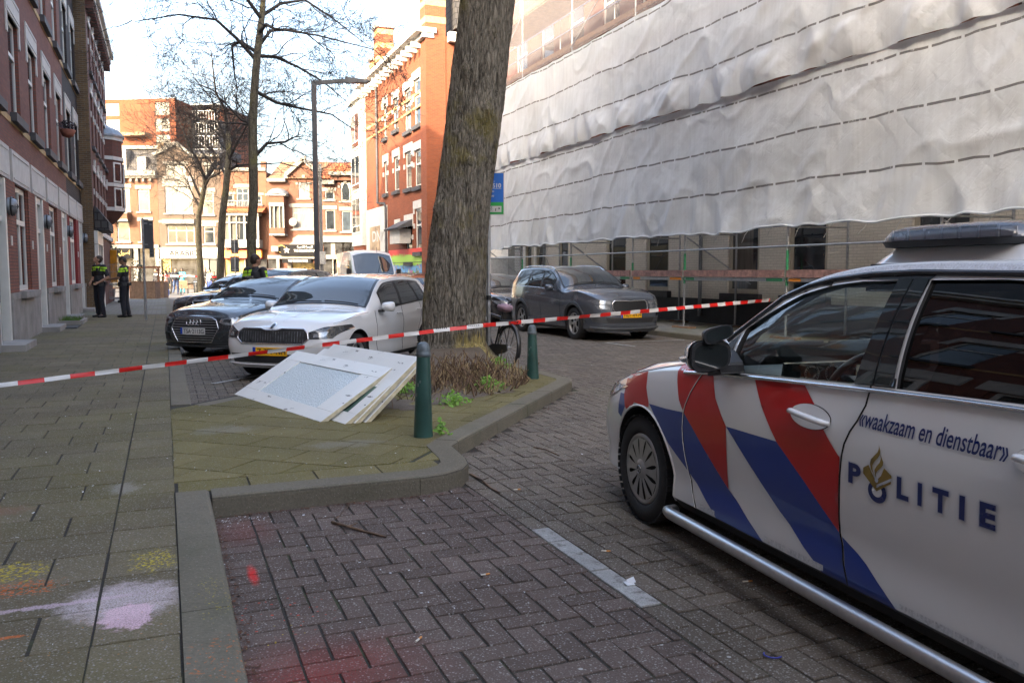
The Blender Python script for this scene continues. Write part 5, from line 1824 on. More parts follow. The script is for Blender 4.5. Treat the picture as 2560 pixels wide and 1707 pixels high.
def loft(c, inset=0.0, zdrop=0.0, zfloor=None, x0=None, x1=None, ns=74, lean=(.10, .06), prof=PROF, smooth=True, mat=0):
 Lf, wb, Lr, hw, xc, xr, xre, zr = c['dim']
 a = -Lf if x0 is None else x0
 b = wb + Lr if x1 is None else x1
 tt = np.linspace(0, 1, ns)
 xs = a + (b - a) * (tt - .11 * np.sin(2 * np.pi * tt) / 1.0 * .9) if x0 is None else a + (b - a) * tt
 NL, NG, NTp = 13, 8, 9
 rows = []
 for x in xs:
  W, zb, ys, zt, zc = c['W'](x), c['zb'](x), c['ys'](x), c['zt'](x), c['zc'](x)
  zs = c['sill'](x)
  if zfloor is not None: zs = zfloor
  W -= inset
  ys = max(.05, min(ys - inset, W - .01))
  zt -= zdrop
  zc -= zdrop
  zt = max(zt, zb + .004)
  zc = max(zc, zb + .006)
  L = [(0.0, zs), (W * .5, zs)]
  for i in range(NL):
   h = i / (NL - 1)
   L.append((W - prof(h), zs + (zb - zs) * h))
  yb = L[-1][0]
  for i in range(1, NG + 1):
   g = i / NG
   bulge = .02 * math.sin(math.pi * g) * min(1, (zt - zb) / .3)
   L.append((yb + (ys - yb) * g ** 1.15 + bulge, zb + (zt - zb) * g))
  ye, ze = L[-1]
  for i in range(1, NTp + 1):
   q = i / NTp
   y = ye * (1 - q)
   L.append((y, ze + (zc - ze) * (1 - (1 - q) ** 2.4)))
  rows.append(L)
 n = len(rows[0])
 mb = MB()
 vs = []
 ring = 2 * n - 2
 def lx(x, z):
  u = max(0.0, 1 - (x + Lf) / (Lf + .15))
  v = max(0.0, 1 - (wb + Lr - x) / .7)
  k1 = u * u * lean[0]
  return x + k1 * (max(0, z - .48) * 1.6 + max(0, .36 - z) * 1.4) - v * v * lean[1] * (max(0, .45 - z) * 1.5)
 for x, L in zip(xs, rows):
  for (y, z) in L: vs.append((lx(x, z), y, z))
  for (y, z) in L[-2:0:-1]: vs.append((lx(x, z), -y, z))
 fs = []
 for i in range(len(xs) - 1):
  for j in range(ring):
   j2 = (j + 1) % ring
   fs.append((i * ring + j, (i + 1) * ring + j, (i + 1) * ring + j2, i * ring + j2))
 for (i, sgn, bl) in ((0, -1, .055), (len(xs) - 1, 1, .03)):
  if x0 is not None: bl = 0.0
  L = rows[i]
  x = xs[i]
  K = 6
  grid = []
  for r in range(n):
   y, z = L[r]
   rowi = []
   for q in range(K + 1):
    yy = y * (1 - 2 * q / K)
    if q == 0: rowi.append(i * ring + r)
    elif q == K: rowi.append(i * ring + (ring - r) % ring if 0 < r < n - 1 else i * ring + r)
    else:
     if r in (0, n - 1): rowi.append(i * ring + r)
     else:
      f = 1 - (2 * q / K - 1) ** 2
      zz = z
      vs.append((lx(x, z) + sgn * bl * f * min(1, r / 4) * min(1, (n - 1 - r) / 9), yy, zz))
      rowi.append(len(vs) - 1)
   grid.append(rowi)
  for r in range(n - 1):
   for q in range(K):
    f = [grid[r][q], grid[r][q + 1], grid[r + 1][q + 1], grid[r + 1][q]]
    f = [f[t] for t in range(4) if f[t] != f[t - 1]]
    if len(f) >= 3: fs.append(f if sgn < 0 else f[::-1])
 mb.add(vs, fs, mat, smooth)
 return mb
def solid(mb, name, mats):
 me = mb.mesh(name, mats)
 bm = bmesh.new()
 bm.from_mesh(me)
 bmesh.ops.remove_doubles(bm, verts=bm.verts, dist=1e-5)
 bmesh.ops.dissolve_degenerate(bm, edges=bm.edges, dist=1e-6)
 bmesh.ops.recalc_face_normals(bm, faces=bm.faces)
 bm.to_mesh(me)
 bm.free()
 return me
def boolean(me, cutters):
 """subtract meshes; returns the new mesh"""
 o = link('tmp', me)
 cs = []
 for c in cutters:
  co = link('tmpc', c)
  cs.append(co)
  md = o.modifiers.new('b', 'BOOLEAN')
  md.operation = 'DIFFERENCE'
  md.solver = 'EXACT'
  md.object = co
  try: md.material_mode = 'TRANSFER'
  except Exception: pass
 dg = bpy.context.evaluated_depsgraph_get()
 dg.update()
 out = bpy.data.meshes.new_from_object(o.evaluated_get(dg))
 for q in cs + [o]: bpy.data.objects.remove(q)
 return out
def bvh_of(me):
 return BVHTree.FromPolygons([v.co.copy() for v in me.vertices], [tuple(p.vertices) for p in me.polygons])
AX = {'left': (lambda a, b: (Vector((a, 3, b)), Vector((0, -1, 0)))), 'right': (lambda a, b: (Vector((a, -3, b)), Vector((0, 1, 0)))),
   'front': (lambda a, b: (Vector((-4, a, b)), Vector((1, 0, 0)))), 'rear': (lambda a, b: (Vector((8, a, b)), Vector((-1, 0, 0)))),
   'top': (lambda a, b: (Vector((a, b, 5)), Vector((0, 0, -1)))), 'hood': (lambda a, b: (Vector((-4, a, b + 2.0)), Vector((1, 0, -.5)).normalized()))}
def drape(bvh, vs, fs, side, off=.003, lim=None):
 """lay flat 2D geometry on the body along an axis"""
 out, ok = [], []
 for (a, b) in vs:
  o, d = AX[side](a, b)
  h = bvh.ray_cast(o, d)
  if h[0] is None:
   out.append((0, 0, 0))
   ok.append(False)
   continue
  nrm = h[1] if h[1].dot(d) < 0 else -h[1]
  good = True
  if lim is not None:
   good = {'left': h[0].y > lim, 'right': h[0].y < -lim, 'front': h[0].x < lim, 'rear': h[0].x > lim, 'top': h[0].z > lim, 'hood': h[0].z > lim}[side]
  out.append(tuple(h[0] - d * off * .35 + nrm * off))
  ok.append(good)
 return out, [f for f in fs if all(ok[i] for i in f)]
def poly_grid(poly, step=.05, holes=()):
 """polygon cut into a grid, as 2D verts and faces"""
 bm = bmesh.new()
 fv = bm.faces.new([bm.verts.new((p[0], p[1], 0)) for p in poly])
 xs = [p[0] for p in poly]
 ys = [p[1] for p in poly]
 x = math.floor(min(xs) / step) * step + step
 while x < max(xs):
  bmesh.ops.bisect_plane(bm, geom=bm.verts[:] + bm.edges[:] + bm.faces[:], plane_co=(x, 0, 0), plane_no=(1, 0, 0))
  x += step
 y = math.floor(min(ys) / step) * step + step
 while y < max(ys):
  bmesh.ops.bisect_plane(bm, geom=bm.verts[:] + bm.edges[:] + bm.faces[:], plane_co=(0, y, 0), plane_no=(0, 1, 0))
  y += step
 bmesh.ops.triangulate(bm, faces=bm.faces)
 bm.verts.index_update()
 vs = [(v.co.x, v.co.y) for v in bm.verts]
 fs = [[v.index for v in f.verts] for f in bm.faces]
 bm.free()
 return vs, fs
def decal(bvh, poly, side, mat, name, parent, off=.003, step=.05, lim=None, smooth=True):
 vs, fs = poly_grid(poly, step)
 v3, f3 = drape(bvh, vs, fs, side, off, lim)
 mb = MB()
 mb.add(v3, f3, 0, smooth)
 return mb.build(name, mat, parent, fix=False)
def decal_multi(bvh, polys, side, mat, name, parent, off=.003, step=.05, lim=None):
 mb = MB()
 for p in polys:
  vs, fs = poly_grid(p, step)
  v3, f3 = drape(bvh, vs, fs, side, off, lim)
  mb.add(v3, f3, 0, True)
 return mb.build(name, mat, parent, fix=False)
def line_pts(bvh, pts, side, off=.002, step=.04, closed=False, lim=None):
 P2 = list(pts) + ([pts[0]] if closed else [])
 dense = []
 for i in range(len(P2) - 1):
  a, b = np.array(P2[i], float), np.array(P2[i + 1], float)
  m_ = max(1, int(np.linalg.norm(b - a) / step))
  for s_ in range(m_): dense.append(tuple(a + (b - a) * s_ / m_))
 dense.append(tuple(P2[-1]))
 v3, f = drape(bvh, dense, [(i,) for i in range(len(dense))], side, off, lim)
 good = {x[0] for x in f}
 return [v3[i] for i in range(len(dense)) if i in good]
def trim(bvh, pts, side, rad, mat, name, parent, off=.0, closed=False, step=.04, flat=1.0, lim=None, n=6):
 p = line_pts(bvh, pts, side, off, step, closed, lim)
 mb = MB()
 mb.tube(p, rad, n, flat=flat)
 return mb.build(name, mat, parent)
def text_decal(bvh, txt, x0, x1, z0, z1, side, mat, name, parent, off=.004, bold=0.0, shear=0.0, flip=False, step=.03):
 v, f = text_geo(txt, 1.0, bold, shear)
 xs = [p[0] for p in v]
 ys = [p[1] for p in v]
 a0, a1, b0, b1 = min(xs), max(xs), min(ys), max(ys)
 q = [(x0 + (p[0] - a0) / (a1 - a0) * (x1 - x0), z0 + (p[1] - b0) / (b1 - b0) * (z1 - z0)) for p in v]
 v3, f3 = drape(bvh, q, f, side, off)
 mb = MB()
 mb.add(v3, f3)
 return mb.build(name, mat, parent, fix=False)
def arc_cut(x, y0, y1, z, r, n=44):
 mb = MB()
 mb.prism([(x + r * math.cos(2 * math.pi * i / n), z + r * math.sin(2 * math.pi * i / n)) for i in range(n)], y0, y1, 'y')
 return solid(mb, 'cut', [M['arch_black']])
def wheel(parent, x, y, r, wd, style, sgn, rim_r=.21, mats=('wheel_silver', 'rubber')):
 """Empty part 'wheel' with tyre and rim; outer face towards sgn*y"""
 w_ = bpy.data.objects.new('wheel', None)
 COL.objects.link(w_)
 w_.parent = parent
 w_.location = (x, y, r)
 w_.empty_display_size = .1
 if sgn < 0: w_.rotation_euler = (0, 0, math.pi)
 h = wd / 2
 mb = MB()
 mb.lathe([(rim_r, -h + .02), (r - .045, -h), (r - .012, -h + .02), (r, -h + .045), (r, h - .045), (r - .012, h - .02), (r - .05, h), (rim_r + .02, h - .004), (rim_r - .004, h - .02), (rim_r - .01, h - .06)], 48, axis='y')
 for k_ in range(46):
  t = 2 * math.pi * k_ / 46
  a = Vector((math.cos(t), 0, math.sin(t)))
  tg = Vector((-math.sin(t), 0, math.cos(t)))
  for s_ in (-1, 1):
   mb.obox(a * (r - .0035) + Vector((0, s_ * (h - .035), 0)), a * .0045, tg * .016, Vector((0, .028, 0)))
 for yy in (-.03, .03):
  mb.lathe([(r - .001, yy - .004), (r + .003, yy - .004), (r + .003, yy + .004), (r - .001, yy + .004)], 48, axis='y')
 mb.build('tyre', M[mats[1]], w_)
 mb = MB()
 f = h - .015
 if style == 'cover':
  mb.lathe([(rim_r - .004, f - .03), (rim_r - .002, f + .0), (rim_r - .02, f + .006), (rim_r - .032, f - .004)], 48, axis='y')
  nsp = 12
  for i in range(nsp):
   t0 = 2 * math.pi * i / nsp
   dt = 2 * math.pi / nsp
   n_ = 5
   va = []
   for (rr, wd_) in ((.062, .98), (.10, .74), (.14, .68), (.172, .78), (rim_r - .026, .995)):
    for s_ in (-.5, .5):
     t = t0 + s_ * dt * wd_
     va.append((rr * math.cos(t), f + .010 - .012 * (rr / rim_r) ** 2 + (.003 if s_ < 0 else 0), rr * math.sin(t)))
   mb.add(va, [(2 * q, 2 * q + 1, 2 * q + 3, 2 * q + 2) for q in range(4)], 0, False)
  mb.lathe([(.0001, f + .02), (.028, f + .02), (.034, f + .024), (.040, f + .02), (.064, f + .008)], 32, axis='y')
  rim = mb.build('rim', M[mats[0]], w_)
  mb = MB()
  mb.lathe([(.0001, f - .035), (rim_r - .01, f - .035)], 32, axis='y')
  mb.build('rim_shadow', M['arch_black'], w_)
  mb = MB()
  mb.lathe([(.0001, f + .0215), (.027, f + .0215)], 24, axis='y')
  mb.build('hub_cap', M['black'], rim)
  mb = MB()
  for i in range(3):
   t = math.pi / 2 + i * 2.0944
   mb.bar((0, f + .024, 0), (.022 * math.cos(t), f + .024, .022 * math.sin(t)), .006, .003, up=(0, 1, 0))
  ring = [(.0235 * math.cos(t), f + .024, .0235 * math.sin(t)) for t in np.linspace(0, 6.2832, 25)]
  mb.tube(ring, .0022, 5)
  mb.build('hub_emblem', M['chrome'], rim)
 else:
  mb.lathe([(rim_r - .004, f - .05), (rim_r, f - .002), (rim_r - .016, f), (rim_r - .022, f - .05)], 40, axis='y')
  nsp = style
  for i in range(nsp):
   t = 2 * math.pi * i / nsp
   for s_ in (-.5, .5):
    a = Vector((math.cos(t + s_ * .12) * .045, f - .02, math.sin(t + s_ * .12) * .045))
    b = Vector((math.cos(t + s_ * .30) * (rim_r - .012), f - .006, math.sin(t + s_ * .30) * (rim_r - .012)))
    mb.bar(a, b, .024, .014, up=(0, 1, 0))
  mb.lathe([(.0001, f + .0), (.03, f), (.055, f - .012), (.06, f - .04)], 24, axis='y')
  mb.build('rim', M[mats[0]], w_)
  mb = MB()
  mb.lathe([(.0001, f - .055), (rim_r - .01, f - .055)], 28, axis='y')
  mb.build('rim_shadow', M['arch_black'], w_)
 return w_
def mirror_part(parent, x, y, z, sgn, body, s=1.0, arm=True, face='screen'):
 """door mirror: shell, arm, glass; glass looks rearward (+x)"""
 mb = MB()
 vs, fs = [], []
 n, m_ = 14, 8
 for i in range(m_ + 1):
  u = i / m_
  for kk in range(n):
   t = 2 * math.pi * kk / n
   cy = math.copysign(abs(math.cos(t)) ** .6, math.cos(t))
   cz = math.copysign(abs(math.sin(t)) ** .6, math.sin(t))
   q = math.sin(math.pi / 2 * u) ** .5 if u > 0 else .05
   vs.append((x - .11 * s + .12 * s * u, y + sgn * .115 * s * q * cy, z + .075 * s * q * cz * (1 + .12 * cy)))
 for i in range(m_):
  for kk in range(n):
   fs.append((i * n + kk, i * n + (kk + 1) % n, (i + 1) * n + (kk + 1) % n, (i + 1) * n + kk))
 mb.add(vs, fs, 0, True)
 mb.add([vs[m_ * n + kk] for kk in range(n)], [tuple(range(n))], 0)
 o = mb.build('door_mirror', body, parent)
 g = MB()
 g.add([(x + .013 * s, y + sgn * .098 * s * math.copysign(abs(math.cos(t)) ** .6, math.cos(t)), z + .062 * s * math.copysign(abs(math.sin(t)) ** .6, math.sin(t))) for t in np.linspace(0, 6.2832, 21)[:-1]], [tuple(range(20))])
 g.build('mirror_glass', M[face] if isinstance(face, str) else face, o)
 if arm:
  a = MB()
  a.box(x - .06 * s, x + .0 * s, y - sgn * .20 * s, y - sgn * .06 * s, z - .085 * s, z - .05 * s)
  a.build('mirror_arm', M['black_plastic'], o)
 return o
def offset_poly(xs, lo, hi):
 return [(x, lo(x)) for x in xs] + [(x, hi(x)) for x in xs[::-1]]
def side_windows(c, bvh, root, spans, mats, gap_lo=.03, gap_hi=.065, frame=True, sides=('left', 'right')):
 """side glass between the belt and the roof rail"""
 lo = lambda x: c['zb'](x) + gap_lo
 hi = lambda x: max(lo(x) + .004, c['zt'](x) - gap_hi)
 for side in sides:
  fr = []
  xa = min(s_[0] for s_ in spans)
  xb = max(s_[1] for s_ in spans)
  xs = list(np.linspace(xa - .03, xb + .03, 26))
  p = [(x, lo(x) - .022) for x in xs] + [(x, hi(x) + .018) for x in xs[::-1]]
  if frame:
   decal(bvh, p, side, M['black'], 'window_frame', root, .0025, .06)
  for (s0, s1, cutl, cutr), m_ in zip(spans, mats):
   xs = list(np.linspace(s0, s1, 12))
   q = []
   for x in xs: q.append((x, lo(x)))
   for x in xs[::-1]:
    z = hi(x)
    q.append((x, z))
   def sl(pt):
    x, z = pt
    t = (z - lo(x)) / max(.05, (c['zt']((s0 + s1) / 2) - lo(x)))
    k0 = cutl * t * max(0, 1 - (x - s0) / (s1 - s0))
    k1 = cutr * t * max(0, (x - s0) / (s1 - s0))
    return (x + k0 + k1, z)
   q = [sl(pt) for pt in q]
   q = [(x, min(z, hi(x) if xa <= x <= xb else z)) for x, z in q]
   decal(bvh, q, side, M[m_], 'side_window', root, .005, .05)
def windscreen(c, bvh, root, mat, x0, x1, inset=.05, name='windscreen', z=1.0):
 xs = list(np.linspace(x0, x1, 12))
 p = [(x, c['ys'](x) - inset) for x in xs] + [(x, -(c['ys'](x) - inset)) for x in xs[::-1]]
 return decal(bvh, p, 'top', mat, name, root, .004, .06)
def plate_front(bvh, root, y0, y1, z, h, txt, back='plate_yellow', x_off=.012, x_fix=None, side='front'):
 o, d = AX[side]((y0 + y1) / 2, z)
 hit = bvh.ray_cast(o, d)
 s_ = 1 if side == 'front' else -1
 x = hit[0].x - s_ * x_off if x_fix is None else x_fix
 mb = MB()
 mb.box(x - s_ * .006, x + s_ * .004, y0, y1, z - h / 2, z + h / 2)
 p = mb.build('number_plate', M[back], root)
 w_ = (y1 - y0)
 fr = side == 'front'
 mb = MB()
 mb.box(x - s_ * .0075, x - s_ * .006, y1 - w_ * .085 if fr else y0, y1 if fr else y0 + w_ * .085, z - h / 2, z + h / 2)
 mb.build('plate_band', M['plate_blue'], p)
 v, f = text_geo(txt, 1.0, .012)
 xs = [q[0] for q in v]
 ys = [q[1] for q in v]
 a0, a1, b0, b1 = min(xs), max(xs), min(ys), max(ys)
 mb = MB()
 ya, yb = (y1 - w_ * .13, y0 + w_ * .04) if fr else (y0 + w_ * .13, y1 - w_ * .04)
 mb.add([(x - s_ * .0085, ya + (q[0] - a0) / (a1 - a0) * (yb - ya), z - h * .33 + (q[1] - b0) / (b1 - b0) * h * .66) for q in v], f)
 mb.build('plate_lettering', M['black'], p, fix=False)
 return p
def car_base(name, label, c, loc, rz, pmat, wheel_r=.32, wheel_style=5, track=None, rim_r=.21, arch=.375, hollow=None, prof=PROF, lean=(.10, .06), group=None, arch_z=None, wheel_mats=('wheel_silver', 'rubber'), wheels='all', tag_it=True, cat='car', ns=74):
 Lf, wb, Lr, hw, xc, xr, xre, zr = c['dim']
 root = thing(name, label, cat, loc, rz, group)
 me = solid(loft(c, prof=prof, lean=lean, ns=ns), 'body', [pmat])
 cut = []
 az = wheel_r + .015 if arch_z is None else arch_z
 for x in (0, wb):
  for s_ in (-1, 1):
   cut.append(arc_cut(x, s_ * (hw + .3), s_ * (hw - .32), az, arch))
 full = bvh_of(me)
 me2 = boolean(me.copy(), cut)
 bvh = bvh_of(me2)
 b = link('body', me2, root)
 for p in me2.polygons: p.use_smooth = True
 me2.set_sharp_from_angle(angle=R(32))
 for x in (0, wb):
  for s_ in (-1, 1):
   wheel(root, x, s_ * (hw - .125), wheel_r, .21, wheel_style, s_, rim_r, wheel_mats)
 mb = MB()
 mb.box(-Lf + .35, wb + Lr - .3, -hw + .3, hw - .3, .17, .3)
 mb.build('underbody', M['arch_black'], root)
 return root, b, bvh, full
def door_seams(c, bvh, root, xs, zbot, sides=('left', 'right')):
 for side in sides:
  for pts in xs:
   trim(bvh, [(x, z) for x, z in pts], side, .0035, M['car_seam'], 'door_seam', root, .0005, step=.05, n=4, lim=.5)
def door_handles(c, bvh, root, pos, mat, sides=('left', 'right')):
 for side in sides:
  for (x, z) in pos:
   p = line_pts(bvh, [(x - .10, z), (x - .03, z + .003), (x + .03, z + .003), (x + .10, z)], side, .022, .03)
   mb = MB()
   mb.tube(p, [.010] + [.016] * (len(p) - 2) + [.010], 8, flat=.7)
   mb.build('door_handle', mat, root)
def wipers(c, bvh, root, xc):
 mb = MB()
 for (y0, y1) in ((.55, -.05), (-.1, -.65)):
  p = line_pts(bvh, [(xc + .03, y0), (xc + .02, y1)], 'top', .02, .1)
  if len(p) > 1: mb.tube(p, .009, 5)
 mb.build('wiper', M['black_plastic'], root)
FACE = -math.pi / 2    # car frame: nose towards -x
def heading_rz(fx, fy):
 """rotation that turns local -x (nose) to the world direction (fx, fy)"""
 return math.atan2(fy, fx) + math.pi
# ------------------------------------------------------------------ the police car (front axle at local x=0, nose -x, visible side -y)
def build_police():
 P_red = paint('livery_red', (.47, .004, .005), .3, .5, dirt=.03)
 P_blue = paint('livery_blue', (.002, .034, .25), .3, .5, dirt=.03)
 P_white = paint('police_white', (.72, .72, .71), .24, dirt=.02)
 c = {}
 Lf, wb, Lr, hw = .88, 3.04, .78, .90
 c['W'] = pchip([(-.88, .50), (-.85, .61), (-.75, .745), (-.6, .825), (-.4, .868), (-.1, .89), (.5, .90), (2.3, .90), (3.1, .89), (3.5, .83), (3.74, .74), (3.82, .64)])
 c['zb'] = pchip([(-.88, .60), (-.75, .68), (-.6, .745), (-.42, .80), (-.23, .85), (.06, .915), (.4, .958), (.55, .972), (.92, 1.0), (1.5, 1.033), (1.9, 1.057), (2.5, 1.082), (3.2, 1.10), (3.82, 1.05)])
 c['ys'] = pchip([(-.88, .42), (-.7, .63), (-.4, .74), (0, .785), (.55, .80), (.81, .745), (1.2, .69), (1.5, .655), (2.0, .64), (3.2, .625), (3.82, .58)])
 c['zt'] = pchip([(-.88, .65), (-.7, .745), (-.42, .848), (-.2, .905), (.06, .965), (.4, 1.01), (.52, 1.03), (.66, 1.115), (.81, 1.215), (1.0, 1.325), (1.2, 1.425), (1.45, 1.50), (1.7, 1.53), (2.0, 1.54), (2.5, 1.53), (3.2, 1.49), (3.6, 1.36), (3.82, 1.10)])
 c['zc'] = pchip([(-.88, .68), (-.72, .79), (-.45, .89), (0, .985), (.42, 1.045), (.58, 1.07), (.9, 1.235), (1.2, 1.385), (1.48, 1.505), (1.7, 1.55), (2.2, 1.575), (2.9, 1.555), (3.4, 1.50), (3.65, 1.36), (3.82, 1.12)])
 c['sill'] = lambda x: .20
 c['dim'] = (Lf, wb, Lr, hw, .58, 1.48, 3.1, 1.575)
 th = R(18.0)
 root = thing('police_car', 'white police car with red and blue diagonal stripes and POLITIE on its rear door', 'police car',
     (1.5993, 5.2275, 0), heading_rz(-math.sin(th), math.cos(th)))
 pr = pchip([(0, .085), (.05, .030), (.10, .020), (.2, .024), (.27, .030), (.33, .020), (.42, .010), (.55, .002), (.68, .0), (.80, .006), (.88, .020), (.94, .026), (1, .040)])
 me = solid(loft(c, prof=pr, ns=110), 'body', [P_white])
 full = bvh_of(me)
 cut = [arc_cut(x, s * 1.2, s * .58, .335, .372) for x in (.045, wb) for s in (-1, 1)]
 inner = solid(loft(c, inset=.065, zdrop=.07, zfloor=.32, x0=.60, x1=3.45, ns=40, prof=PROF_FLAT), 'cabin', [plain('cabin_lining', (.022, .023, .025), .8, var=.2)])
 lo = lambda x: c['zb'](x) + .012
 hi = lambda x: c['zt'](x) - .062
 W1 = [(.925, lo(.925)), (1.30, lo(1.3)), (1.79, lo(1.79)), (1.815, 1.23), (1.82, 1.467), (1.629, 1.462), (1.453, 1.443), (1.273, 1.400), (1.16, 1.350), (1.03, 1.285), (.922, 1.222)]
 W2 = [(2.015, lo(2.0)), (2.6, lo(2.6)), (2.90, lo(2.9)), (2.90, 1.25), (2.80, 1.455), (2.3, 1.475), (1.982, 1.47)]
 W3 = [(2.97, lo(2.97) + .01), (3.3, lo(3.2) + .05), (3.15, 1.38), (3.0, 1.43), (2.95, 1.30)]
 cabin_cuts = [inner]
 for poly in (W1, W2):
  for s in (-1, 1):
   mb = MB()
   mb.prism(poly, s * .48, s * 1.2, 'y')
   cabin_cuts.append(solid(mb, 'cutw', [M['black_plastic']]))
 ws_x = list(np.linspace(.70, 1.40, 10))
 WS = [(x, c['ys'](x) - .075) for x in ws_x] + [(x, -(c['ys'](x) - .075)) for x in ws_x[::-1]]
 mb = MB()
 mb.prism(WS, .95, 1.8, 'z')
 cabin_cuts.append(solid(mb, 'cutw', [M['black_plastic']]))
 me2 = boolean(me, cut + cabin_cuts)
 me2.polygons.foreach_set('use_smooth', [True] * len(me2.polygons))
 me2.set_sharp_from_angle(angle=R(30))
 bvh = full
 arch = bvh_of(me2)
 body = link('body', me2, root)
 S = 'right'
 for x in (0.0, wb):
  for s_ in (-1, 1):
   wheel(root, x, s_ * .772, .325, .205, 'cover', s_, .215)
 red = [[(-.245, .862), (.05, .918), (.08, .826), (.141, .745), (.145, .60), (-.08, .60), (-.19, .676), (-.232, .747)],
     [(.395, 1.012), (.60, 1.006), (.778, .985), (.841, .875), (.962, .753), (.970, .6), (.962, .440), (.80, .57), (.639, .695), (.552, .756), (.489, .813), (.43, .917)],
     [(1.135, 1.008), (1.495, 1.028), (1.586, .956), (1.667, .864), (1.752, .79), (1.776, .773), (1.768, .6), (1.760, .466), (1.66, .545), (1.561, .623), (1.45, .70), (1.365, .757), (1.23, .893)]]
 blue = [[(-.30, .745), (-.232, .747), (-.19, .676), (-.25, .60), (-.30, .62)],
   [(.147, .742), (.35, .745), (.552, .756), (.639, .695), (.80, .57), (.961, .440), (1.12, .345), (1.255, .268), (.858, .268), (.753, .333), (.578, .442), (.378, .557), (.256, .662)],
   [(.963, .753), (1.365, .757), (1.45, .70), (1.561, .623), (1.66, .545), (1.760, .466), (1.785, .36), (1.818, .268), (1.668, .268), (1.547, .334), (1.371, .444), (1.194, .583), (1.02, .712)],
   [(1.776, .453), (1.912, .385), (2.082, .268), (1.824, .268), (1.793, .36)]]
 hood_red = [[(.34, -.60), (.47, -.30), (.60, .10), (.63, -.10), (.62, -.45), (.60, -.76), (.42, -.80), (.36, -.76)], [(-.30, -.74), (-.22, -.55), (-.10, -.52), (.02, -.78), (-.1, -.80), (-.25, -.78)]]
 for sd in ('right', 'left'):
  for q in red: decal(arch, q, sd, P_red, 'red_stripe', root, .0016, .03, lim=.72)
  for q in blue: decal(arch, q, sd, P_blue, 'blue_stripe', root, .0016, .03, lim=.72)
 for k_ in (-1, 1):
  decal_multi(bvh, [[(x, y * -k_) for x, y in p] for p in hood_red], 'top', P_red, 'hood_stripe', root, .002, .04)
 m_blue = plain('letter_blue', (.004, .018, .12), .3, var=.05, coat=.6)
 m_gold = plain('emblem_gold', (.235, .155, .022), .35, var=.06, coat=.6)
 m_pale = plain('letter_edge', (.50, .52, .56), .3, var=.05, coat=.6)
 for sd in ('right', 'left'):
  fx = (lambda a, b: (a, b)) if sd == 'right' else (lambda a, b: (4.35 - b, 4.35 - a))
  L0 = [('P', 1.830, 1.898, .688, .768), ('L', 2.082, 2.139, .690, .770), ('I', 2.180, 2.199, .690, .771), ('T', 2.245, 2.314, .690, .772), ('I', 2.358, 2.380, .691, .772), ('E', 2.437, 2.498, .691, .773)]
  for (ch, a, b, z0, z1) in L0:
   a, b = fx(a, b)
   if sd == 'left':
    v, f = text_geo(ch, 1.0, .045)
    text_decal(arch, ch, b, a, z0, z1, sd, m_blue, 'letter', root, .003, .045)
   else:
    text_decal(arch, ch, a - .004, b + .004, z0 - .004, z1 + .004, sd, m_pale, 'letter_edge', root, .0022, .07)
    text_decal(arch, ch, a, b, z0, z1, sd, m_blue, 'letter', root, .003, .045)
  if sd == 'right':
   text_decal(arch, '\u00abwaakzaam en dienstbaar\u00bb', 1.864, 2.523, .913, .980, sd, m_blue, 'motto', root, .003, .010, .18)
   Q = lambda pts: [(x, z) for x, z in pts]
   ring = [(1.985 + .048 * math.cos(t), .688 + .042 * math.sin(t)) for t in np.linspace(0, 2 * math.pi, 25)[:-1]]
   ringi = [(1.985 + .026 * math.cos(t), .690 + .022 * math.sin(t)) for t in np.linspace(0, 2 * math.pi, 25)[:-1]]
   decal(arch, ring, sd, m_blue, 'letter', root, .0028, .03)
   decal(arch, ringi, sd, P_white, 'letter_hole', root, .0036, .03)
   book = [(1.913, .764), (1.940, .780), (1.951, .765), (1.962, .748), (1.975, .735), (1.986, .735), (2.005, .752), (2.020, .785), (2.056, .766), (2.058, .756), (1.987, .716), (1.985, .704), (2.056, .744), (2.056, .735), (1.984, .690), (1.913, .742)]
   decal(arch, book, sd, m_gold, 'emblem', root, .0044, .03)
   fl = [(1.985, .864), (1.996, .842), (1.994, .828), (1.985, .815), (1.968, .797), (1.960, .782), (1.962, .765), (1.972, .748), (1.955, .765), (1.947, .785), (1.950, .803), (1.966, .820), (1.982, .836), (1.987, .850)]
   fl2 = [(1.996, .833), (2.006, .818), (2.014, .806), (2.014, .795), (2.004, .782), (1.988, .768), (1.980, .754), (1.983, .738), (1.974, .752), (1.972, .768), (1.982, .785), (1.996, .800), (2.001, .815)]
   fl3 = [(2.011, .800), (2.020, .785), (2.018, .770), (2.004, .757), (1.992, .748), (1.990, .738), (1.996, .752), (2.008, .768), (2.014, .783)]
   decal(arch, fl, sd, m_gold, 'emblem_flame', root, .0044, .03)
   decal(arch, fl2, sd, m_gold, 'emblem_flame', root, .0046, .03)
   decal(arch, [(1.985 + .009 * math.cos(t), .733 + .010 * math.sin(t)) for t in np.linspace(0, 6.28, 13)[:-1]], sd, m_pale, 'emblem_dot', root, .0056, .03)
   decal(arch, [(1.987, .716), (2.058, .756), (2.056, .745), (1.985, .705)], sd, m_pale, 'emblem_line', root, .0056, .03)
 s1 = [(.700, 1.0), (.66, .955), (.601, .873), (.565, .80), (.552, .756), (.545, .67), (.551, .597), (.565, .51), (.584, .432), (.62, .34), (.658, .267)]
 s2 = [(1.885, 1.075), (1.880, .993), (1.85, .93), (1.818, .883), (1.795, .83), (1.786, .789), (1.777, .70), (1.773, .607), (1.767, .53), (1.765, .466), (1.785, .36), (1.818, .268)]
 s3 = [(2.92, 1.09), (2.96, .95), (2.90, .84), (2.74, .70), (2.66, .54), (2.64, .40), (2.62, .268)]
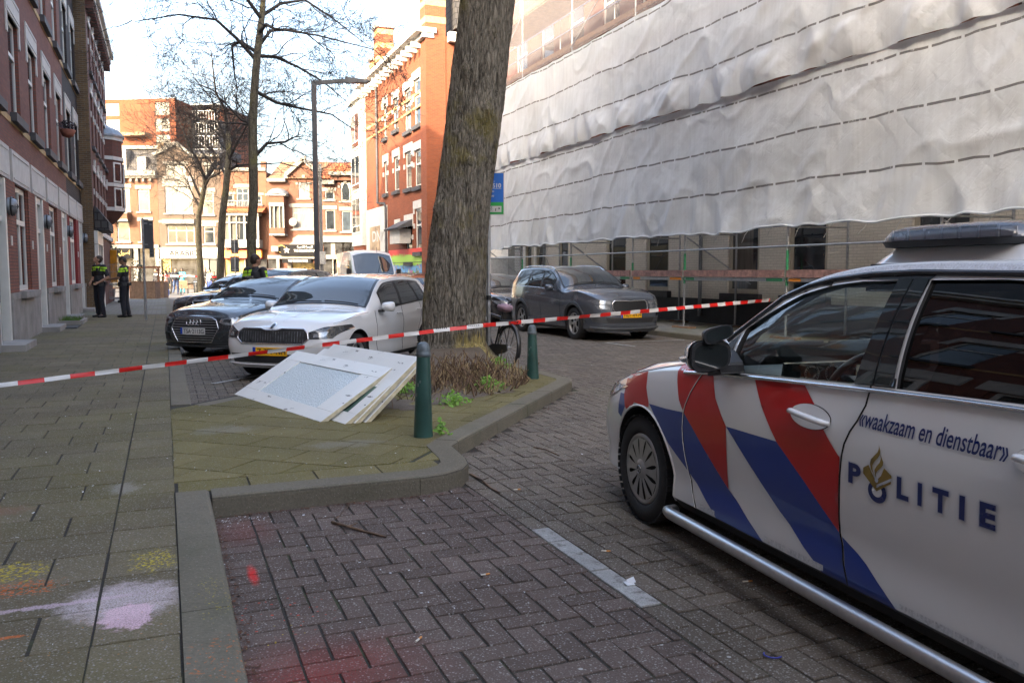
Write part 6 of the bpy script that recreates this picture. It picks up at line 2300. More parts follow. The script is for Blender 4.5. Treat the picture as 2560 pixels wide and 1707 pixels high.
 for sd in ('right', 'left'):
  for q in (s1, s2, s3):
   trim(arch, q, sd, .0042, M['car_seam'], 'door_seam', root, .0006, step=.03, n=5, lim=.6)
  trim(arch, [(x, z + .0) for x, z in s1], sd, .0022, P_white, 'door_edge', root, .0042, step=.03, n=5, lim=.6)
  sp = line_pts(arch, [(-.25, .868), (.06, .925), (.30, .975), (.5, 1.008)], sd, .0, .04)
  mb = MB()
  mb.tube(sp, .003, 4)
  mb.build('hood_seam', M['car_seam'], root)
 sg = -1
 for sd, sg in (('right', -1), ('left', 1)):
  for (hx, hz, tl) in ((1.59, .897, .0), (2.685, .927, .0)):
   bowl = [(hx - .015 + .128 * math.cos(t), hz + .005 + .050 * math.sin(t)) for t in np.linspace(0, 6.2832, 33)[:-1]]
   bo = decal(arch, bowl, sd, P_white, 'handle_recess', root, .004, .03)
   trim(arch, bowl, sd, .0024, M['car_seam'], 'handle_rim', root, .001, closed=True, step=.02, n=4)
   p = line_pts(arch, [(hx - .13, hz + .012), (hx - .09, hz + .016), (hx, hz + .010), (hx + .08, hz + .002), (hx + .125, hz - .004)], sd, .012, .02)
   p = [Vector(q) + Vector((0, sg * .030 * math.sin(math.pi * min(1, i / (len(p) - 1) * 1.0)) ** .5, 0)) for i, q in enumerate(p)]
   mb = MB()
   mb.tube(p, [.010] + [.018] * (len(p) - 2) + [.013], 10, flat=.75)
   mb.build('door_handle', P_white, root)
  ch = [(.50, .962), (.60, .972), (.92, .998), (1.5, 1.030), (1.9, 1.053), (2.3, 1.071), (2.7, 1.083), (3.1, 1.105)]
  p = line_pts(bvh, ch, sd, .004, .05)
  mb = MB()
  mb.tube(p, .0125, 8, flat=.8)
  mb.build('chrome_waist_trim', M['chrome'], root)
  fr = [(.515, .985), (.92, 1.012), (1.5, 1.045), (1.9, 1.070), (2.5, 1.095), (3.05, 1.115), (3.4, 1.16), (3.25, 1.36), (3.08, 1.445), (2.75, 1.485), (2.35, 1.492), (1.9, 1.498), (1.67, 1.488), (1.44, 1.464), (1.28, 1.415), (1.14, 1.352), (1.0, 1.268), (.86, 1.165), (.70, 1.065), (.56, 1.0)]
  vs, fs = poly_grid(fr, .03)
  v3, f3 = drape(arch, vs, fs, sd, .003, .40)
  mb = MB()
  mb.add(v3, f3, 0, True)
  mb.build('window_frame', M['black_plastic'], root, fix=False)
  trim(bvh, [(.80, 1.155), (.92, 1.240), (1.14, 1.382), (1.3, 1.437), (1.44, 1.466), (1.67, 1.489), (1.9, 1.497), (2.35, 1.492), (2.7, 1.48), (3.0, 1.43)], sd, .013, plain('rail_trim_black', (.03, .033, .04), .25, coat=.6), 'roof_seal', root, .004, step=.05)
  gl = [p for p in W1]
  vs, fs = poly_grid(gl, .08)
  v3, f3 = drape(bvh, vs, fs, sd, -.010)
  mb = MB()
  mb.add(v3, f3, 0, True)
  mb.build('front_door_window', M['car_glass_clear'], root, fix=False)
  vs, fs = poly_grid(W2, .08)
  v3, f3 = drape(bvh, vs, fs, sd, -.010)
  mb = MB()
  mb.add(v3, f3, 0, True)
  mb.build('rear_door_window', M['car_glass_dark'], root, fix=False)
  decal(bvh, W3, sd, M['screen'], 'quarter_window', root, .005, .06)
  decal(bvh, [(.545, 1.0), (.72, 1.012), (.80, 1.03), (.66, 1.06)], sd, M['screen'], 'quarter_window', root, .005, .06)
  decal(bvh, [(1.80, 1.065), (1.898, 1.072), (1.895, 1.478), (1.826, 1.474), (1.822, 1.23)], sd, M['screen'], 'pillar_trim', root, .006, .06)
  decal(bvh, [(1.908, 1.073), (2.004, 1.080), (1.975, 1.476), (1.905, 1.478)], sd, M['screen'], 'pillar_trim', root, .006, .06)
  decal(arch, [(.42, .203), (2.62, .203), (2.62, .264), (.455, .264)], sd, M['black_plastic'], 'sill', root, .004, .08)
  mb = MB()
  mb.tube([(.47, sg * .90, .205), (.50, sg * .955, .212), (.56, sg * .972, .215), (2.56, sg * .972, .215), (2.62, sg * .955, .212), (2.65, sg * .90, .205)], .0315, 16)
  mb.build('side_bar', M['steel_tube'], root)
  mb = MB()
  for i in range(24):
   x = .60 + i * .083
   if any(a < x + .035 < b for a, b in ((.84, 1.27), (1.64, 2.10), (.62, .66))): continue
   vs, fs = poly_grid([(x, .276), (x + .076, .276), (x + .076, .300), (x, .300)], .05)
   v3, f3 = drape(arch, vs, fs, sd, .002, .7)
   mb.add(v3, f3)
  mb.build('reflective_tape', plain('reflective_white', (.47, .47, .47), .3, var=.25, scale=90), root, fix=False)
  mb = MB()
  for i in range(26):
   x = 1.25 + i * .075
   vs, fs = poly_grid([(x, c['zt'](x) - .040), (x + .072, c['zt'](x + .072) - .040), (x + .072, c['zt'](x + .072) - .008), (x, c['zt'](x) - .008)], .05)
   v3, f3 = drape(bvh, vs, fs, sd, .0025, .4)
   mb.add(v3, f3)
  mb.build('roof_tape', plain('reflective_pale', (.62, .63, .66), .3, var=.25, scale=120), root, fix=False)
  for xw in (.045, wb):
   pts_ = []
   for t in np.linspace(-.25, math.pi + .25, 40):
    x, z = xw + .379 * math.cos(t), .335 + .379 * math.sin(t)
    o_, d_ = AX[sd](x, z)
    h = arch.ray_cast(o_, d_)
    if h[0] is not None and abs(h[0].y) > .75: pts_.append(h[0] + Vector((0, sg * .001, 0)))
   if len(pts_) > 3:
    mb = MB()
    mb.tube(pts_, .007, 6)
    mb.build('arch_lip', P_white, root)
 for sg in (-1, 1):
  m1 = mirror_part(root, 1.02, sg * 1.03, 1.105, sg, M['black_plastic'], .92)
  mb = MB()
  n = 18
  prof_ = [(-.10, .15), (-.095, .5), (-.05, .85), (0.0, .98), (.012, 1.0)]
  vs, fs = [], []
  for (dx, q) in prof_:
   for kk in range(n):
    t = 2 * math.pi * kk / n
    vs.append((1.0 + dx, sg * 1.03 + .118 * q * math.copysign(abs(math.cos(t)) ** .7, math.cos(t)), 1.105 + .08 * q * math.copysign(abs(math.sin(t)) ** .7, math.sin(t))))
  for i in range(len(prof_) - 1):
   for kk in range(n):
    fs.append((i * n + kk, i * n + (kk + 1) % n, (i + 1) * n + (kk + 1) % n, (i + 1) * n + kk))
  mb.add(vs, fs, 0, True)
  mb.build('mirror_cap', P_white, m1)
  mu = mirror_part(root, 0, 0, 0, sg, M['black_plastic'], .70, arm=False)
  mu.location = (1.05, sg * 1.01, 1.212)
  mu.scale = (1, 1, .68)
  mu.rotation_euler = (sg * -.25, 0, 0)
  mb = MB()
  mb.prism([(.90, .995), (1.02, 1.02), (1.0, 1.07), (.93, 1.12), (.89, 1.10)], sg * .84, sg * .97, 'y')
  mb.build('mirror_foot', M['black_plastic'], root)
  mb = MB()
  mb.tube([(.91, sg * 1.10, 1.09), (.93, sg * 1.13, 1.088), (.98, sg * 1.145, 1.085)], .018, 8, flat=.6)
  mb.build('indicator_lamp', M['lamp'], root)
 vs, fs = poly_grid([(x, y * 1.06) for x, y in WS], .09)
 v3, f3 = drape(bvh, vs, fs, 'top', -.006)
 mb = MB()
 mb.add(v3, f3, 0, True)
 mb.build('windscreen', M['car_glass_clear'], root, fix=False)
 decal(bvh, [(-.5, 1.12), (.5, 1.12), (.44, 1.45), (-.44, 1.45)], 'rear', M['screen'], 'rear_window', root, .004, .1)
 wipers(c, bvh, root, .62)
 for s_ in (-1, 1):
  decal(bvh, [(s_ * .50, .60), (s_ * .84, .70), (s_ * .865, .80), (s_ * .62, .765), (s_ * .48, .70)], 'front', M['lamp'], 'headlight', root, .006, .03)
  decal(bvh, [(s_ * .5, .28), (s_ * .74, .28), (s_ * .76, .44), (s_ * .55, .40)], 'front', M['black_plastic'], 'air_intake', root, .004, .05)
  decal(bvh, [(s_ * .45, .85), (s_ * .72, .85), (s_ * .74, 1.0), (s_ * .5, 1.0)], 'rear', M['tail'], 'tail_light', root, .005, .05)
 decal(bvh, [(-.46, .48), (.46, .48), (.42, .66), (-.42, .66)], 'front', M['black_plastic'], 'grille', root, .004, .05)
 trim(bvh, [(-.46, .48), (.46, .48), (.42, .66), (-.42, .66)], 'front', .01, M['chrome'], 'grille_frame', root, .006, closed=True)
 decal(bvh, [(-.42, .26), (.42, .26), (.46, .42), (-.46, .42)], 'front', M['black_plastic'], 'lower_grille', root, .004, .05)
 mb = MB()
 def rr(x0, x1, yh, r, z, n=5):
  out = []
  for (cx, cy, a0) in ((x1 - r, yh - r, 0), (x0 + r, yh - r, 90), (x0 + r, -yh + r, 180), (x1 - r, -yh + r, 270)):
   for i in range(n):
    t = R(a0 + 90 * i / (n - 1))
    out.append((cx + r * math.cos(t), cy + r * math.sin(t), z))
  return out
 def stack(levels, caps=True):
  b_ = MB()
  n_ = len(levels[0])
  vs = [p for l in levels for p in l]
  fs = [(i * n_ + k_, i * n_ + (k_ + 1) % n_, (i + 1) * n_ + (k_ + 1) % n_, (i + 1) * n_ + k_) for i in range(len(levels) - 1) for k_ in range(n_)]
  b_.add(vs, fs, 0, True)
  if caps:
   b_.add(levels[-1], [tuple(range(n_))])
   b_.add(levels[0], [tuple(range(n_))[::-1]])
  return b_
 zt0 = 1.530
 pod = stack([rr(1.50, 2.42, .60, .12, zt0), rr(1.515, 2.40, .585, .12, zt0 + .012), rr(1.575, 2.33, .55, .11, zt0 + .062), rr(1.585, 2.31, .545, .10, zt0 + .067)]).build('light_bar_pod', P_white, root)
 pod.data.set_sharp_from_angle(angle=R(40))
 seal = stack([rr(1.494, 2.426, .606, .12, zt0 - .02), rr(1.494, 2.426, .606, .12, zt0 + .004)]).build('pod_seal', M['black_plastic'], root)
 base = stack([rr(1.585, 2.24, .60, .10, zt0 + .069), rr(1.575, 2.25, .61, .10, zt0 + .092)]).build('light_bar_base', M['black_plastic'], root)
 lev = []
 for q in np.linspace(0, 1, 8):
  ins = .075 * (1 - math.cos(q * math.pi / 2)) ** 1.0
  lev.append(rr(1.580 + ins * 1.2, 2.245 - ins, .605 - ins, .10, zt0 + .094 + .062 * math.sin(q * math.pi / 2) ** 1.0))
 kd = NT('clear_dome')
 tp = kd.n("BsdfTransparent")
 tp.inputs[0].default_value = (.92, .94, .97, 1)
 gl = kd.n("BsdfGlossy")
 gl.inputs['Roughness'].default_value = .06
 wv = kd.n("TexWave", wave_type='BANDS', bands_direction='X')
 kd.l(kd.obj(), wv.inputs['Vector'])
 wv.inputs['Scale'].default_value = 28
 bp = kd.n("Bump")
 bp.inputs['Strength'].default_value = .12
 bp.inputs['Distance'].default_value = .01
 kd.l(wv.outputs[1], bp.inputs['Height'])
 kd.l(bp.outputs[0], gl.inputs['Normal'])
 fr = kd.n("Fresnel")
 fr.inputs[0].default_value = 1.6
 mx = kd.n("MixShader")
 kd.l(kd.math('MULTIPLY_ADD', fr.outputs[0], .9, .03, clamp=True), mx.inputs[0])
 kd.l(tp.outputs[0], mx.inputs[1])
 kd.l(gl.outputs[0], mx.inputs[2])
 kd.l(mx.outputs[0], kd.out.inputs[0])
 dome = stack(lev).build('light_bar_dome', kd.mat, root)
 mb = MB()
 mb.box(1.63, 2.20, -.555, -.50, zt0 + .093, zt0 + .135)
 mb.box(1.63, 2.20, .50, .555, zt0 + .093, zt0 + .135)
 mb.box(1.66, 2.18, -.5, .5, zt0 + .093, zt0 + .118)
 lm = mb.build('lamp_module', plain('lamp_module_dark', (.22, .23, .26), .3, var=.5), root)
 mb = MB()
 for i in range(7):
  x = 1.635 + i * .085
  mb.box(x, x + .006, -.563, -.556, zt0 + .094, zt0 + .140)
  mb.box(x + .012, x + .078, -.5585, -.5555, zt0 + .098, zt0 + .130)
 mb.build('lamp_reflector', plain('lamp_reflector', (.55, .57, .62), .25, .4), root)
 mb = MB()
 vs = []
 prof_ = [(.58, .90), (.62, .985), (.72, 1.015), (.86, 1.015), (.98, .985), (1.05, .93), (1.06, .80), (1.0, .60), (.58, .60)]
 mb.prism(prof_, -.78, .78, 'y')
 dash = mb.build('dashboard', plain('dashboard', (.11, .12, .122), .6, var=.15, bump=.05), root)
 mb = MB()
 mb.obox((1.035, -.30, 1.005), (.008, 0, -.002), (0, .34, 0), (.012, 0, .055))
 scn = mb.build('dash_screen', M['screen'], dash)
 mb = MB()
 for (y, r_) in ((-.48, .042), (-.36, .042)):
  ring = [(1.05, y + r_ * math.cos(t), 1.005 + r_ * math.sin(t)) for t in np.linspace(0, 6.2832, 25)]
  mb.tube(ring, .0013, 4)
  for i in range(14):
   t = -0.6 + i * .32
   mb.bar((1.05, y + r_ * .78 * math.cos(t), 1.005 + r_ * .78 * math.sin(t)), (1.05, y + r_ * .92 * math.cos(t), 1.005 + r_ * .92 * math.sin(t)), .003, .003, up=(1, 0, 0))
 mb.build('gauge', M['galv'], scn)
 mb = MB()
 mb.obox((1.052, -.16, 1.005), (.002, 0, 0), (0, .06, 0), (0, 0, .036))
 mb.build('map_display', plain('map_display', (.42, .36, .26), .4, var=.5, scale=50), scn)
 for y in (-.72, .0, .12, .72):
  mb = MB()
  ring = [(1.045 + .0, y + .045 * math.cos(t), .90 + .045 * math.sin(t)) for t in np.linspace(0, 6.2832, 17)]
  mb.tube(ring, .008, 6)
  mb.build('air_vent', M['galv'], dash)
 st = MB()
 cx, cy, cz = 1.26, -.37, .955
 ax_ = Vector((.42, 0, .907)).normalized()
 nrm = Vector((-.90, 0, .43)).normalized()
 rim_ = [Vector((cx, cy, cz)) + (ax_ * math.sin(t) + Vector((0, 1, 0)) * math.cos(t)) * .185 for t in np.linspace(0, 6.2832, 37)]
 st.tube(rim_, .0155, 8)
 st.obox((cx, cy, cz), ax_ * .06, Vector((0, .075, 0)), nrm * .02)
 for y in (-.17, .17):
  st.bar((cx, cy, cz), (cx, cy + y, cz + .01), .03, .02)
 st.bar((cx, cy, cz), Vector((cx, cy, cz)) - ax_ * .17, .03, .02)
 st.bar((cx, cy, cz), (1.0, cy, .86), .05, .05)
 st.build('steering_wheel', plain('steering_leather', (.018, .02, .022), .45, bump=.1), root)
 for y in (-.38, .38):
  mb = MB()
  for (pr_, w_) in (([(1.32, .50), (1.30, .62), (1.40, .68), (1.78, .64), (1.84, .50)], .24), ([(1.72, .62), (1.86, .64), (2.06, 1.16), (2.02, 1.20), (1.96, 1.18), (1.84, .95)], .22), ([(2.00, 1.22), (2.03, 1.36), (2.08, 1.37), (2.09, 1.23)], .12)):
   mb.prism(pr_, y - w_, y + w_, 'y')
  s_ = mb.build('front_seat', plain('seat_cloth', (.025, .026, .028), .9, var=.2, bump=.2), root)
 mb = MB()
 mb.prism([(2.35, .50), (2.35, .66), (2.75, .62), (2.95, 1.15), (3.08, 1.12), (2.95, .5)], -.62, .62, 'y')
 mb.build('rear_seat', plain('rear_seat_cloth', (.018, .018, .02), .9, var=.2), root)
 mb = MB()
 mb.box(1.28, 1.33, -.12, .12, 1.32, 1.39)
 mb.tube([(1.31, 0, 1.37), (1.28, 0, 1.46)], .012, 6)
 mb.build('rear_view_mirror', M['black_plastic'], root)
 mb = MB()
 mb.tube([(1.12, .02, .98), (1.10, .02, 1.06), (1.02, .22, 1.10)], .012, 6)
 mb.obox((1.06, .12, 1.07), (.01, .0, .004), (0, .10, .0), (.0, 0, .06))
 mb.build('terminal', M['black_plastic'], root)
 return root
police = build_police()
pc = police.matrix_basis
mb = MB()
mb.box(-.03, .03, -.09, .09, 0, .13)
bx = mb.build('paper_box', plain('pink_cardboard', (.55, .28, .22), .8, var=.25, scale=20))
bx.location = Vector((1.5993, 5.2275, 0)) + Matrix.Rotation(police.rotation_euler.z, 3, 'Z') @ Vector((1.02, .22, 1.0))
bx.location.z = 1.017
bx.rotation_euler = (0, 0, police.rotation_euler.z + .2)
tag(bx, 'small pinkish cardboard box on the dashboard of the police car', 'box')
# ------------------------------------------------------------------ the other vehicles
def slat_polys(y0, y1, n, zlo, zhi, w=.012):
 out = []
 for i in range(n):
  y = y0 + (y1 - y0) * (i + .5) / n
  out.append([(y - w, zlo(y)), (y + w, zlo(y)), (y + w, zhi(y)), (y - w, zhi(y))])
 return out
def common(c, root, bvh, full, pm, seams, handles, spans, mats, ws=True, mirror=True, wsmat='windscreen', xmir=None, sides=('left', 'right')):
 Lf, wb, Lr, hw, xc, xr, xre, zr = c['dim']
 side_windows(c, bvh, root, spans, mats)
 if ws:
  decal(bvh, [(x, c['ys'](x) - .012) for x in np.linspace(xc + .03, xr - .06, 12)] + [(x, -(c['ys'](x) - .012)) for x in np.linspace(xr - .06, xc + .03, 12)], 'top', M['black'], 'windscreen_seal', root, .0025, .06)
  windscreen(c, bvh, root, M[wsmat], xc + .05, xr - .10, .05)
  wipers(c, bvh, root, xc + .03)
 decal(bvh, [(-.46 * hw / .9, c['zb'](wb) + .10), (.46, c['zb'](wb) + .10), (.42, zr - .13), (-.42, zr - .13)], 'rear', M['screen'], 'rear_window', root, .004, .1)
 for s_ in (-1, 1):
  decal(bvh, [(s_ * .48 * hw, .80), (s_ * .80 * hw, .80), (s_ * .82 * hw, .96), (s_ * .5 * hw, .94)], 'rear', M['tail'], 'tail_light', root, .005, .05)
 door_seams(c, bvh, root, seams, .26)
 door_handles(c, bvh, root, handles, pm)
 for sd in ('left', 'right'):
  trim(bvh, [(-Lf + .30, c['zb'](-Lf + .30) + .01), (0, c['zb'](0) + .012), (xc, c['zb'](xc) + .02)], sd, .003, M['car_seam'], 'hood_seam', root, .0, n=4)
  decal(bvh, [(.40, .205), (wb - .40, .205), (wb - .42, .26), (.42, .26)], sd, M['cladding'], 'sill', root, .004, .1)
 if mirror:
  xm = xc + .36 if xmir is None else xmir
  for sg in (-1, 1):
   mirror_part(root, xm, sg * (hw + .10), c['zb'](xm) + .075, sg, pm, .95)
 mb = MB()
 p = line_pts(bvh, [(xre - .25, 0), (xre - .2, 0)], 'top', 0, .1)
 if p:
  q = Vector(p[0])
  mb.tube([q, q + Vector((.16, 0, .20))], .005, 5)
  mb.build('aerial', M['black_plastic'], root)
def place(root, front_xy, fwd, Lf):
 """put the car with its nose centre at front_xy, pointing along fwd"""
 f = np.array(fwd, float)
 f /= np.linalg.norm(f)
 p = np.array(front_xy) - f * Lf
 root.location = (float(p[0]), float(p[1]), 0)
 root.rotation_euler = (0, 0, heading_rz(f[0], f[1]))
F45 = -(S2 + T2) / math.sqrt(2)
az_ = lambda a: (-math.sin(R(a)), -math.cos(R(a)))
G_PARK = 'cars parked at an angle on the left'
# ---- white hatchback
c = car_curves(.84, 2.55, .74, .89, .80, .965, .905, 1.01, 1.47, .40, 1.26, 2.75)
pw = paint('pearl_white', (.68, .69, .69), .25, dirt=.03)
root, b, bvh, full = car_base('parked_car', 'white hatchback with orange number plate, parked behind the white door panels', c, (0, 0, 0), 0, pw, .315, 5, arch=.365, group=G_PARK)
place(root, (-3.25, 11.35), az_(16), .84)
common(c, root, bvh, full, pw, [[(.60, .93), (.585, .72), (.60, .45), (.66, .262)], [(1.56, .98), (1.57, .7), (1.55, .262)], [(2.33, 1.0), (2.36, .85), (2.22, .62), (2.15, .262)]], [(1.40, .86), (2.22, .89)],
    [(.86, 1.50, 0, .04), (1.60, 2.24, .03, -.16), (2.32, 2.62, -.16, -.12)], ['car_glass', 'screen', 'screen'])
gp = [(-.54, .60), (-.46, .535), (.46, .535), (.54, .60), (.52, .685), (.46, .73), (.16, .735), (.08, .715), (-.08, .715), (-.16, .735), (-.46, .73), (-.52, .685)]
decal(bvh, gp, 'front', M['black'], 'grille', root, .003, .04)
decal_multi(bvh, [[(y - .006, .562), (y + .004, .562), (y + .010, .70), (y - .001, .70)] for y in np.linspace(-.47, .47, 25)], 'front', M['lamp'], 'grille_slat', root, .008, .05)
trim(bvh, gp, 'front', .011, M['chrome'], 'grille_frame', root, .006, closed=True)
for s_ in (-1, 1):
 decal(bvh, [(s_ * .555, .60), (s_ * .80, .605), (s_ * .868, .72), (s_ * .85, .775), (s_ * .70, .755), (s_ * .535, .69)], 'front', M['lamp_dark'], 'headlight', root, .006, .03)
 decal(bvh, [(s_ * .60, .625), (s_ * .74, .63), (s_ * .76, .70), (s_ * .61, .68)], 'front', M['lamp'], 'headlight_lens', root, .009, .03)
 decal(bvh, [(s_ * .68, .28), (s_ * .80, .34), (s_ * .82, .46), (s_ * .74, .44)], 'front', M['black_plastic'], 'corner_intake', root, .005, .04)
decal(bvh, [(-.60, .275), (.60, .275), (.66, .395), (-.66, .395)], 'front', M['black_plastic'], 'lower_grille', root, .004, .05)
trim(bvh, [(-.70, .262), (-.4, .25), (.4, .25), (.70, .262)], 'front', .013, pw, 'lower_lip', root, .012)
plate_front(bvh, root, -.26, .26, .43, .112, 'Z-777-NH')
em = decal(bvh, [(.036 * math.cos(t), .765 + .034 * math.sin(t)) for t in np.linspace(0, 6.28, 19)[:-1]], 'front', M['chrome'], 'hood_emblem', root, .012, .05)
decal(bvh, [(.026 * math.cos(t), .765 + .025 * math.sin(t)) for t in np.linspace(0, 6.28, 15)[:-1]], 'front', M['black'], 'emblem_face', em, .015, .05)
for y0, y1 in ((-.10, -.34), (.10, .34)):
 trim(bvh, [(-.70, y0), (-.2, (y0 + y1) / 2), (.36, y1)], 'top', .006, pw, 'hood_crease', root, .0, step=.08)
# ---- dark grey hatchback with hexagonal grille
c = car_curves(.87, 2.60, .84, .90, .78, .98, .92, 1.0, 1.43, .50, 1.42, 2.75)
pa = paint('dark_grey_metallic', (.030, .036, .043), .22, metal=.3)
root, b, bvh, full = car_base('parked_car', 'dark grey hatchback with a big hexagonal chrome edged grille and white number plate', c, (0, 0, 0), 0, pa, .315, 5, arch=.36, group=G_PARK)
place(root, (-5.53, 14.65), az_(20), .87)
common(c, root, bvh, full, pa, [[(.62, .92), (.60, .7), (.66, .262)], [(1.60, .95), (1.60, .262)], [(2.36, .98), (2.3, .7), (2.2, .262)]], [(1.45, .84), (2.28, .87)], [(.92, 1.55, 0, .04), (1.64, 2.30, .03, -.2), (2.38, 2.66, -.2, -.16)], ['screen'] * 3)
gp = [(-.36, .285), (.36, .285), (.50, .52), (.44, .665), (.36, .70), (-.36, .70), (-.44, .665), (-.50, .52)]
decal(bvh, gp, 'front', M['black'], 'grille', root, .003, .04)
decal_multi(bvh, [[(-w_, z), (w_, z), (w_, z + .013), (-w_, z + .013)] for z, w_ in ((.325, .38), (.365, .41), (.405, .43), (.445, .45), (.49, .475), (.535, .48), (.58, .465), (.625, .445), (.665, .41))], 'front', M['galv'], 'grille_slat', root, .008, .06)
trim(bvh, gp, 'front', .011, M['chrome'], 'grille_frame', root, .006, closed=True)
for i in range(4):
 cy = -.105 + i * .07
 trim(bvh, [(cy + .048 * math.cos(t), .625 + .048 * math.sin(t)) for t in np.linspace(0, 6.2832, 21)[:-1]], 'front', .0075, M['chrome'], 'grille_ring', root, .014, closed=True, step=.02)
for s_ in (-1, 1):
 decal(bvh, [(s_ * .50, .63), (s_ * .60, .59), (s_ * .72, .585), (s_ * .85, .63), (s_ * .87, .72), (s_ * .72, .715), (s_ * .52, .69)], 'front', M['lamp'], 'headlight', root, .006, .03)
 decal(bvh, [(s_ * .57, .64), (s_ * .68, .62), (s_ * .70, .68), (s_ * .58, .675)], 'front', M['lamp_dark'], 'headlight_lens', root, .009, .03)
 decal(bvh, [(s_ * .52, .30), (s_ * .80, .33), (s_ * .82, .45), (s_ * .60, .43)], 'front', M['black_plastic'], 'air_intake', root, .005, .04)
trim(bvh, [(-.80, .235), (-.4, .215), (.4, .215), (.80, .235)], 'front', .02, M['black_plastic'], 'front_splitter', root, .015)
plate_front(bvh, root, -.26, .26, .475, .112, 'TSA\u00b72113G', back='plate_white', x_off=.02)
# ---- black suv with trapezoid grille
c = car_curves(.86, 2.63, .86, .92, .93, 1.12, 1.05, 1.12, 1.60, .50, 1.36, 2.85)
pb = paint('blue_black', (.014, .019, .030), .22, metal=.2)
root, b, bvh, full = car_base('parked_car', 'blue black car with S badge on a trapezoid grille, third of the angle parked cars', c, (0, 0, 0), 0, pb, .34, 5, arch=.39, group=G_PARK)
place(root, (-6.68, 18.55), az_(20), .86)
common(c, root, bvh, full, pb, [[(.62, 1.05), (.66, .262)], [(1.60, 1.08), (1.60, .262)], [(2.36, 1.1), (2.2, .262)]], [(1.45, .96), (2.28, .98)], [(.92, 1.55, 0, .04), (1.64, 2.30, .03, -.14), (2.38, 2.74, -.14, -.1)], ['screen'] * 3)
gp = [(-.40, .685), (.40, .685), (.50, .855), (-.50, .855)]
decal(bvh, gp, 'front', M['black'], 'grille', root, .003, .04)
trim(bvh, gp, 'front', .012, M['chrome'], 'grille_frame', root, .006, closed=True)
text_decal(bvh, 'S', .055, -.055, .725, .815, 'front', M['chrome'], 'grille_badge', root, .012, .02)
for s_ in (-1, 1):
 decal(bvh, [(s_ * .53, .74), (s_ * .78, .70), (s_ * .87, .86), (s_ * .54, .85)], 'front', M['lamp_dark'], 'headlight', root, .006, .03)
 decal(bvh, [(s_ * .55, .32), (s_ * .80, .36), (s_ * .82, .50), (s_ * .62, .46)], 'front', M['black_plastic'], 'air_intake', root, .005, .04)
decal(bvh, [(-.5, .30), (.5, .30), (.52, .44), (-.52, .44)], 'front', M['black_plastic'], 'lower_grille', root, .004, .05)
plate_front(bvh, root, -.26, .26, .56, .11, 'S-618-TB', x_off=.012)
# ---- grey car behind, only its nose corner shows
c = car_curves(.85, 2.65, .80, .90, .82, 1.02, .94, 1.02, 1.47, .48, 1.36, 2.8)
pg = paint('mid_grey_metallic', (.12, .125, .13), .24, metal=.4)
root, b, bvh, full = car_base('parked_car', 'grey car showing only its nose beyond the car with the S badge', c, (0, 0, 0), 0, pg, .32, 5, arch=.37, group=G_PARK)
place(root, (-8.12, 21.4), az_(20), .85)
common(c, root, bvh, full, pg, [[(.62, .93), (.66, .262)], [(1.60, .96), (1.60, .262)]], [(1.45, .86), (2.28, .88)], [(.90, 1.55, 0, .04), (1.64, 2.30, .03, -.14), (2.38, 2.70, -.14, -.1)], ['screen'] * 3)
decal(bvh, [(-.48, .46), (.48, .46), (.54, .70), (-.54, .70)], 'front', M['black'], 'grille', root, .003, .04)
decal_multi(bvh, [[(-.5, z), (.5, z), (.5, z + .012), (-.5, z + .012)] for z in (.50, .55, .60, .65)], 'front', M['chrome'], 'grille_slat', root, .007, .06)
for s_ in (-1, 1):
 decal(bvh, [(s_ * .58, .66), (s_ * .78, .64), (s_ * .86, .76), (s_ * .58, .74)], 'front', M['lamp'], 'headlight', root, .006, .03)
plate_front(bvh, root, -.26, .26, .42, .11, 'N-205-GX', x_off=.012)
# ---- grey suv on the right
c = car_curves(.92, 2.79, 1.02, .93, 1.0, 1.17, 1.06, 1.14, 1.66, .60, 1.50, 3.25)
pk = paint('steel_grey_metallic', (.088, .102, .125), .2, metal=.35)
root, b, bvh, full = car_base('parked_car', 'large grey SUV with ribbed upright grille parked beside the scaffolding', c, (0, 0, 0), 0, pk, .355, 5, arch=.405, rim_r=.24, group='cars parked along the right kerb')
hk = np.array((.410, -.912))
place(root, np.array((2.2, 19.15)) + hk * .92, hk, .92)
common(c, root, bvh, full, pk, [[(.66, 1.06), (.62, .8), (.66, .30)], [(1.66, 1.1), (1.66, .30)], [(2.48, 1.12), (2.46, .95), (2.32, .7), (2.25, .30)]], [(1.50, .98), (2.36, 1.0)], [(1.04, 1.64, 0, .04), (1.74, 2.40, .03, -.04), (2.50, 3.22, -.02, -.22)], ['screen'] * 3)
for sd, sg in (('left', 1), ('right', -1)):
 for xw in (0, 2.79):
  for rr_ in (.41, .435, .46):
   p = []
   for t in np.linspace(.05, math.pi - .05, 24):
    h = bvh.ray_cast(*AX[sd](xw + rr_ * math.cos(t), .37 + rr_ * math.sin(t)))
    if h[0] is not None and abs(h[0].y) > .72: p.append(h[0])
   mb = MB()
   if len(p) > 3:
    mb.tube(p, .016, 6)
    mb.build('arch_cladding', M['cladding'], root)
 p = line_pts(bvh, [(1.25, .0), (1.3, .0)], 'top', 0, .1)
 rail = []
 for x in np.linspace(1.35, 3.25, 12):
  h = bvh.ray_cast(Vector((x, sg * (c['ys'](x) - .03), 5)), Vector((0, 0, -1)))
  if h[0] is not None: rail.append(h[0] + Vector((0, 0, .035 if 1.4 < x < 3.2 else 0)))
 mb = MB()
 mb.tube(rail, .014, 8)
 mb.build('roof_rail', M['chrome'], root)
 trim(bvh, [(.9, c['zb'](.9) + .02), (1.8, c['zb'](1.8) + .02), (3.2, c['zb'](3.2) + .02)], sd, .009, M['chrome'], 'window_trim', root, .006, step=.1)
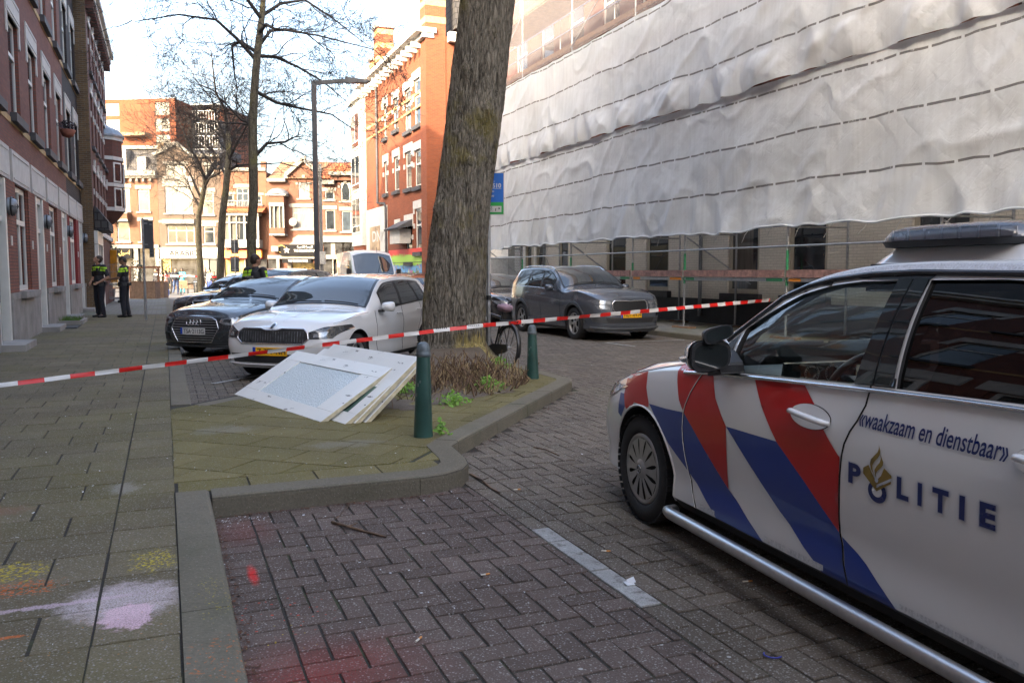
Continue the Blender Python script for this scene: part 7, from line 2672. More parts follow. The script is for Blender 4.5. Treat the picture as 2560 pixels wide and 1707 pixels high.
gp = [(-.44, .70), (-.38, .63), (.38, .63), (.44, .70), (.44, .82), (.39, .875), (.1, .875), (0, .862), (-.1, .875), (-.39, .875), (-.44, .82)]
decal(bvh, gp, 'front', M['black'], 'grille', root, .003, .04)
decal_multi(bvh, [[(y - .011, .645), (y + .011, .645), (y + .011, .86), (y - .011, .86)] for y in np.linspace(-.37, .37, 13)], 'front', M['black_plastic'], 'grille_slat', root, .016, .05)
trim(bvh, gp, 'front', .012, M['chrome'], 'grille_frame', root, .008, closed=True)
for s_ in (-1, 1):
 decal(bvh, [(s_ * .47, .80), (s_ * .78, .80), (s_ * .87, .875), (s_ * .84, .90), (s_ * .48, .87)], 'front', M['lamp'], 'headlight', root, .006, .03)
 decal(bvh, [(s_ * .50, .69), (s_ * .76, .70), (s_ * .80, .785), (s_ * .52, .785)], 'front', M['lamp'], 'lower_headlight', root, .006, .03)
 decal(bvh, [(s_ * .55, .40), (s_ * .82, .42), (s_ * .85, .55), (s_ * .62, .53)], 'front', M['cladding'], 'corner_intake', root, .005, .04)
decal(bvh, [(-.56, .40), (.56, .40), (.60, .52), (-.60, .52)], 'front', M['black_plastic'], 'lower_grille', root, .004, .05)
trim(bvh, [(-.84, .30), (-.5, .27), (.5, .27), (.84, .30)], 'front', .03, M['cladding'], 'front_skid', root, .008)
plate_front(bvh, root, -.26, .26, .565, .112, 'HGT-69-H')
# ---- black car behind it
c = car_curves(.86, 2.62, .80, .89, .80, 1.0, .93, 1.0, 1.46, .48, 1.36, 2.8)
pbk = paint('gloss_black', (.012, .012, .014), .2)
root, b, bvh, full = car_base('parked_car', 'black car half hidden behind the parking sign pole and the bicycle', c, (0, 0, 0), 0, pbk, .315, 5, arch=.365, group='cars parked along the right kerb')
place(root, UV(21.35, 9.25)[:2], -S2, .86)
common(c, root, bvh, full, pbk, [[(.62, .93), (.66, .262)], [(1.60, .96), (1.60, .262)]], [(1.45, .86), (2.28, .88)], [(.90, 1.55, 0, .04), (1.64, 2.30, .03, -.14), (2.38, 2.70, -.14, -.1)], ['screen'] * 3)
decal(bvh, [(-.48, .42), (.48, .42), (.52, .62), (-.52, .62)], 'front', M['black'], 'grille', root, .003, .04)
trim(bvh, [(-.48, .42), (.48, .42), (.52, .62), (-.52, .62)], 'front', .01, M['chrome'], 'grille_frame', root, .006, closed=True)
for s_ in (-1, 1):
 decal(bvh, [(s_ * .55, .62), (s_ * .80, .60), (s_ * .86, .72), (s_ * .55, .69)], 'front', M['lamp'], 'headlight', root, .006, .03)
plate_front(bvh, root, -.26, .26, .46, .11, 'R-914-VD', x_off=.012)
# ---- dark blue car further back
pbl = paint('dark_blue', (.014, .035, .095), .22, metal=.3)
root, b, bvh, full = car_base('parked_car', 'dark blue car showing between the white hatchback and the big tree trunk', c, (0, 0, 0), 0, pbl, .315, 5, arch=.365, group='cars parked along the right kerb')
place(root, UV(28.0, 8.55)[:2], -S2, .86)
common(c, root, bvh, full, pbl, [[(.62, .93), (.66, .262)], [(1.60, .96), (1.60, .262)]], [(1.45, .86), (2.28, .88)], [(.90, 1.55, 0, .04), (1.64, 2.30, .03, -.14), (2.38, 2.70, -.14, -.1)], ['screen'] * 3)
decal(bvh, [(-.48, .42), (.48, .42), (.52, .62), (-.52, .62)], 'front', M['black'], 'grille', root, .003, .04)
for s_ in (-1, 1):
 decal(bvh, [(s_ * .55, .62), (s_ * .80, .60), (s_ * .86, .74), (s_ * .55, .70)], 'front', M['lamp'], 'headlight', root, .006, .03)
plate_front(bvh, root, -.26, .26, .46, .11, 'H-530-JS', x_off=.012)
# ---- white van
c = car_curves(.85, 3.4, 1.0, 1.0, 1.02, 1.32, 1.22, 1.30, 2.50, .05, .98, 4.2)
c['zt'] = pchip([(-.85, .95), (-.63, 1.05), (-.3, 1.17), (-.05, 1.27), (.25, 1.55), (.6, 1.98), (.95, 2.32), (1.2, 2.38), (3.0, 2.40), (4.1, 2.38), (4.4, 2.30)])
c['ys'] = pchip([(-.85, .5), (-.65, .74), (0, .90), (.3, .93), (.98, .90), (2.5, .90), (4.4, .86)])
c['zc'] = pchip([(-.85, .98), (-.65, 1.1), (-.3, 1.26), (-.06, 1.34), (.4, 1.85), (.86, 2.40), (1.2, 2.50), (3, 2.52), (4.2, 2.48), (4.4, 2.38)])
pv = paint('van_white', (.60, .60, .59), .3)
root, b, bvh, full = car_base('delivery_van', 'white high roofed delivery van facing the camera, in front of the orange corner building', c, (0, 0, 0), 0, pv, .34, 5, arch=.40, group=None, cat='van', prof=PROF_FLAT)
place(root, UV(36.3, 8.75)[:2], -S2 + T2 * .02, .85)
lo = 1.27
decal(bvh, [(x, c['ys'](x) - .05) for x in np.linspace(.06, .80, 10)] + [(x, -(c['ys'](x) - .05)) for x in np.linspace(.80, .06, 10)], 'top', M['windscreen'], 'windscreen', root, .006, .08)
for sd in ('left', 'right'):
 decal(bvh, [(.42, 1.30), (1.25, 1.30), (1.25, 2.02), (.88, 2.02), (.55, 1.66)], sd, M['screen'], 'side_window', root, .006, .08)
 trim(bvh, [(1.38, .4), (1.38, 2.25)], sd, .006, M['car_seam'], 'door_seam', root, .0, n=4)
 trim(bvh, [(2.6, .4), (2.6, 2.25)], sd, .006, M['car_seam'], 'door_seam', root, .0, n=4)
 trim(bvh, [(.4, .62), (3.1, .62)], sd, .02, M['black_plastic'], 'rub_strip', root, .004, n=6)
for sg in (-1, 1):
 mb = MB()
 mb.box(.30, .40, sg * 1.05, sg * 1.24, 1.30, 1.64)
 mb.box(.32, .38, sg * .90, sg * 1.06, 1.34, 1.38)
 m_ = mb.build('door_mirror', M['black_plastic'], root)
 decal(bvh, [(sg * .55, .86), (sg * .86, .88), (sg * .88, 1.10), (sg * .62, 1.04)], 'front', M['lamp'], 'headlight', root, .006, .04)
decal(bvh, [(-.5, .62), (.5, .62), (.52, .86), (-.52, .86)], 'front', M['black_plastic'], 'grille', root, .004, .05)
decal(bvh, [(-.85, .30), (.85, .30), (.85, .52), (-.85, .52)], 'front', M['black_plastic'], 'bumper', root, .006, .08)
plate_front(bvh, root, -.26, .26, .56, .11, 'VZ-708-L', x_off=.03)
mb = MB()
mb.tube([(.75, -.25, 2.36), (.85, -.25, 2.62)], .01, 5)
mb.build('aerial', M['black_plastic'], root)
# ---- small cars standing across the square
c = car_curves(.84, 2.55, .74, .89, .80, 1.01, .935, 1.02, 1.47, .46, 1.28, 2.7)
far = []
pfw = paint('far_white', (.62, .62, .61), .25)
pfs = paint('far_silver', (.42, .43, .44), .25, metal=.4)
for pm in (pfw, pfs):
 root, b, bvh, full = car_base('small_car', 'x', c, (0, 0, 0), 0, pm, .315, 5, arch=.365, group='cars on the cross street', ns=40)
 side_windows(c, bvh, root, [(.86, 1.50, 0, .04), (1.60, 2.24, .03, -.16)], ['screen', 'screen'], frame=False)
 windscreen(c, bvh, root, M['screen'], .5, 1.2)
 far.append(root)
FARC = [(0, 560, 61, 92, 'white car on the cross street just left of the leftmost bare tree'), (0, 508, 64, 95, 'white car behind the group of bystanders at the planters'), (0, 690, 60, 88, 'white car between the slender tree and the standing policeman'), (1, 615, 66, 90, 'silver car on the cross street behind the slender bare tree'),
  (0, 905 - 135, 58, 84, 'white car beside the lamp post at the foot of the golden star shop'), (1, 835 - 60, 69, 90, 'silver car nearest to the golden star shop window')]
used = set()
for (kd, px, Y, az, lab) in FARC:
 r_ = far[kd] if kd not in used else copy_tree(far[kd])
 used.add(kd)
 r_['label'] = lab
 X = (px - 1280) / 2100 * Y
 r_.location = (X + 1.2, Y, -.03)
 r_.rotation_euler = (0, 0, R(az - 90))
# ================================================================== PEOPLE (local front is -y, +x is the person's left)
def ell(mb, c, r, rot=None, n=2):
 bm = bmesh.new()
 bmesh.ops.create_icosphere(bm, subdivisions=n, radius=1)
 m_ = Matrix.Diagonal((*r, 1))
 if rot is not None: m_ = rot.to_4x4() @ m_
 vs = [tuple((m_ @ v.co) + Vector(c)) for v in bm.verts]
 bm.verts.index_update()
 mb.add(vs, [[v.index for v in f.verts] for f in bm.faces], 0, True)
 bm.free()
def cap(mb, a, b, ra, rb, n=12):
 mb.tube([a, Vector(a).lerp(Vector(b), .5), b], [ra, (ra + rb) / 2, rb], n)
 ell(mb, a, (ra,) * 3, n=2)
 ell(mb, b, (rb,) * 3, n=2)
def remesh(mb, vox, smooth=4):
 me = mb.mesh('t', [M['black']])
 o = link('t', me)
 md = o.modifiers.new('r', 'REMESH')
 md.mode = 'VOXEL'
 md.voxel_size = vox
 md.use_smooth_shade = True
 sm = o.modifiers.new('s', 'SMOOTH')
 sm.iterations = smooth
 sm.factor = .5
 dg = bpy.context.evaluated_depsgraph_get()
 out = bpy.data.meshes.new_from_object(o.evaluated_get(dg))
 bpy.data.objects.remove(o)
 out.materials.clear()
 return out
BASEPOSE = dict(ls=(.185, .01, 1.47), rs=(-.185, .01, 1.47), le=(.255, .03, 1.19), re=(-.255, .03, 1.19), lw=(.26, -.06, .95), rw=(-.26, -.06, .95),
    lh=(.09, 0, .94), rh=(-.09, 0, .94), lk=(.10, -.02, .51), rk=(-.10, -.02, .51), la=(.11, .03, .09), ra=(-.11, .03, .09), yaw=0.0, nod=0.0)
MESHES = {}
def body_meshes(key, pose, vox, longs=False):
 if key in MESHES: return MESHES[key]
 p = dict(BASEPOSE)
 p.update(pose)
 V = Vector
 out = {}
 hr = Matrix.Rotation(p['yaw'], 3, 'Z') @ Matrix.Rotation(p['nod'], 3, 'X')
 hc = V((0, -.02, 1.665))
 def H(x, y, z): return tuple(hc + hr @ V((x, y, z)))
 b = MB()
 ell(b, (0, 0, 1.33), (.155, .105, .19))
 ell(b, (0, .0, 1.10), (.14, .10, .16))
 ell(b, (0, .01, .96), (.155, .105, .12))
 cap(b, (0, .01, 1.45), tuple(hc + hr @ V((0, .02, -.06))), .06, .052)
 ell(b, H(0, 0, .02), (.075, .095, .105), hr, 3)
 ell(b, H(0, -.03, -.055), (.056, .062, .06), hr)
 cap(b, H(0, -.088, .02), H(0, -.108, -.022), .009, .014)
 ell(b, H(0, -.088, -.062), (.026, .012, .008), hr)
 for s_ in (-1, 1):
  ell(b, H(s_ * .077, .01, 0), (.012, .022, .032), hr)
  ell(b, H(s_ * .033, -.086, .04), (.02, .010, .008), hr)
 for s_, q in ((1, 'l'), (-1, 'r')):
  S_, E_, W_ = V(p[q + 's']), V(p[q + 'e']), V(p[q + 'w'])
  cap(b, S_, E_, .052, .042)
  cap(b, E_, W_, .041, .029)
  d = (W_ - E_).normalized()
  side = d.cross(V((0, 1, 0)))
  side = side.normalized() if side.length > .1 else V((1, 0, 0))
  nrm = d.cross(side)
  pc_ = W_ + d * .05
  cap(b, W_ + d * .01, W_ + d * .075, .028, .03)
  for i, (o_, L) in enumerate(((-.03, .065), (-.01, .075), (.01, .07), (.029, .055))):
   a0 = W_ + d * .085 + side * o_
   a1 = a0 + d * L * .55 + nrm * .008 * s_
   a2 = a1 + (d * .6 + nrm * .75 * s_).normalized() * L * .5
   cap(b, a0, a1, .0105, .0095, 6)
   cap(b, a1, a2, .0095, .008, 6)
  t0 = W_ + d * .03 - side * .03
  cap(b, t0, t0 + (d * .7 - side * .7 + nrm * .3 * s_).normalized() * .055, .012, .009, 6)
  cap(b, V(p[q + 'h']), V(p[q + 'k']), .085, .058)
  cap(b, V(p[q + 'k']), V(p[q + 'a']), .056, .04)
  cap(b, V(p[q + 'a']) + V((0, .02, -.03)), V(p[q + 'a']) + V((0, -.14, -.05)), .035, .03)
 out['body'] = remesh(b, vox)
 c = MB()
 ell(c, (0, 0, 1.33), (.178, .128, .19))
 ell(c, (0, 0, 1.38), (.185, .11, .12))
 ell(c, (0, 0, 1.10), (.165, .122, .19))
 ell(c, (0, .01, .98), (.172, .122, .12))
 cap(c, (0, .01, 1.45), (0, .0, 1.505), .075, .068)
 for q in 'lr':
  S_, E_, W_ = V(p[q + 's']), V(p[q + 'e']), V(p[q + 'w'])
  cap(c, S_ * .85 + V((0, 0, 1.45)) * .15, S_, .07, .068)
  cap(c, S_, E_ if longs else S_.lerp(E_, .8), .066, .058)
  if longs: cap(c, E_, W_, .056, .040)
 out['shirt'] = remesh(c, vox)
 t = MB()
 ell(t, (0, .01, .96), (.168, .118, .11))
 for q in 'lr':
  cap(t, V(p[q + 'h']), V(p[q + 'k']), .10, .075)
  cap(t, V(p[q + 'k']), V(p[q + 'a']) + V((0, 0, .0)), .072, .058)
 out['trousers'] = remesh(t, vox)
 for q in 'lr':
  f = MB()
  A_ = V(p[q + 'a'])
  cap(f, A_ + V((0, .035, -.045)), A_ + V((0, -.15, -.058)), .048, .036)
  cap(f, A_ + V((0, .01, .08)), A_ + V((0, .01, -.02)), .052, .05)
  out['shoe_' + q] = remesh(f, vox)
 h = MB()
 ell(h, H(0, .014, .045), (.084, .098, .095), hr, 3)
 ell(h, H(0, .05, -.0), (.078, .062, .09), hr)
 hm = remesh(h, vox, 2)
 out['hair'] = hm
 MESHES[key] = out
 return out
skinc = {}
def skin(i):
 if i not in skinc:
  col = ((.42, .24, .16), (.30, .17, .11), (.14, .075, .05))[i]
  k = NT('skin')
  skinc[i] = k.fin(k.mix(k.noise(k.obj(), 20, 3, .6), tuple(q * .85 for q in col), col), .55, spec=.4)
 return skinc[i]
def cloth(name, col):
 return plain(name, col, .85, var=.25, scale=9, bump=.15)
def person(label, loc, rz, key, pose, shirt, trou, shoe=None, hair=(.02, .014, .01), sk=0, vox=.016, longs=False, sc=1.0, group=None, wide=1.0):
 ms = body_meshes(key, pose, vox, longs)
 o = thing('person', label, 'person', loc, rz, group)
 o.scale = (sc * wide, sc * wide, sc)
 def put(nm, src, mat):
  me = src.copy()
  me.materials.clear()
  me.materials.append(mat)
  return link(nm, me, o)
 put('body', ms['body'], skin(sk))
 put('shirt', ms['shirt'], shirt)
 put('trousers', ms['trousers'], trou)
 sm = shoe or M['black']
 put('shoe', ms['shoe_l'], sm)
 put('shoe', ms['shoe_r'], sm)
 if hair: put('hair', ms['hair'], plain('hair', hair, .6, var=.4, scale=60, bump=.3))
 return o
k = NT('uniform_shirt')
sp = k.n("SeparateXYZ")
k.l(k.obj(), sp.inputs[0])
x, y, z = sp.outputs
zz = k.math('ADD', z, k.math('MULTIPLY', k.math('ABSOLUTE', x), .10))
b1 = k.math('LESS_THAN', k.math('ABSOLUTE', k.math('SUBTRACT', zz, 1.455)), .026)
b2 = k.math('LESS_THAN', k.math('ABSOLUTE', k.math('SUBTRACT', zz, 1.385)), .028)
ck = k.math('GREATER_THAN', k.math('FRACT', k.math('MULTIPLY_ADD', x, 6.2, .32)), .16)
band = k.math('MULTIPLY', k.math('ADD', b1, b2, clamp=True), ck)
back = k.math('SUBTRACT', 1.0, k.math('MULTIPLY', k.math('GREATER_THAN', y, .05), k.math('LESS_THAN', x, .02)))
n = k.noise(k.obj(), 12, 3, .6)
c = k.mix(k.math('MULTIPLY', band, back), k.mix(n, (.008, .009, .012), (.02, .022, .028)), (.42, .72, .03))
k.bump(n, .3, .02)
uni = k.fin(c, .75)
navy = cloth('uniform_trousers', (.012, .014, .022))
def kit(o, vest_text=None):
 mb = MB()
 mb.lathe([(.158, .985), (.170, .99), (.170, 1.03), (.158, 1.035)], 24, (0, .01, 0), sx=1.0, sy=.74)
 for (a, w_, h_) in ((.4, .05, .10), (1.2, .04, .07), (2.4, .05, .09), (3.5, .06, .16), (-.5, .055, .14)):
  mb.obox((.175 * math.cos(a), .01 + .135 * math.sin(a), .98), (-math.sin(a) * w_, math.cos(a) * w_, 0), (math.cos(a) * .025, math.sin(a) * .025, 0), (0, 0, h_ / 2))
 bl = mb.build('utility_belt', M['black_plastic'], o)
 mb = MB()
 mb.obox((.02, -.155, .97), (.03, 0, 0), (0, .012, 0), (0, 0, .03))
 mb.build('yellow_pouch', plain('pouch_yellow', (.6, .42, .03), .6), bl)
 mb = MB()
 mb.obox((.11, -.135, 1.38), (.025, .008, 0), (0, .015, 0), (0, 0, .05))
 mb.tube([(.11, -.14, 1.42), (.12, -.13, 1.5)], .006, 5)
 mb.build('radio', M['black_plastic'], o)
 return o
G_POL = 'police officers'
lookup = dict(lw=(.17, -.13, 1.02), le=(.29, .05, 1.16), rw=(-.17, -.13, 1.02), re=(-.29, .05, 1.16), lk=(.12, -.05, .51), la=(.16, -.02, .09), rk=(-.12, .0, .51), ra=(-.15, .05, .09), yaw=-.5, nod=.5 * -1)
kit(person('police officer with hands at the belt looking up at the facade', (-12.62, 25.75, .12), R(-28), 'look_up', lookup, uni, navy, sk=0, hair=(.03, .018, .01), vox=.010, sc=1.05, group=G_POL, wide=1.1))
note = dict(lw=(.05, -.34, 1.13), le=(.24, -.07, 1.17), rw=(-.10, -.33, 1.14), re=(-.25, -.06, 1.17), yaw=0, nod=.42, lk=(.09, -.03, .51), la=(.09, .0, .09), rk=(-.10, .0, .51), ra=(-.10, .06, .09))
o2 = kit(person('police officer in profile bending the head over a phone held in both hands', (-11.86, 25.75, .12), R(-82), 'read', note, uni, navy, sk=1, vox=.010, sc=1.03, group=G_POL, wide=1.1))
mb = MB()
mb.obox((0, 0, 0), (.04, 0, 0), (0, .006, .0), (0, .03, .07))
ph = mb.build('phone', M['black'])
ph.location = Vector((-11.86, 25.75, .12)) + Matrix.Rotation(R(-82), 3, 'Z') @ Vector((-.02, -.45, 1.16))
ph.rotation_euler = (R(-40), 0, R(-82))
tag(ph, 'small dark phone held by the police officer in profile', 'phone')
o3 = kit(person('police officer seen from behind, standing between the parked cars', (-5.60, 18.4, 0), R(160), 'back', dict(yaw=-.35, nod=.0), uni, navy, sk=0, hair=(.022, .013, .008), vox=.010, sc=1.05, group=G_POL, wide=1.1))
v, f = text_geo('POLITIE', 1, .02)
mb = MB()
xs = [q[0] for q in v]
mb.add([(.14 - (q[0] - min(xs)) / (max(xs) - min(xs)) * .19, .1345 - .05 * abs(.06 - (q[0] - min(xs)) / (max(xs) - min(xs)) * .19) ** 1.5, 1.315 + q[1] * .045) for q in v], f)
mb.build('back_lettering', m_sign_white, o3, fix=False)
G_BY = 'bystanders on the square'
walk = dict(lk=(.09, -.16, .52), la=(.09, -.16, .09), rk=(-.09, .04, .50), ra=(-.09, .26, .14), lw=(.25, .10, .96), rw=(-.25, -.16, 1.0))
fold = dict(lw=(-.02, -.20, 1.16), rw=(.04, -.21, 1.12), le=(.26, -.05, 1.16), re=(-.26, -.05, 1.16))
BY = [('boy in a pink striped shirt and black trousers standing by a blue bag', 417, 56.5, -70, 'walk', walk, (.62, .20, .24), (.015, .015, .018), 1, .93, 0),
   ('man in a dark jacket over blue jeans walking past the planters', 441, 57.5, 40, 'walk', walk, (.02, .022, .03), (.05, .08, .17), 0, 1.0, 1),
   ('man in a turquoise sweater standing beside a white car', 458, 61, 0, 'fold', fold, (.05, .34, .42), (.05, .30, .36), 2, 1.0, 1),
   ('person in dark grey clothes half hidden behind the pink striped shirt', 426, 59.5, 30, 'stand', {}, (.04, .04, .045), (.03, .03, .035), 2, 1.0, 1),
   ('person in black beside the planter fence at the left', 393, 55, -30, 'stand', {}, (.02, .02, .025), (.03, .03, .04), 0, .98, 1),
   ('person in a black jacket between the two left bare trees', 516, 60, 10, 'fold', fold, (.018, .018, .02), (.02, .02, .025), 1, 1.02, 1),
   ('person in a pale top with blue cardigan beside the left tree trunks', 527, 57, -20, 'stand', {}, (.42, .36, .33), (.03, .06, .25), 0, .95, 1),
   ('person in a dark cap and coat crouched near the slender tree', 537, 55, 30, 'fold', fold, (.02, .02, .022), (.02, .02, .03), 1, .86, 1),
   ('man in an orange red sweater by the golden star shop', 764, 50, 60, 'fold', fold, (.62, .085, .02), (.03, .03, .04), 1, 1.0, 1),
   ('person in black beside the man in orange red', 782, 52, 20, 'stand', {}, (.02, .02, .022), (.02, .02, .025), 2, .98, 1),
   ('man in a dark suit at the left corner of the golden star shop', 686, 66, 0, 'stand', {}, (.025, .025, .03), (.02, .02, .025), 1, 1.0, 1),
   ('person in a dark coat in front of the golden star window', 710, 62, 30, 'fold', fold, (.03, .028, .03), (.02, .02, .025), 1, .98, 1)]
for (lab, px, Y, rz, key, pose, c1, c2, sk, sc_, lg) in BY:
 person(lab, ((px - 1280) / 2100 * Y, Y, -.03), R(rz), key + str(lg), pose, cloth('shirt_cloth', c1), cloth('trouser_cloth', c2), sk=sk, vox=.018, longs=bool(lg), sc=sc_, group=G_BY)
# ================================================================== STREET FURNITURE
# ---- bollards
m_bgreen = plain('bollard_green', (.018, .062, .052), .38, var=.25, scale=5, bump=.03, coat=.3)
m_bcap = plain('bollard_cap', (.10, .125, .14), .5, .3, var=.3, scale=20)
m_chip = plain('scratched_metal', (.13, .16, .155), .6)
def bollard(loc, h, label, tilt):
 o = thing('bollard', label, 'bollard', loc, .3, 'green bollards at the tree island')
 o.rotation_euler = (tilt[0], tilt[1], .3)
 mb = MB()
 mb.lathe([(.083, -.03), (.083, .0), (.0815, .01), (.079, .05), (.0575, h - .14), (.0565, h - .125)], 32)
 b = mb.build('post', m_bgreen, o)
 mb = MB()
 mb.lathe([(.0565, h - .125), (.062, h - .12), (.062, h - .095), (.058, h - .09), (.057, h - .075), (.053, h - .04), (.042, h - .015), (.022, h - .002), (.0001, h)], 32)
 mb.build('cap', m_bcap, o)
 mb = MB()
 for i in range(5):
  a = 3.6 + .5 * math.sin(i * 5.1)
  z = h * (.45 + .035 * i)
  r_ = .081 - (.0225 / (h - .14)) * z + .0006
  c_, s_ = math.cos(a), math.sin(a)
  w_ = .004 + .004 * abs(math.sin(i * 3.3))
  mb.obox((c_ * r_, s_ * r_, z), (-s_ * w_, c_ * w_, 0), (c_ * .0006, s_ * .0006, 0), (0, 0, .008 + .006 * abs(math.cos(i * 2.1))))
 mb.build('scratch', m_chip, b)
 return o
g1 = GX(1058, 1091, .12)
bollard((g1[0], g1[1], .12), .80, 'green bollard with worn paint in front of the white door panels', (0, .01))
g2 = GX(1332, 946, .12)
bollard((g2[0], g2[1], .12), .70, 'green bollard at the tip of the kerb beside the bicycle', (0, -.02))
# ---- parking sign on a pole behind the tree
o = thing('parking_sign', 'blue and green parking sign with number 510 on a grey pole beside the tree trunk', 'sign', (-.37, 13.3, 0), 0)
mb = MB()
mb.tube([(0, 0, 0), (0, 0, 3.05)], .033, 12)
p = mb.build('pole', M['galv'], o)
mb = MB()
mb.tube([(0, 0, 1.06), (0, 0, 1.13)], .045, 10)
mb.build('pole_clamp', M['black'], p)
m_sblue = plain('sign_blue', (.012, .12, .46), .4, var=.06)
m_sgreen = plain('sign_green', (.02, .30, .06), .4, var=.06)
x0, x1, zb_, zg, zt_ = -.27, .235, 2.40, 2.585, 3.03
mb = MB()
mb.box(x0 - .01, x1 + .01, -.05, -.035, zb_ - .01, zt_ + .01)
pl = mb.build('sign_plate', M['galv'], o)
mb = MB()
mb.box(x0, x1, -.056, -.051, zg, zt_)
bl = mb.build('blue_panel', m_sblue, pl)
mb = MB()
mb.box(x0, x1, -.056, -.051, zb_, zg - .002)
gr = mb.build('green_panel', m_sgreen, pl)
sign_text(bl, 'sign_lettering', '510', .066, .200, 2.84, .072, -.0575, m_sign_white, .03)
sign_text(bl, 'sign_lettering', 'zone', x0 + .33, x1 - .13, 2.905, .014, -.0575, m_sign_white)
sign_text(bl, 'sign_lettering', ':00', .035, .090, 2.75, .028, -.0575, m_sign_white, .02)
sign_text(bl, 'sign_lettering', ':00', .035, .090, 2.68, .028, -.0575, m_sign_white, .02)
block(bl, 'sign_rule', m_sign_white, (x0 + .05, x1 - .03, -.0578, -.0565, 2.79, 2.795))
wp = block(gr, 'white_strip', m_sign_white, (x0 + .05, x1 - .03, -.0578, -.0565, zb_ + .03, zb_ + .125))
mb = MB()
X = x1 - .185
for (a, b, w_) in (((0, .055), (-.005, .03), .012), ((-.005, .03), (-.022, .002), .007), ((-.005, .03), (.014, .004), .007), ((0, .05), (.018, .035), .006), ((0, .05), (-.02, .038), .006)):
 mb.bar((X + a[0], -.059, zb_ + .042 + a[1]), (X + b[0], -.059, zb_ + .042 + b[1]), .003, w_, up=(0, 1, 0))
mb.lathe([(.0001, -.001), (.008, -.001)], 10, (X + .003, -.0595, zb_ + .108), 'y')
X += .065
mb.bar((X, -.059, zb_ + .045), (X, -.059, zb_ + .085), .012, .003)
mb.bar((X - .005, -.059, zb_ + .088), (X + .05, -.059, zb_ + .088), .003, .012, up=(0, 1, 0))
mb.prism([(X + .045, zb_ + .068), (X + .072, zb_ + .088), (X + .045, zb_ + .108)], -.0605, -.058, 'y')
mb.build('pictogram', M['black'], wp)
# ---- tall lamp
m_lamp = plain('lamp_post_grey', (.085, .09, .10), .45, .3, var=.15)
def lamp(label, X, Y, h, arm, r):
 o = thing('street_lamp', label, 'street lamp', (X, Y, 0), 0, 'street lamps')
 mb = MB()
 mb.box(-r, r, -r, r, 0, h)
 p = mb.build('post', m_lamp, o)
 mb = MB()
 mb.prism([(-r + .002, h + .001), (-r + .002, h + .14), (arm, h + .21), (arm, h + .09)], -r * .8, r * .8, 'y')
 mb.build('arm', m_lamp, o)
 mb = MB()
 mb.prism([(arm - .05, h + .06), (arm - .05, h + .16), (arm + .08, h + .25), (arm + .75, h + .17), (arm + .82, h + .12), (arm + .7, h + .08)], -.12, .12, 'y')
 mb.tube([(arm, 0, h + .2), (arm, 0, h + .30)], .05, 8)
 hd = mb.build('lamp_head', m_lamp, o)
 block(hd, 'lens', 'curtain_full', (arm + .1, arm + .65, -.09, .09, h + .062, h + .075))
 return o
lamp('tall square grey lamp post with a horizontal arm, in the middle of the picture', -6.93, 30.0, 8.0, 1.15, .075)
lp2 = lamp('second slimmer lamp post standing behind the tall one', (806 - 1280) / 2100 * 54, 54, 8.3, -.9, .09)
block(lp2, 'control_box', 'galv', (-.2, .3, -.25, -.1, 2.0, 2.8))
# ---- backs of traffic signs
def signpost(label, X, Y, h, plates, z0=.1):
 o = thing('traffic_sign', label, 'traffic sign', (X, Y, z0), 0, 'traffic sign poles seen from behind')
 mb = MB()
 mb.tube([(0, 0, 0), (0, 0, h)], .030, 10)
 mb.tube([(0, 0, .0), (0, 0, h * .32)], .036, 10)
 mb.build('pole', M['galv'], o)
 for (xa, xb, za, zb_) in plates:
  mb = MB()
  mb.box(xa, xb, .035, .05, za, zb_)
  b = mb.build('sign_plate', plain('sign_back', (.10, .105, .11), .55, .3), o)
  block(b, 'bracket', 'galv', (xa + .03, xb - .03, .025, .034, za + .1, za + .13), (xa + .03, xb - .03, .025, .034, zb_ - .13, zb_ - .1))
 return o
sp_ = GX(365, 800, .12)
signpost('pole with two dark sign backs on the pavement near the police officers', sp_[0], sp_[1], 2.92, [(-.05, .15, 2.05, 2.88), (.155, .28, 1.8, 2.85)], .12)
signpost('pole with grey sign backs between the bare trees', (591 - 1280) / 2100 * 46, 46, 3.3, [(-.22, .2, 2.5, 3.25), (-.28, .2, 1.5, 2.35)], 0)
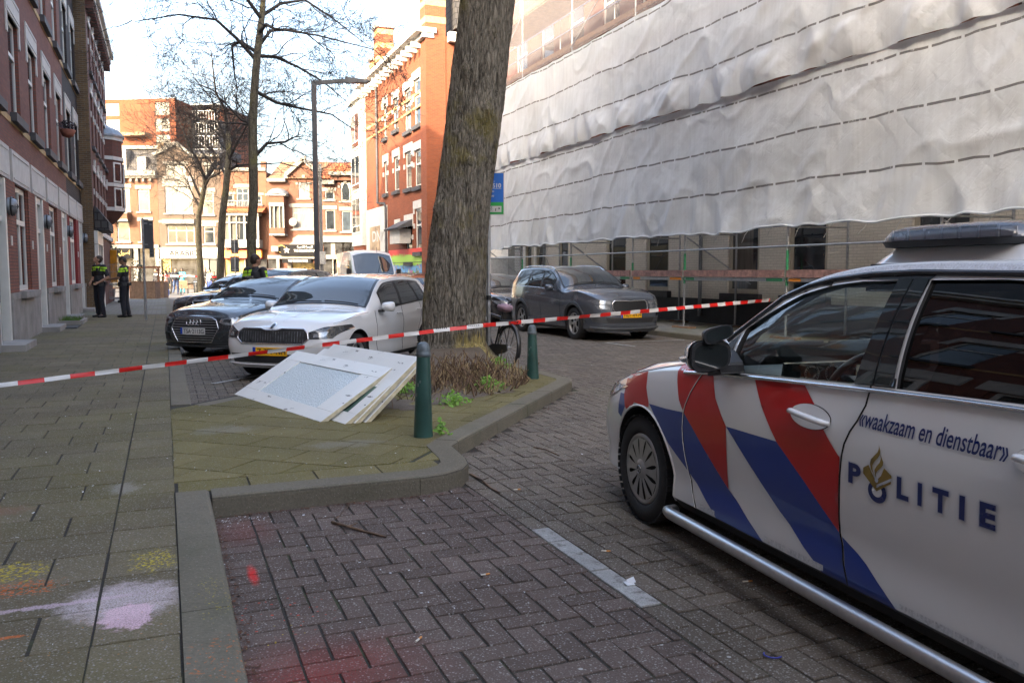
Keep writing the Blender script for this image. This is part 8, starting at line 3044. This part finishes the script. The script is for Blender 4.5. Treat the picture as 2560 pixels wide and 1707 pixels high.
# ---- barrier tapes
m_tr = plain('tape_red', (.62, .015, .012), .35, var=.1)
m_tw = plain('tape_white', (.62, .62, .61), .35, var=.08)
def tape(label, pts, wd, period, sag=.0, twist=0.0, name='barrier_tape', marks=False):
 """pts: 3-D path; alternating blocks; slightly sagging and twisted"""
 P_ = [Vector(p) for p in pts]
 dense = []
 for i in range(len(P_) - 1):
  n_ = 60
  for s_ in range(n_):
   t = s_ / n_
   q = P_[i].lerp(P_[i + 1], t)
   q.z -= sag * 4 * t * (1 - t)
   dense.append(q)
 dense.append(P_[-1])
 L = [0]
 for i in range(1, len(dense)): L.append(L[-1] + (dense[i] - dense[i - 1]).length)
 def at_len(s_):
  i = min(max(int(np.searchsorted(L, s_)) - 1, 0), len(dense) - 2)
  return dense[i].lerp(dense[i + 1], (s_ - L[i]) / max(1e-6, L[i + 1] - L[i]))
 mb = MB()
 o_ = 0
 k_ = 0
 while o_ < L[-1]:
  e = min(o_ + period, L[-1])
  sub = 6
  vs = []
  for j in range(sub + 1):
   s_ = o_ + (e - o_) * j / sub
   q = at_len(s_)
   f = s_ / L[-1]
   w_ = (wd[0] + (wd[1] - wd[0]) * f) / 2
   tw = twist * math.sin(s_ * 1.1) + .15 * math.sin(s_ * 3.7)
   d = (at_len(min(s_ + .05, L[-1])) - at_len(max(s_ - .05, 0))).normalized()
   sd = Vector((-d.y, d.x, 0)).normalized()
   u_ = (Vector((0, 0, 1)) * math.cos(tw) + sd * math.sin(tw)) * w_
   cr = sd * .004 * math.sin(s_ * 9)
   vs += [q - u_ + cr, q + cr * -1.5, q + u_ + cr]
  fs = []
  for j in range(sub):
   a = j * 3
   fs += [(a, a + 3, a + 4, a + 1), (a + 1, a + 4, a + 5, a + 2)]
  mb.add(vs, fs, k_ % 2, True)
  o_ = e
  k_ += 1
 t = mb.build(name, [m_tw, m_tr], fix=False)
 tag(t, label, 'barrier tape', 'red and white barrier tapes')
 return t
A_ = Vector(at(0, 963, 8.75))
T_ = Vector(at(1095, 826, 12.22))
B_ = Vector(at(1925, 750, 17.35))
A0 = A_ + (A_ - T_).normalized() * 1.6
tp1 = tape('red and white police tape stretched across the street in front of the big tree', [A0, T_, Vector(at(1200, 814, 12.35)), B_], (.046, .072), .252, .0, .35)
mb = MB()
for (px, py, Y) in ((1105, 822, 12.19), (1185, 815, 12.28), (945, 845, 11.72), (865, 857, 11.4)):
 q = at(px, py, Y)
 for i in range(6):
  mb.box(q[0] - .08 + i * .028, q[0] - .066 + i * .028, q[1] - .012, q[1] - .010, q[2] - .005 + i * .002, q[2] + .008 + i * .002)
mb.build('tape_print', M['black'], tp1)
tape('thin far barrier tape at the planters in front of the bystanders', [at(385, 686, 52), at(470, 689, 52), at(560, 692, 53)], (.09, .09), .5, .05)
tape('thin far barrier tape beside the lamp post and the white van', [at(733, 694, 42), at(820, 694, 42)], (.08, .08), .4)
# ---- old bicycle leaning behind the tree
bd = Vector((-.46, .89, 0)).normalized()
o = thing('bicycle', 'old black bicycle with a mauve cover on its saddle, leaning behind the tree', 'bicycle', (-.09, 12.78, .0), math.atan2(bd.y, bd.x))
o.rotation_euler = (R(5), 0, math.atan2(bd.y, bd.x))
m_bike = plain('bike_black', (.012, .012, .013), .35, var=.3, coat=.3)
for i, xw in enumerate((0, 1.10)):
 w_ = bpy.data.objects.new('wheel', None)
 COL.objects.link(w_)
 w_.parent = o
 w_.location = (xw, 0, .35)
 mb = MB()
 mb.tube([(.33 * math.cos(t), 0, .33 * math.sin(t)) for t in np.linspace(0, 6.2832, 41)], .021, 8)
 mb.build('tyre', M['rubber'], w_)
 mb = MB()
 mb.tube([(.308 * math.cos(t), 0, .308 * math.sin(t)) for t in np.linspace(0, 6.2832, 41)], .010, 6)
 mb.tube([(0, -.05, 0), (0, .05, 0)], .022, 8)
 mb.build('rim', M['galv'], w_)
 mb = MB()
 for q in range(28):
  t = q * 6.2832 / 28
  mb.tube([(.02 * math.cos(t + 1.2), .03 * (-1) ** q, .02 * math.sin(t + 1.2)), (.305 * math.cos(t), 0, .305 * math.sin(t))], .0016, 3, caps=False)
 mb.build('spokes', M['galv'], w_)
 mb = MB()
 a0, a1 = ((-.35, 2.6) if i == 0 else (.6, 3.5))
 pts_ = [(.37 * math.cos(math.pi - t), 0, .37 * math.sin(math.pi - t)) for t in np.linspace(a0, a1, 22)]
 mb.tube(pts_, .034, 8, flat=.25)
 mb.build('mudguard', m_bike, w_)
mb = MB()
BBk, ST_, HT, HB = (.46, 0, .29), (.29, 0, .80), (.86, 0, .86), (.90, 0, .72)
for a, b, r_ in ((BBk, ST_, .016), (ST_, HT, .014), (BBk, HB, .017), (ST_, (.0, .0, .35), .010), (BBk, (0, 0, .35), .011), (HB, (1.10, 0, .35), .014), (HT, (.84, 0, 1.08), .013), (ST_, (.25, 0, .92), .013)):
 mb.tube([a, b], r_, 8)
mb.build('frame', m_bike, o)
mb = MB()
mb.prism([(-.08, .31), (-.05, .40), (.40, .38), (.56, .34), (.58, .22), (.45, .18), (.0, .27)], .04, .055, 'y')
mb.build('chain_guard', m_bike, o)
mb = MB()
mb.tube([(BBk[0], -.09, .29), (BBk[0], .09, .29)], .012, 6)
mb.tube([(BBk[0], .09, .29), (BBk[0] + .05, .09, .13)], .01, 6)
mb.tube([(BBk[0], -.09, .29), (BBk[0] - .05, -.09, .45)], .01, 6)
mb.box(BBk[0], BBk[0] + .1, .09, .17, .11, .135)
mb.build('pedal', m_bike, o)
mb = MB()
mb.tube([(.84, 0, 1.08), (.88, -.12, 1.12), (.80, -.27, 1.12), (.62, -.30, 1.06)], .012, 7)
mb.tube([(.84, 0, 1.08), (.88, .12, 1.12), (.80, .27, 1.12), (.62, .30, 1.06)], .012, 7)
hb = mb.build('handlebar', M['galv'], o)
mb = MB()
for s_ in (-1, 1): mb.tube([(.72, s_ * .287, 1.098), (.60, s_ * .30, 1.055)], .018, 8)
mb.build('grip', M['black_plastic'], hb)
mb = MB()
ell(mb, (.20, 0, .96), (.15, .12, .055), n=3)
mb.v = [(x + .012 * mnoise.noise((x * 22, y * 22, 1)), y + .012 * mnoise.noise((x * 25, y * 20, 5)), z + .014 * mnoise.noise((x * 26, y * 26, z * 20)) - (.02 if z < .95 else 0)) for x, y, z in mb.v]
mb.build('saddle_cover', plain('mauve_cover', (.27, .18, .23), .8, var=.25, scale=14, bump=.3), o)
mb = MB()
for y in (-.06, .06):
 mb.tube([(.22, y, .76), (-.16, y, .76)], .008, 6)
 mb.tube([(-.14, y, .76), (0, y * .6, .36)], .006, 6)
for x in (-.14, -.02, .1): mb.tube([(x, -.06, .76), (x, .06, .76)], .006, 6)
mb.build('rack', m_bike, o)
# ---- wooden planters with timber fence and bushes by the terrace
def leaf_cloud(mb, c, r, n, size, rnd, sq=1.0):
 for _ in range(n):
  while True:
   q = Vector((rnd.uniform(-1, 1), rnd.uniform(-1, 1), rnd.uniform(-1, 1)))
   if .25 < q.length < 1: break
  p = Vector(c) + Vector((q.x * r[0], q.y * r[1], q.z * r[2]))
  a = Vector((rnd.gauss(0, 1), rnd.gauss(0, 1), rnd.gauss(0, 1))).normalized()
  b = a.orthogonal().normalized()
  s_ = size * rnd.uniform(.6, 1.3)
  mb.add([p - a * s_, p - b * s_ * .45, p + a * s_, p + b * s_ * .45], [(0, 1, 2, 3)])
m_leaf = plain('dull_leaf', (.05, .065, .035), .7, var=.5, scale=14)
m_leaf2 = plain('weed_leaf', (.15, .30, .035), .7, var=.4, scale=40)
rnd = random.Random(3)
for (pxa, pxb, Y, lab) in ((327, 390, 43.5, 'long wooden planter box with shrubs behind the police officers'), (391, 411, 45.0, 'short wooden planter box at the right end of the terrace')):
 xa, xb = (pxa - 1280) / 2100 * Y, (pxb - 1280) / 2100 * Y
 o = thing('planter_box', lab, 'planter', ((xa + xb) / 2, Y, 0), 0, 'wooden planters of the terrace')
 hw_ = (xb - xa) / 2
 mb = MB()
 n_ = max(2, int(hw_ * 2 / .14))
 for i in range(n_):
  mb.box(-hw_ + i * 2 * hw_ / n_ + .006, -hw_ + (i + 1) * 2 * hw_ / n_ - .006, -.02, .0, .1, 1.0)
 mb.box(-hw_, hw_, .0, .6, .1, .98)
 mb.box(-hw_ - .02, hw_ + .02, -.04, .02, .98, 1.03)
 mb.build('box', plain('planter_wood', (.19, .12, .08), .8, var=.35, scale=7, bump=.2), o)
 mb = MB()
 for i in range(max(1, int(hw_ * 2))):
  leaf_cloud(mb, (-hw_ + .3 + i * .9, .3, 1.55), (.42, .3, .62), 260, .05, rnd)
  mb.tube([(-hw_ + .3 + i * .9, .3, .95), (-hw_ + .33 + i * .9, .3, 1.5)], .02, 5)
 mb.build('shrub', m_leaf, o)
o = thing('timber_fence', 'orange brown timber rail fence above the long planter box', 'fence', ((325 - 1280) / 2100 * 44.3, 44.3, 0), 0)
mb = MB()
for x in (0, .75, 1.5): mb.box(x, x + .08, 0, .08, .1, 1.7)
mb.box(-.1, 1.65, -.02, .1, 1.7, 1.8)
mb.build('rail', plain('orange_timber', (.26, .115, .06), .8, var=.3, scale=7), o)
o = thing('wire_cage_trolley', 'galvanised wire cage trolley standing between the two police officers', 'trolley', ((286 - 1280) / 2100 * 38, 38, .12), R(10))
mb = MB()
for x in (-.32, .32):
 for y in (-.3, .3): mb.tube([(x, y, .12), (x, y, 1.75)], .018, 6)
for z in (.18, .5, .8, 1.1, 1.4, 1.72):
 for y in (-.3, .3): mb.tube([(-.32, y, z), (.32, y, z)], .008, 4)
 for x in (-.32, .32): mb.tube([(x, -.3, z), (x, .3, z)], .008, 4)
for i in range(7):
 for y in (-.3, .3): mb.tube([(-.32 + i * .107, y, .18), (-.32 + i * .107, y, 1.72)], .006, 4)
mb.build('cage', M['galv'], o)
for (z, col) in ((.2, (.25, .25, .26)), (.82, (.3, .31, .33))):
 block(o, 'shelf', plain('shelf_grey', col, .6), (-.31, .31, -.28, .28, z, z + .04))
for x in (-.28, .28):
 mb = MB()
 mb.lathe([(.0001, -.02), (.06, -.02), (.06, .02), (.0001, .02)], 12, (x, -.27, .06), 'y')
 mb.build('caster', M['rubber'], o)
bn = block(None, 'shop_banner', plain('banner_orange', (.62, .27, .02), .6, var=.2), (0, .32, -.05, 0, .9, 2.4))
bn.location = ((275 - 1280) / 2100 * 39, 39.2, .12)
tag(bn, 'narrow orange yellow shop banner behind the wire cage trolley', 'banner')
o = thing('potted_plant', 'spindly grey green potted plants crowding the facade above the police officer', 'plant', ((266 - 1280) / 2100 * 40, 40.2, .12), 0)
mb = MB()
mb.lathe([(.0001, 0), (.28, 0), (.34, .6), (.3, .6)], 14)
mb.build('pot', M['dark_stone'], o)
mb = MB()
for i in range(9):
 d = Vector((rnd.gauss(0, .35), rnd.gauss(0, .25), 1))
 grow(mb, (0, 0, .5), d, .02, rnd.uniform(1.6, 2.6), 2, rnd, (3, 5), .05, .8, .006)
leaf_cloud(mb, (0, -.1, 2.4), (.75, .5, .6), 260, .07, rnd)
mb.build('foliage', m_leaf, o)
o = thing('terrace_chair', 'brown wicker terrace chair behind the walking man in jeans', 'chair', ((462 - 1280) / 2100 * 55, 55, 0), R(30))
mb = MB()
mb.box(-.25, .25, -.25, .25, .42, .47)
mb.prism([(.22, .45), (.27, .45), (.36, .95), (.31, .95)], -.25, .25, 'x')
mb.build('seat', plain('wicker', (.20, .14, .09), .8, var=.3, scale=30), o)
for x in (-.22, .22):
 for y in (-.22, .22): block(o, 'leg', 'black', (x - .018, x + .018, y - .018, y + .018, 0, .419))
 mb = MB()
 mb.tube([(x, -.22, .47), (x, -.24, .65), (x, .25, .67)], .016, 6)
 mb.build('armrest', M['black'], o)
o = thing('litter_bin', 'black litter bin beside the leftmost bare tree', 'bin', ((496 - 1280) / 2100 * 51, 51, 0), 0)
mb = MB()
mb.lathe([(.0001, 0), (.22, 0), (.24, .1), (.24, .95), (.20, 1.0), (.0001, 1.02)], 16)
mb.build('bin', M['black'], o)
mb = MB()
mb.lathe([(.245, .86), (.25, .86), (.25, .92), (.245, .92)], 16)
mb.build('band', M['galv'], o)
bx = block(None, 'shopping_bag', plain('bag_blue', (.02, .14, .55), .5, var=.2), (-.2, .2, -.12, .12, 0, .38))
bx.location = ((415 - 1280) / 2100 * 55.8, 55.8, -.03)
tag(bx, 'bright blue bag on the ground at the feet of the boy', 'bag')
o = thing('grass_bed', 'stone edged bed of grass against the left facade in front of the police officers', 'planter', UV(25.6, -2.35, .12), RZL)
block(o, 'stone_edge', 'grey_stone', (-.75, .75, -.30, -.22, 0, .1), (-.75, -.67, -.22, .3, 0, .1), (.67, .75, -.22, .3, 0, .1))
mb = MB()
for _ in range(700):
 x, y = rnd.uniform(-.66, .66), rnd.uniform(-.2, .28)
 a = rnd.uniform(0, 6.28)
 h_ = rnd.uniform(.08, .24)
 d = Vector((math.cos(a), math.sin(a), 0))
 mb.add([(x - d.y * .006, y + d.x * .006, .02), (x + d.y * .006, y - d.x * .006, .02), (x + d.x * h_ * .4, y + d.y * h_ * .4, h_)], [(0, 1, 2)])
mb.build('grass', plain('grass_green', (.08, .16, .025), .8, var=.4, scale=30), o)
mt = block(None, 'door_mat', 'black_plastic', (-.55, .55, -.22, .22, 0, .02))
mt.location = UV(23.6, -2.25, .124)
mt.rotation_euler = (0, 0, RZL)
tag(mt, 'flat black mat on the pavement nearer than the grass bed', 'mat')
o = thing('flower_basket', 'dark flower basket hanging on a first floor window of the red brick house', 'plant basket', UV(27.9, V_L + .22, 5.6), RZL)
mb = MB()
mb.lathe([(.0001, -.22), (.14, -.18), (.22, 0), (.2, .02)], 12)
mb.build('basket', plain('terracotta', (.22, .08, .05), .8), o)
mb = MB()
leaf_cloud(mb, (0, 0, .12), (.26, .24, .16), 160, .05, rnd)
mb.build('flowers', plain('dark_flower', (.04, .025, .03), .8, var=.5), o)
# ================================================================== DOORS, TREE BED, LITTER
def door_paint(name, spots):
 k = NT(name)
 p = k.obj()
 n = k.noise(p, 3, 5, .6)
 c = k.mix(n, (.68, .68, .64), (.80, .80, .76))
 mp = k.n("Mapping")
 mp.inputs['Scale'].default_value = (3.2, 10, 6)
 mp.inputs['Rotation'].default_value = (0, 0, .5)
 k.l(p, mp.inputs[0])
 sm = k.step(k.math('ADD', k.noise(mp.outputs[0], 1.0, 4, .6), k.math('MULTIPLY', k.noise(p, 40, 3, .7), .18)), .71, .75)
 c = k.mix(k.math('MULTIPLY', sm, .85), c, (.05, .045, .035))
 d2 = k.step(k.noise(p, 1.7, 4, .65), .55, .8)
 c = k.mix(k.math('MULTIPLY', d2, .3), c, (.38, .37, .30))
 return k.fin(c, .38, spec=.45)
m_door = door_paint('cream_white_door_paint', 0)
m_edge = plain('yellowed_edge_paint', (.50, .44, .30), .55, var=.25, scale=12)
k = NT('pebbled_glass')
n = k.vor(k.obj(), 75)
n2 = k.noise(k.obj(), 2.5, 4, .6)
c = k.mix(n, (.46, .54, .55), (.70, .76, .76))
c = k.mix(k.math('MULTIPLY', k.step(n2, .5, .8), .35), c, (.42, .50, .51))
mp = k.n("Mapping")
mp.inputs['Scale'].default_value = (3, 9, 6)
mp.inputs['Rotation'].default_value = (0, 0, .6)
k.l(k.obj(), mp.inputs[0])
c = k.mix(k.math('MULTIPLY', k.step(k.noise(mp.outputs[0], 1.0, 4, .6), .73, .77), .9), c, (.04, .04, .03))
k.bump(n, .8, .008)
m_pebble = k.fin(c, .28, spec=.6, coat=.1)
m_gglass = glassy('dark_green_glass', (.10, .17, .14), .12)
def leaf_door(label, B, ax, L, W, tilt, yaw, rails, glass, th=.042, zoff=.0):
 """door leaf lying on its long edge; B = ground corner nearest the camera, ax = direction of the ground edge, tilt = rise"""
 ax = Vector((ax[0], ax[1], 0)).normalized()
 pr = Vector((-ax.y, ax.x, 0))          # horizontal, up the slope
 if pr.dot(Vector((.79, .613, 0))) < 0: pr = -pr
 wv = pr * math.cos(tilt) + Vector((0, 0, math.sin(tilt)))
 nz = ax.cross(wv)
 if nz.z < 0: nz = -nz
 o = thing('door_leaf', label, 'door', (B[0], B[1], .122 + zoff), 0, 'discarded white doors in a stack')
 m_ = Matrix((ax, wv, nz)).transposed()
 if m_.determinant() < 0: m_ = Matrix((ax, wv, -nz)).transposed()
 o.rotation_euler = m_.to_euler()
 (l0, l1, w0, w1) = rails      # frame widths: along start, along end, across low, across high
 mb = MB()
 mb.box(0, L, 0, w0, 0, th)
 mb.box(0, L, W - w1, W, 0, th)
 mb.box(0, l0, w0, W - w1, 0, th)
 mb.box(L - l1, L, w0, W - w1, 0, th)
 f = mb.build('door_frame', m_door, o)
 bv = f.modifiers.new('b', 'BEVEL')
 bv.width = .003
 mb = MB()
 e = .02
 mb.box(-.0008, L + .0008, -.0015, -.0005, .003, th - .003)
 mb.box(L + .0005, L + .0015, .002, W - .002, .003, th - .003)
 mb.box(-.0015, -.0005, .002, W - .002, .003, th - .003)
 for (a, b, c, d) in ((l0, L - l1, w0, w0 + e), (l0, L - l1, W - w1 - e, W - w1), (l0, l0 + e, w0 + e, W - w1 - e), (L - l1 - e, L - l1, w0 + e, W - w1 - e)):
  mb.box(a, b, c, d, .018, th + .010)
 mb.build('edge_moulding', m_edge, f)
 if glass is not None:
  mb = MB()
  mb.box(l0 + .002, L - l1 - .002, w0 + .002, W - w1 - .002, .010, .017)
  mb.build('pane', glass, o)
 mb = MB()
 for x in (.25, L - .3):
  mb.tube([(x, -.004, th * .5), (x + .09, -.004, th * .5)], .008, 6)
 mb.build('hinge', M['galv'], f)
 return o
AXD = (-.613, .790)
leaf_door('top white door panel of the stack with pebbled glass, lying nearest the pavement', (-1.77, 7.67), AXD, 2.25, .885, R(30.5), 0, (.36, .40, .15, .17), m_pebble, zoff=.0)
leaf_door('second white door panel with a strip of dark green glass, under the top one', (-1.535, 7.55), AXD, 2.0, .93, R(34.0), 0, (.17, .20, .16, .15), m_gglass, zoff=-.012)
leaf_door('white door leaf under the glazed panels with stains and a keyhole scratch', (-1.44, 7.60), AXD, 1.85, .90, R(39), 0, (.62, .62, .42, .42), None, zoff=.0)
leaf_door('lowest white door leaf of the stack, mostly hidden under the others', (-1.37, 7.64), AXD, 1.80, .86, R(40.5), 0, (.62, .62, .41, .41), None, zoff=-.02)
# ---- soil mound with cut stems and weeds round the big tree
k = NT('dry_soil')
P = k.geo()
n1 = k.noise(P, 3, 5, .65)
n2 = k.noise(P, 60, 4, .7)
c = k.mix(n1, (.09, .07, .052), (.21, .17, .13))
c = k.vmath('SCALE', c, scale=k.math('MULTIPLY_ADD', n2, 1.0, .5))
k.bump(k.math('ADD', n1, n2), .8, .04)
m_soil = k.fin(c, .95)
def soil_h(u, v):
 tu, tv = float(TREE.xy @ Vector(S2)), float(TREE.xy @ Vector(T2))
 d = math.hypot(u - tu, v - tv)
 z = .128 + .30 * math.exp(-(d / 1.05) ** 2) + .035 * mnoise.noise((u * 1.3, v * 1.3, 0)) + .02 * mnoise.noise((u * 5, v * 5, 3))
 return z
BED = [(8.05, 2.2), (8.9, 3.72), (10.0, 4.4), (12.0, 4.62), (13.2, 4.6), (11.6, 2.9), (9.9, 1.25), (8.7, 1.3)]
mb = MB()
g = {}
nb = 90
us = np.linspace(7.9, 13.4, nb)
vs_ = np.linspace(1.1, 4.72, 60)
for i, u in enumerate(us):
 for j, v in enumerate(vs_):
  if inside((u + .12 * mnoise.noise((u * 3, v * 3, 9)), v + .12 * mnoise.noise((u * 3, v * 3, 4))), BED):
   g[(i, j)] = len(mb.v)
   edge_d = 1.0 if all(inside((u + a, v + b), BED) for a, b in ((.2, 0), (-.2, 0), (0, .2), (0, -.2))) else .15
   z = .124 + (soil_h(u, v) - .124) * edge_d
   mb.v.append(UV(u, v, z))
for (i, j) in list(g):
 q = [g.get((i, j)), g.get((i + 1, j)), g.get((i + 1, j + 1)), g.get((i, j + 1))]
 if None not in q:
  mb.f.append(q)
  mb.m.append(0)
  mb.sm.append(True)
sb = mb.build('soil', m_soil)
tag(sb, None, None) if False else structure(sb)
rnd = random.Random(21)
m_stem = plain('cut_stem', (.12, .075, .045), .9, var=.65, scale=9)
mb = MB()
for _ in range(720):
 u, v = rnd.gauss(9.85, .60), rnd.gauss(3.55, .48)
 if not inside((u, v), BED): continue
 z = soil_h(u, v) - .03
 p0 = Vector(UV(u, v, z))
 h_ = rnd.uniform(.10, .32) * (1 if rnd.random() < .85 else .5)
 d = Vector((rnd.gauss(0, .3), rnd.gauss(0, .3), 1)).normalized()
 b = Vector((rnd.gauss(0, .05), rnd.gauss(0, .05), 0))
 r_ = rnd.uniform(.0045, .011)
 mb.tube([p0, p0 + d * h_ * .5 + b, p0 + d * h_], [r_, r_ * .85, r_ * .65], 4, rnd.choice((0, 0, 1)), smooth=False)
 if rnd.random() < .5:
  q = p0 + d * h_ * rnd.uniform(.3, .7)
  d2 = (d + Vector((rnd.gauss(0, .7), rnd.gauss(0, .7), 0))).normalized()
  mb.tube([q, q + d2 * h_ * .4], [r_ * .6, r_ * .4], 3, smooth=False)
for _ in range(180):
 u, v = rnd.gauss(9.6, .9), rnd.gauss(2.2, .45)
 if not inside((u, v), BED): continue
 p0 = Vector(UV(u, v, soil_h(u, v) - .02))
 mb.tube([p0, p0 + Vector((rnd.gauss(0, .1), rnd.gauss(0, .1), rnd.uniform(.08, .26)))], [.005, .003], 3, smooth=False)
sh = mb.build('cut_shrub', [m_stem, plain('dry_stem', (.26, .19, .10), .9, var=.4, scale=12)], fix=False)
tag(sh, 'brown stubble of a cut down shrub round the foot of the big tree', 'shrub')
for i, (u, v, rad, n_, lab) in enumerate(((9.35, 3.55, .26, 420, 'bright green weed clump at the kerb beside the cut shrub'), (9.25, 2.45, .28, 380, 'bright green weed patch between the first bollard and the tree'), (8.55, 1.75, .36, 420, 'green weeds sprouting behind the edge of the white doors'), (8.3, 2.75, .22, 240, 'low green weeds on the soil close to the first bollard'), (6.75, 2.12, .09, 70, 'tiny tuft of weeds at the kerb foot of the first bollard'), (10.9, 4.3, .2, 160, 'small green weeds at the tip of the island by the second bollard'))):
 mb = MB()
 for _ in range(n_):
  a, q = rnd.uniform(0, 6.28), abs(rnd.gauss(0, .5))
  uu, vv = u + math.cos(a) * rad * q, v + math.sin(a) * rad * q
  z = soil_h(uu, vv) if inside((uu, vv), BED) else .122
  hh = rnd.uniform(.0, .12) * (1.3 - q)
  p0 = Vector(UV(uu, vv, z + max(.0, hh)))
  x_ = Vector((rnd.gauss(0, 1), rnd.gauss(0, 1), rnd.gauss(.2, .5))).normalized()
  y_ = x_.orthogonal().normalized()
  s_ = rnd.uniform(.012, .028)
  mb.add([p0 - x_ * s_, p0 - y_ * s_ * .5, p0 + x_ * s_, p0 + y_ * s_ * .5], [(0, 1, 2, 3)])
 w_ = mb.build('weed', m_leaf2, fix=False)
 tag(w_, lab, 'weed', 'weeds on the tree island')
# ---- litter
m_paper = plain('paper_white', (.62, .64, .66), .8)
m_butt = plain('butt_paper', (.62, .58, .50), .85, var=.2, scale=90)
m_filter = plain('butt_filter', (.55, .24, .07), .85, var=.2, scale=90)
for (px, py, a, lab) in ((1212, 1438, .4, 'cigarette butt in the middle of the parking bay'), (1046, 1601, 1.2, 'cigarette butt in the parking bay nearest the lower picture edge'), (1514, 1379, -.1, 'cigarette butt just right of the white painted bricks'), (1868, 1455, .2, 'cigarette butt in the shade beside the side bar of the police car'), (1292, 1225, .3, 'cigarette butt on the road near the rounded kerb corner'), (1163, 1175, .9, 'cigarette butt in the gutter at the rounded kerb')):
 x, y = GX(px, py)
 o = thing('cigarette_butt', lab, 'cigarette butt', (x, y, .006), a, 'cigarette butts')
 mb = MB()
 mb.tube([(-.022, 0, 0), (.004, 0, 0)], .0045, 8)
 mb.build('paper', m_butt, o)
 mb = MB()
 mb.tube([(.0042, 0, 0), (.026, 0, 0)], .0047, 8)
 mb.build('filter', m_filter, o)
for (pts_, r_, lab) in (([(830, 1308), (870, 1322), (912, 1330), (966, 1345)], .009, 'dark twig with a broken pale end lying in the parking bay'), ([(1176, 1188), (1205, 1205), (1228, 1222), (1250, 1234)], .008, 'crooked twig on the road just off the rounded kerb'), ([(1335, 1120), (1365, 1128), (1398, 1140)], .006, 'thin twig on the road before the front of the police car'), ([(868, 1275), (872, 1262), (850, 1290), (835, 1302)], .003, 'curled dry stalk in the gutter of the island kerb')):
 mb = MB()
 q = [Vector((*GX(a, b), .010 + .006 * math.sin(i * 2))) for i, (a, b) in enumerate(pts_)]
 mb.tube(q, [r_, r_ * .9, r_ * .8, r_ * .6][:len(q)], 6)
 if len(q) > 3: mb.tube([q[1], q[1] + Vector((.05, .04, .01))], [r_ * .5, r_ * .3], 5)
 t = mb.build('twig', m_stem)
 tag(t, lab, 'twig', 'twigs on the ground')
for (px, py, a, m_, lab) in ((1573, 1462, .3, m_paper, 'small folded scrap of white paper on the white painted bricks'), (1932, 1641, 1.1, plain('blue_plastic', (.04, .05, .30), .4), 'curl of blue plastic on the road beside the police car')):
 mb = MB()
 x, y = GX(px, py)
 if m_ is m_paper:
  mb.obox((x, y, .010), (.02, .008, .0), (-.008, .02, .002), (0, 0, .001))
  mb.obox((x + .01, y + .01, .018), (.018, .004, .006), (-.004, .014, .008), (0, 0, .001))
 else:
  mb.tube([(x + .035 * math.cos(t), y + .03 * math.sin(t), .010) for t in np.linspace(2.6, 5.6, 12)], .0035, 5)
 tag(mb.build('litter_scrap', m_), lab, 'litter', 'scraps of litter')
mb = MB()
rnd = random.Random(8)
def flake(x, y, z, s_, m_):
 a = rnd.uniform(0, 6.28)
 d, e = Vector((math.cos(a), math.sin(a), rnd.uniform(-.3, .3))) * s_, Vector((-math.sin(a), math.cos(a), rnd.uniform(-.3, .3))) * s_ * rnd.uniform(.3, .8)
 p = Vector((x, y, z + s_ * .3))
 mb.add([p - d, p - e, p + d, p + e], [(0, 1, 2, 3)], m_)
for _ in range(900):
 t = rnd.random()
 if t < .45: u, v = rnd.uniform(2.2, 5.3), .235 + abs(rnd.gauss(0, .03))
 elif t < .75: u, v = 5.36 - abs(rnd.gauss(0, .03)), rnd.uniform(.25, 1.7)
 else:
  s_ = rnd.random()
  u, v = 6.5 + s_ * 2.9 - abs(rnd.gauss(0, .05)), 2.26 + s_ * 2.45 + abs(rnd.gauss(0, .06))
 x, y, _z = UV(u, v)
 flake(x, y, .004, rnd.uniform(.004, .012), 0)
for _ in range(90):
 u, v = 5.30 - abs(rnd.gauss(0, .10)), .27 + abs(rnd.gauss(0, .18))
 x, y, _z = UV(u, v)
 flake(x, y, .006, rnd.uniform(.003, .007), 1)
for _ in range(160):
 u, v = rnd.uniform(3.2, 9), rnd.uniform(-2.4, 1.8)
 z = .123 if (v < .15 or u > 5.6) else .004
 x, y, _z = UV(u, v)
 flake(x, y, z, rnd.uniform(.004, .011), 1)
for _ in range(200):
 u, v = rnd.uniform(3, 12), rnd.uniform(2.2, 8)
 x, y, _z = UV(u, v)
 flake(x, y, .004, rnd.uniform(.004, .012), rnd.choice((0, 0, 1)))
lt = mb.build('leaf_litter', [plain('leaf_crumb', (.09, .04, .022), .9, var=.5, scale=40), m_paper], fix=False)
tag(lt, 'leaf crumbs and pale flakes swept along the kerbs', 'litter', kind='stuff')
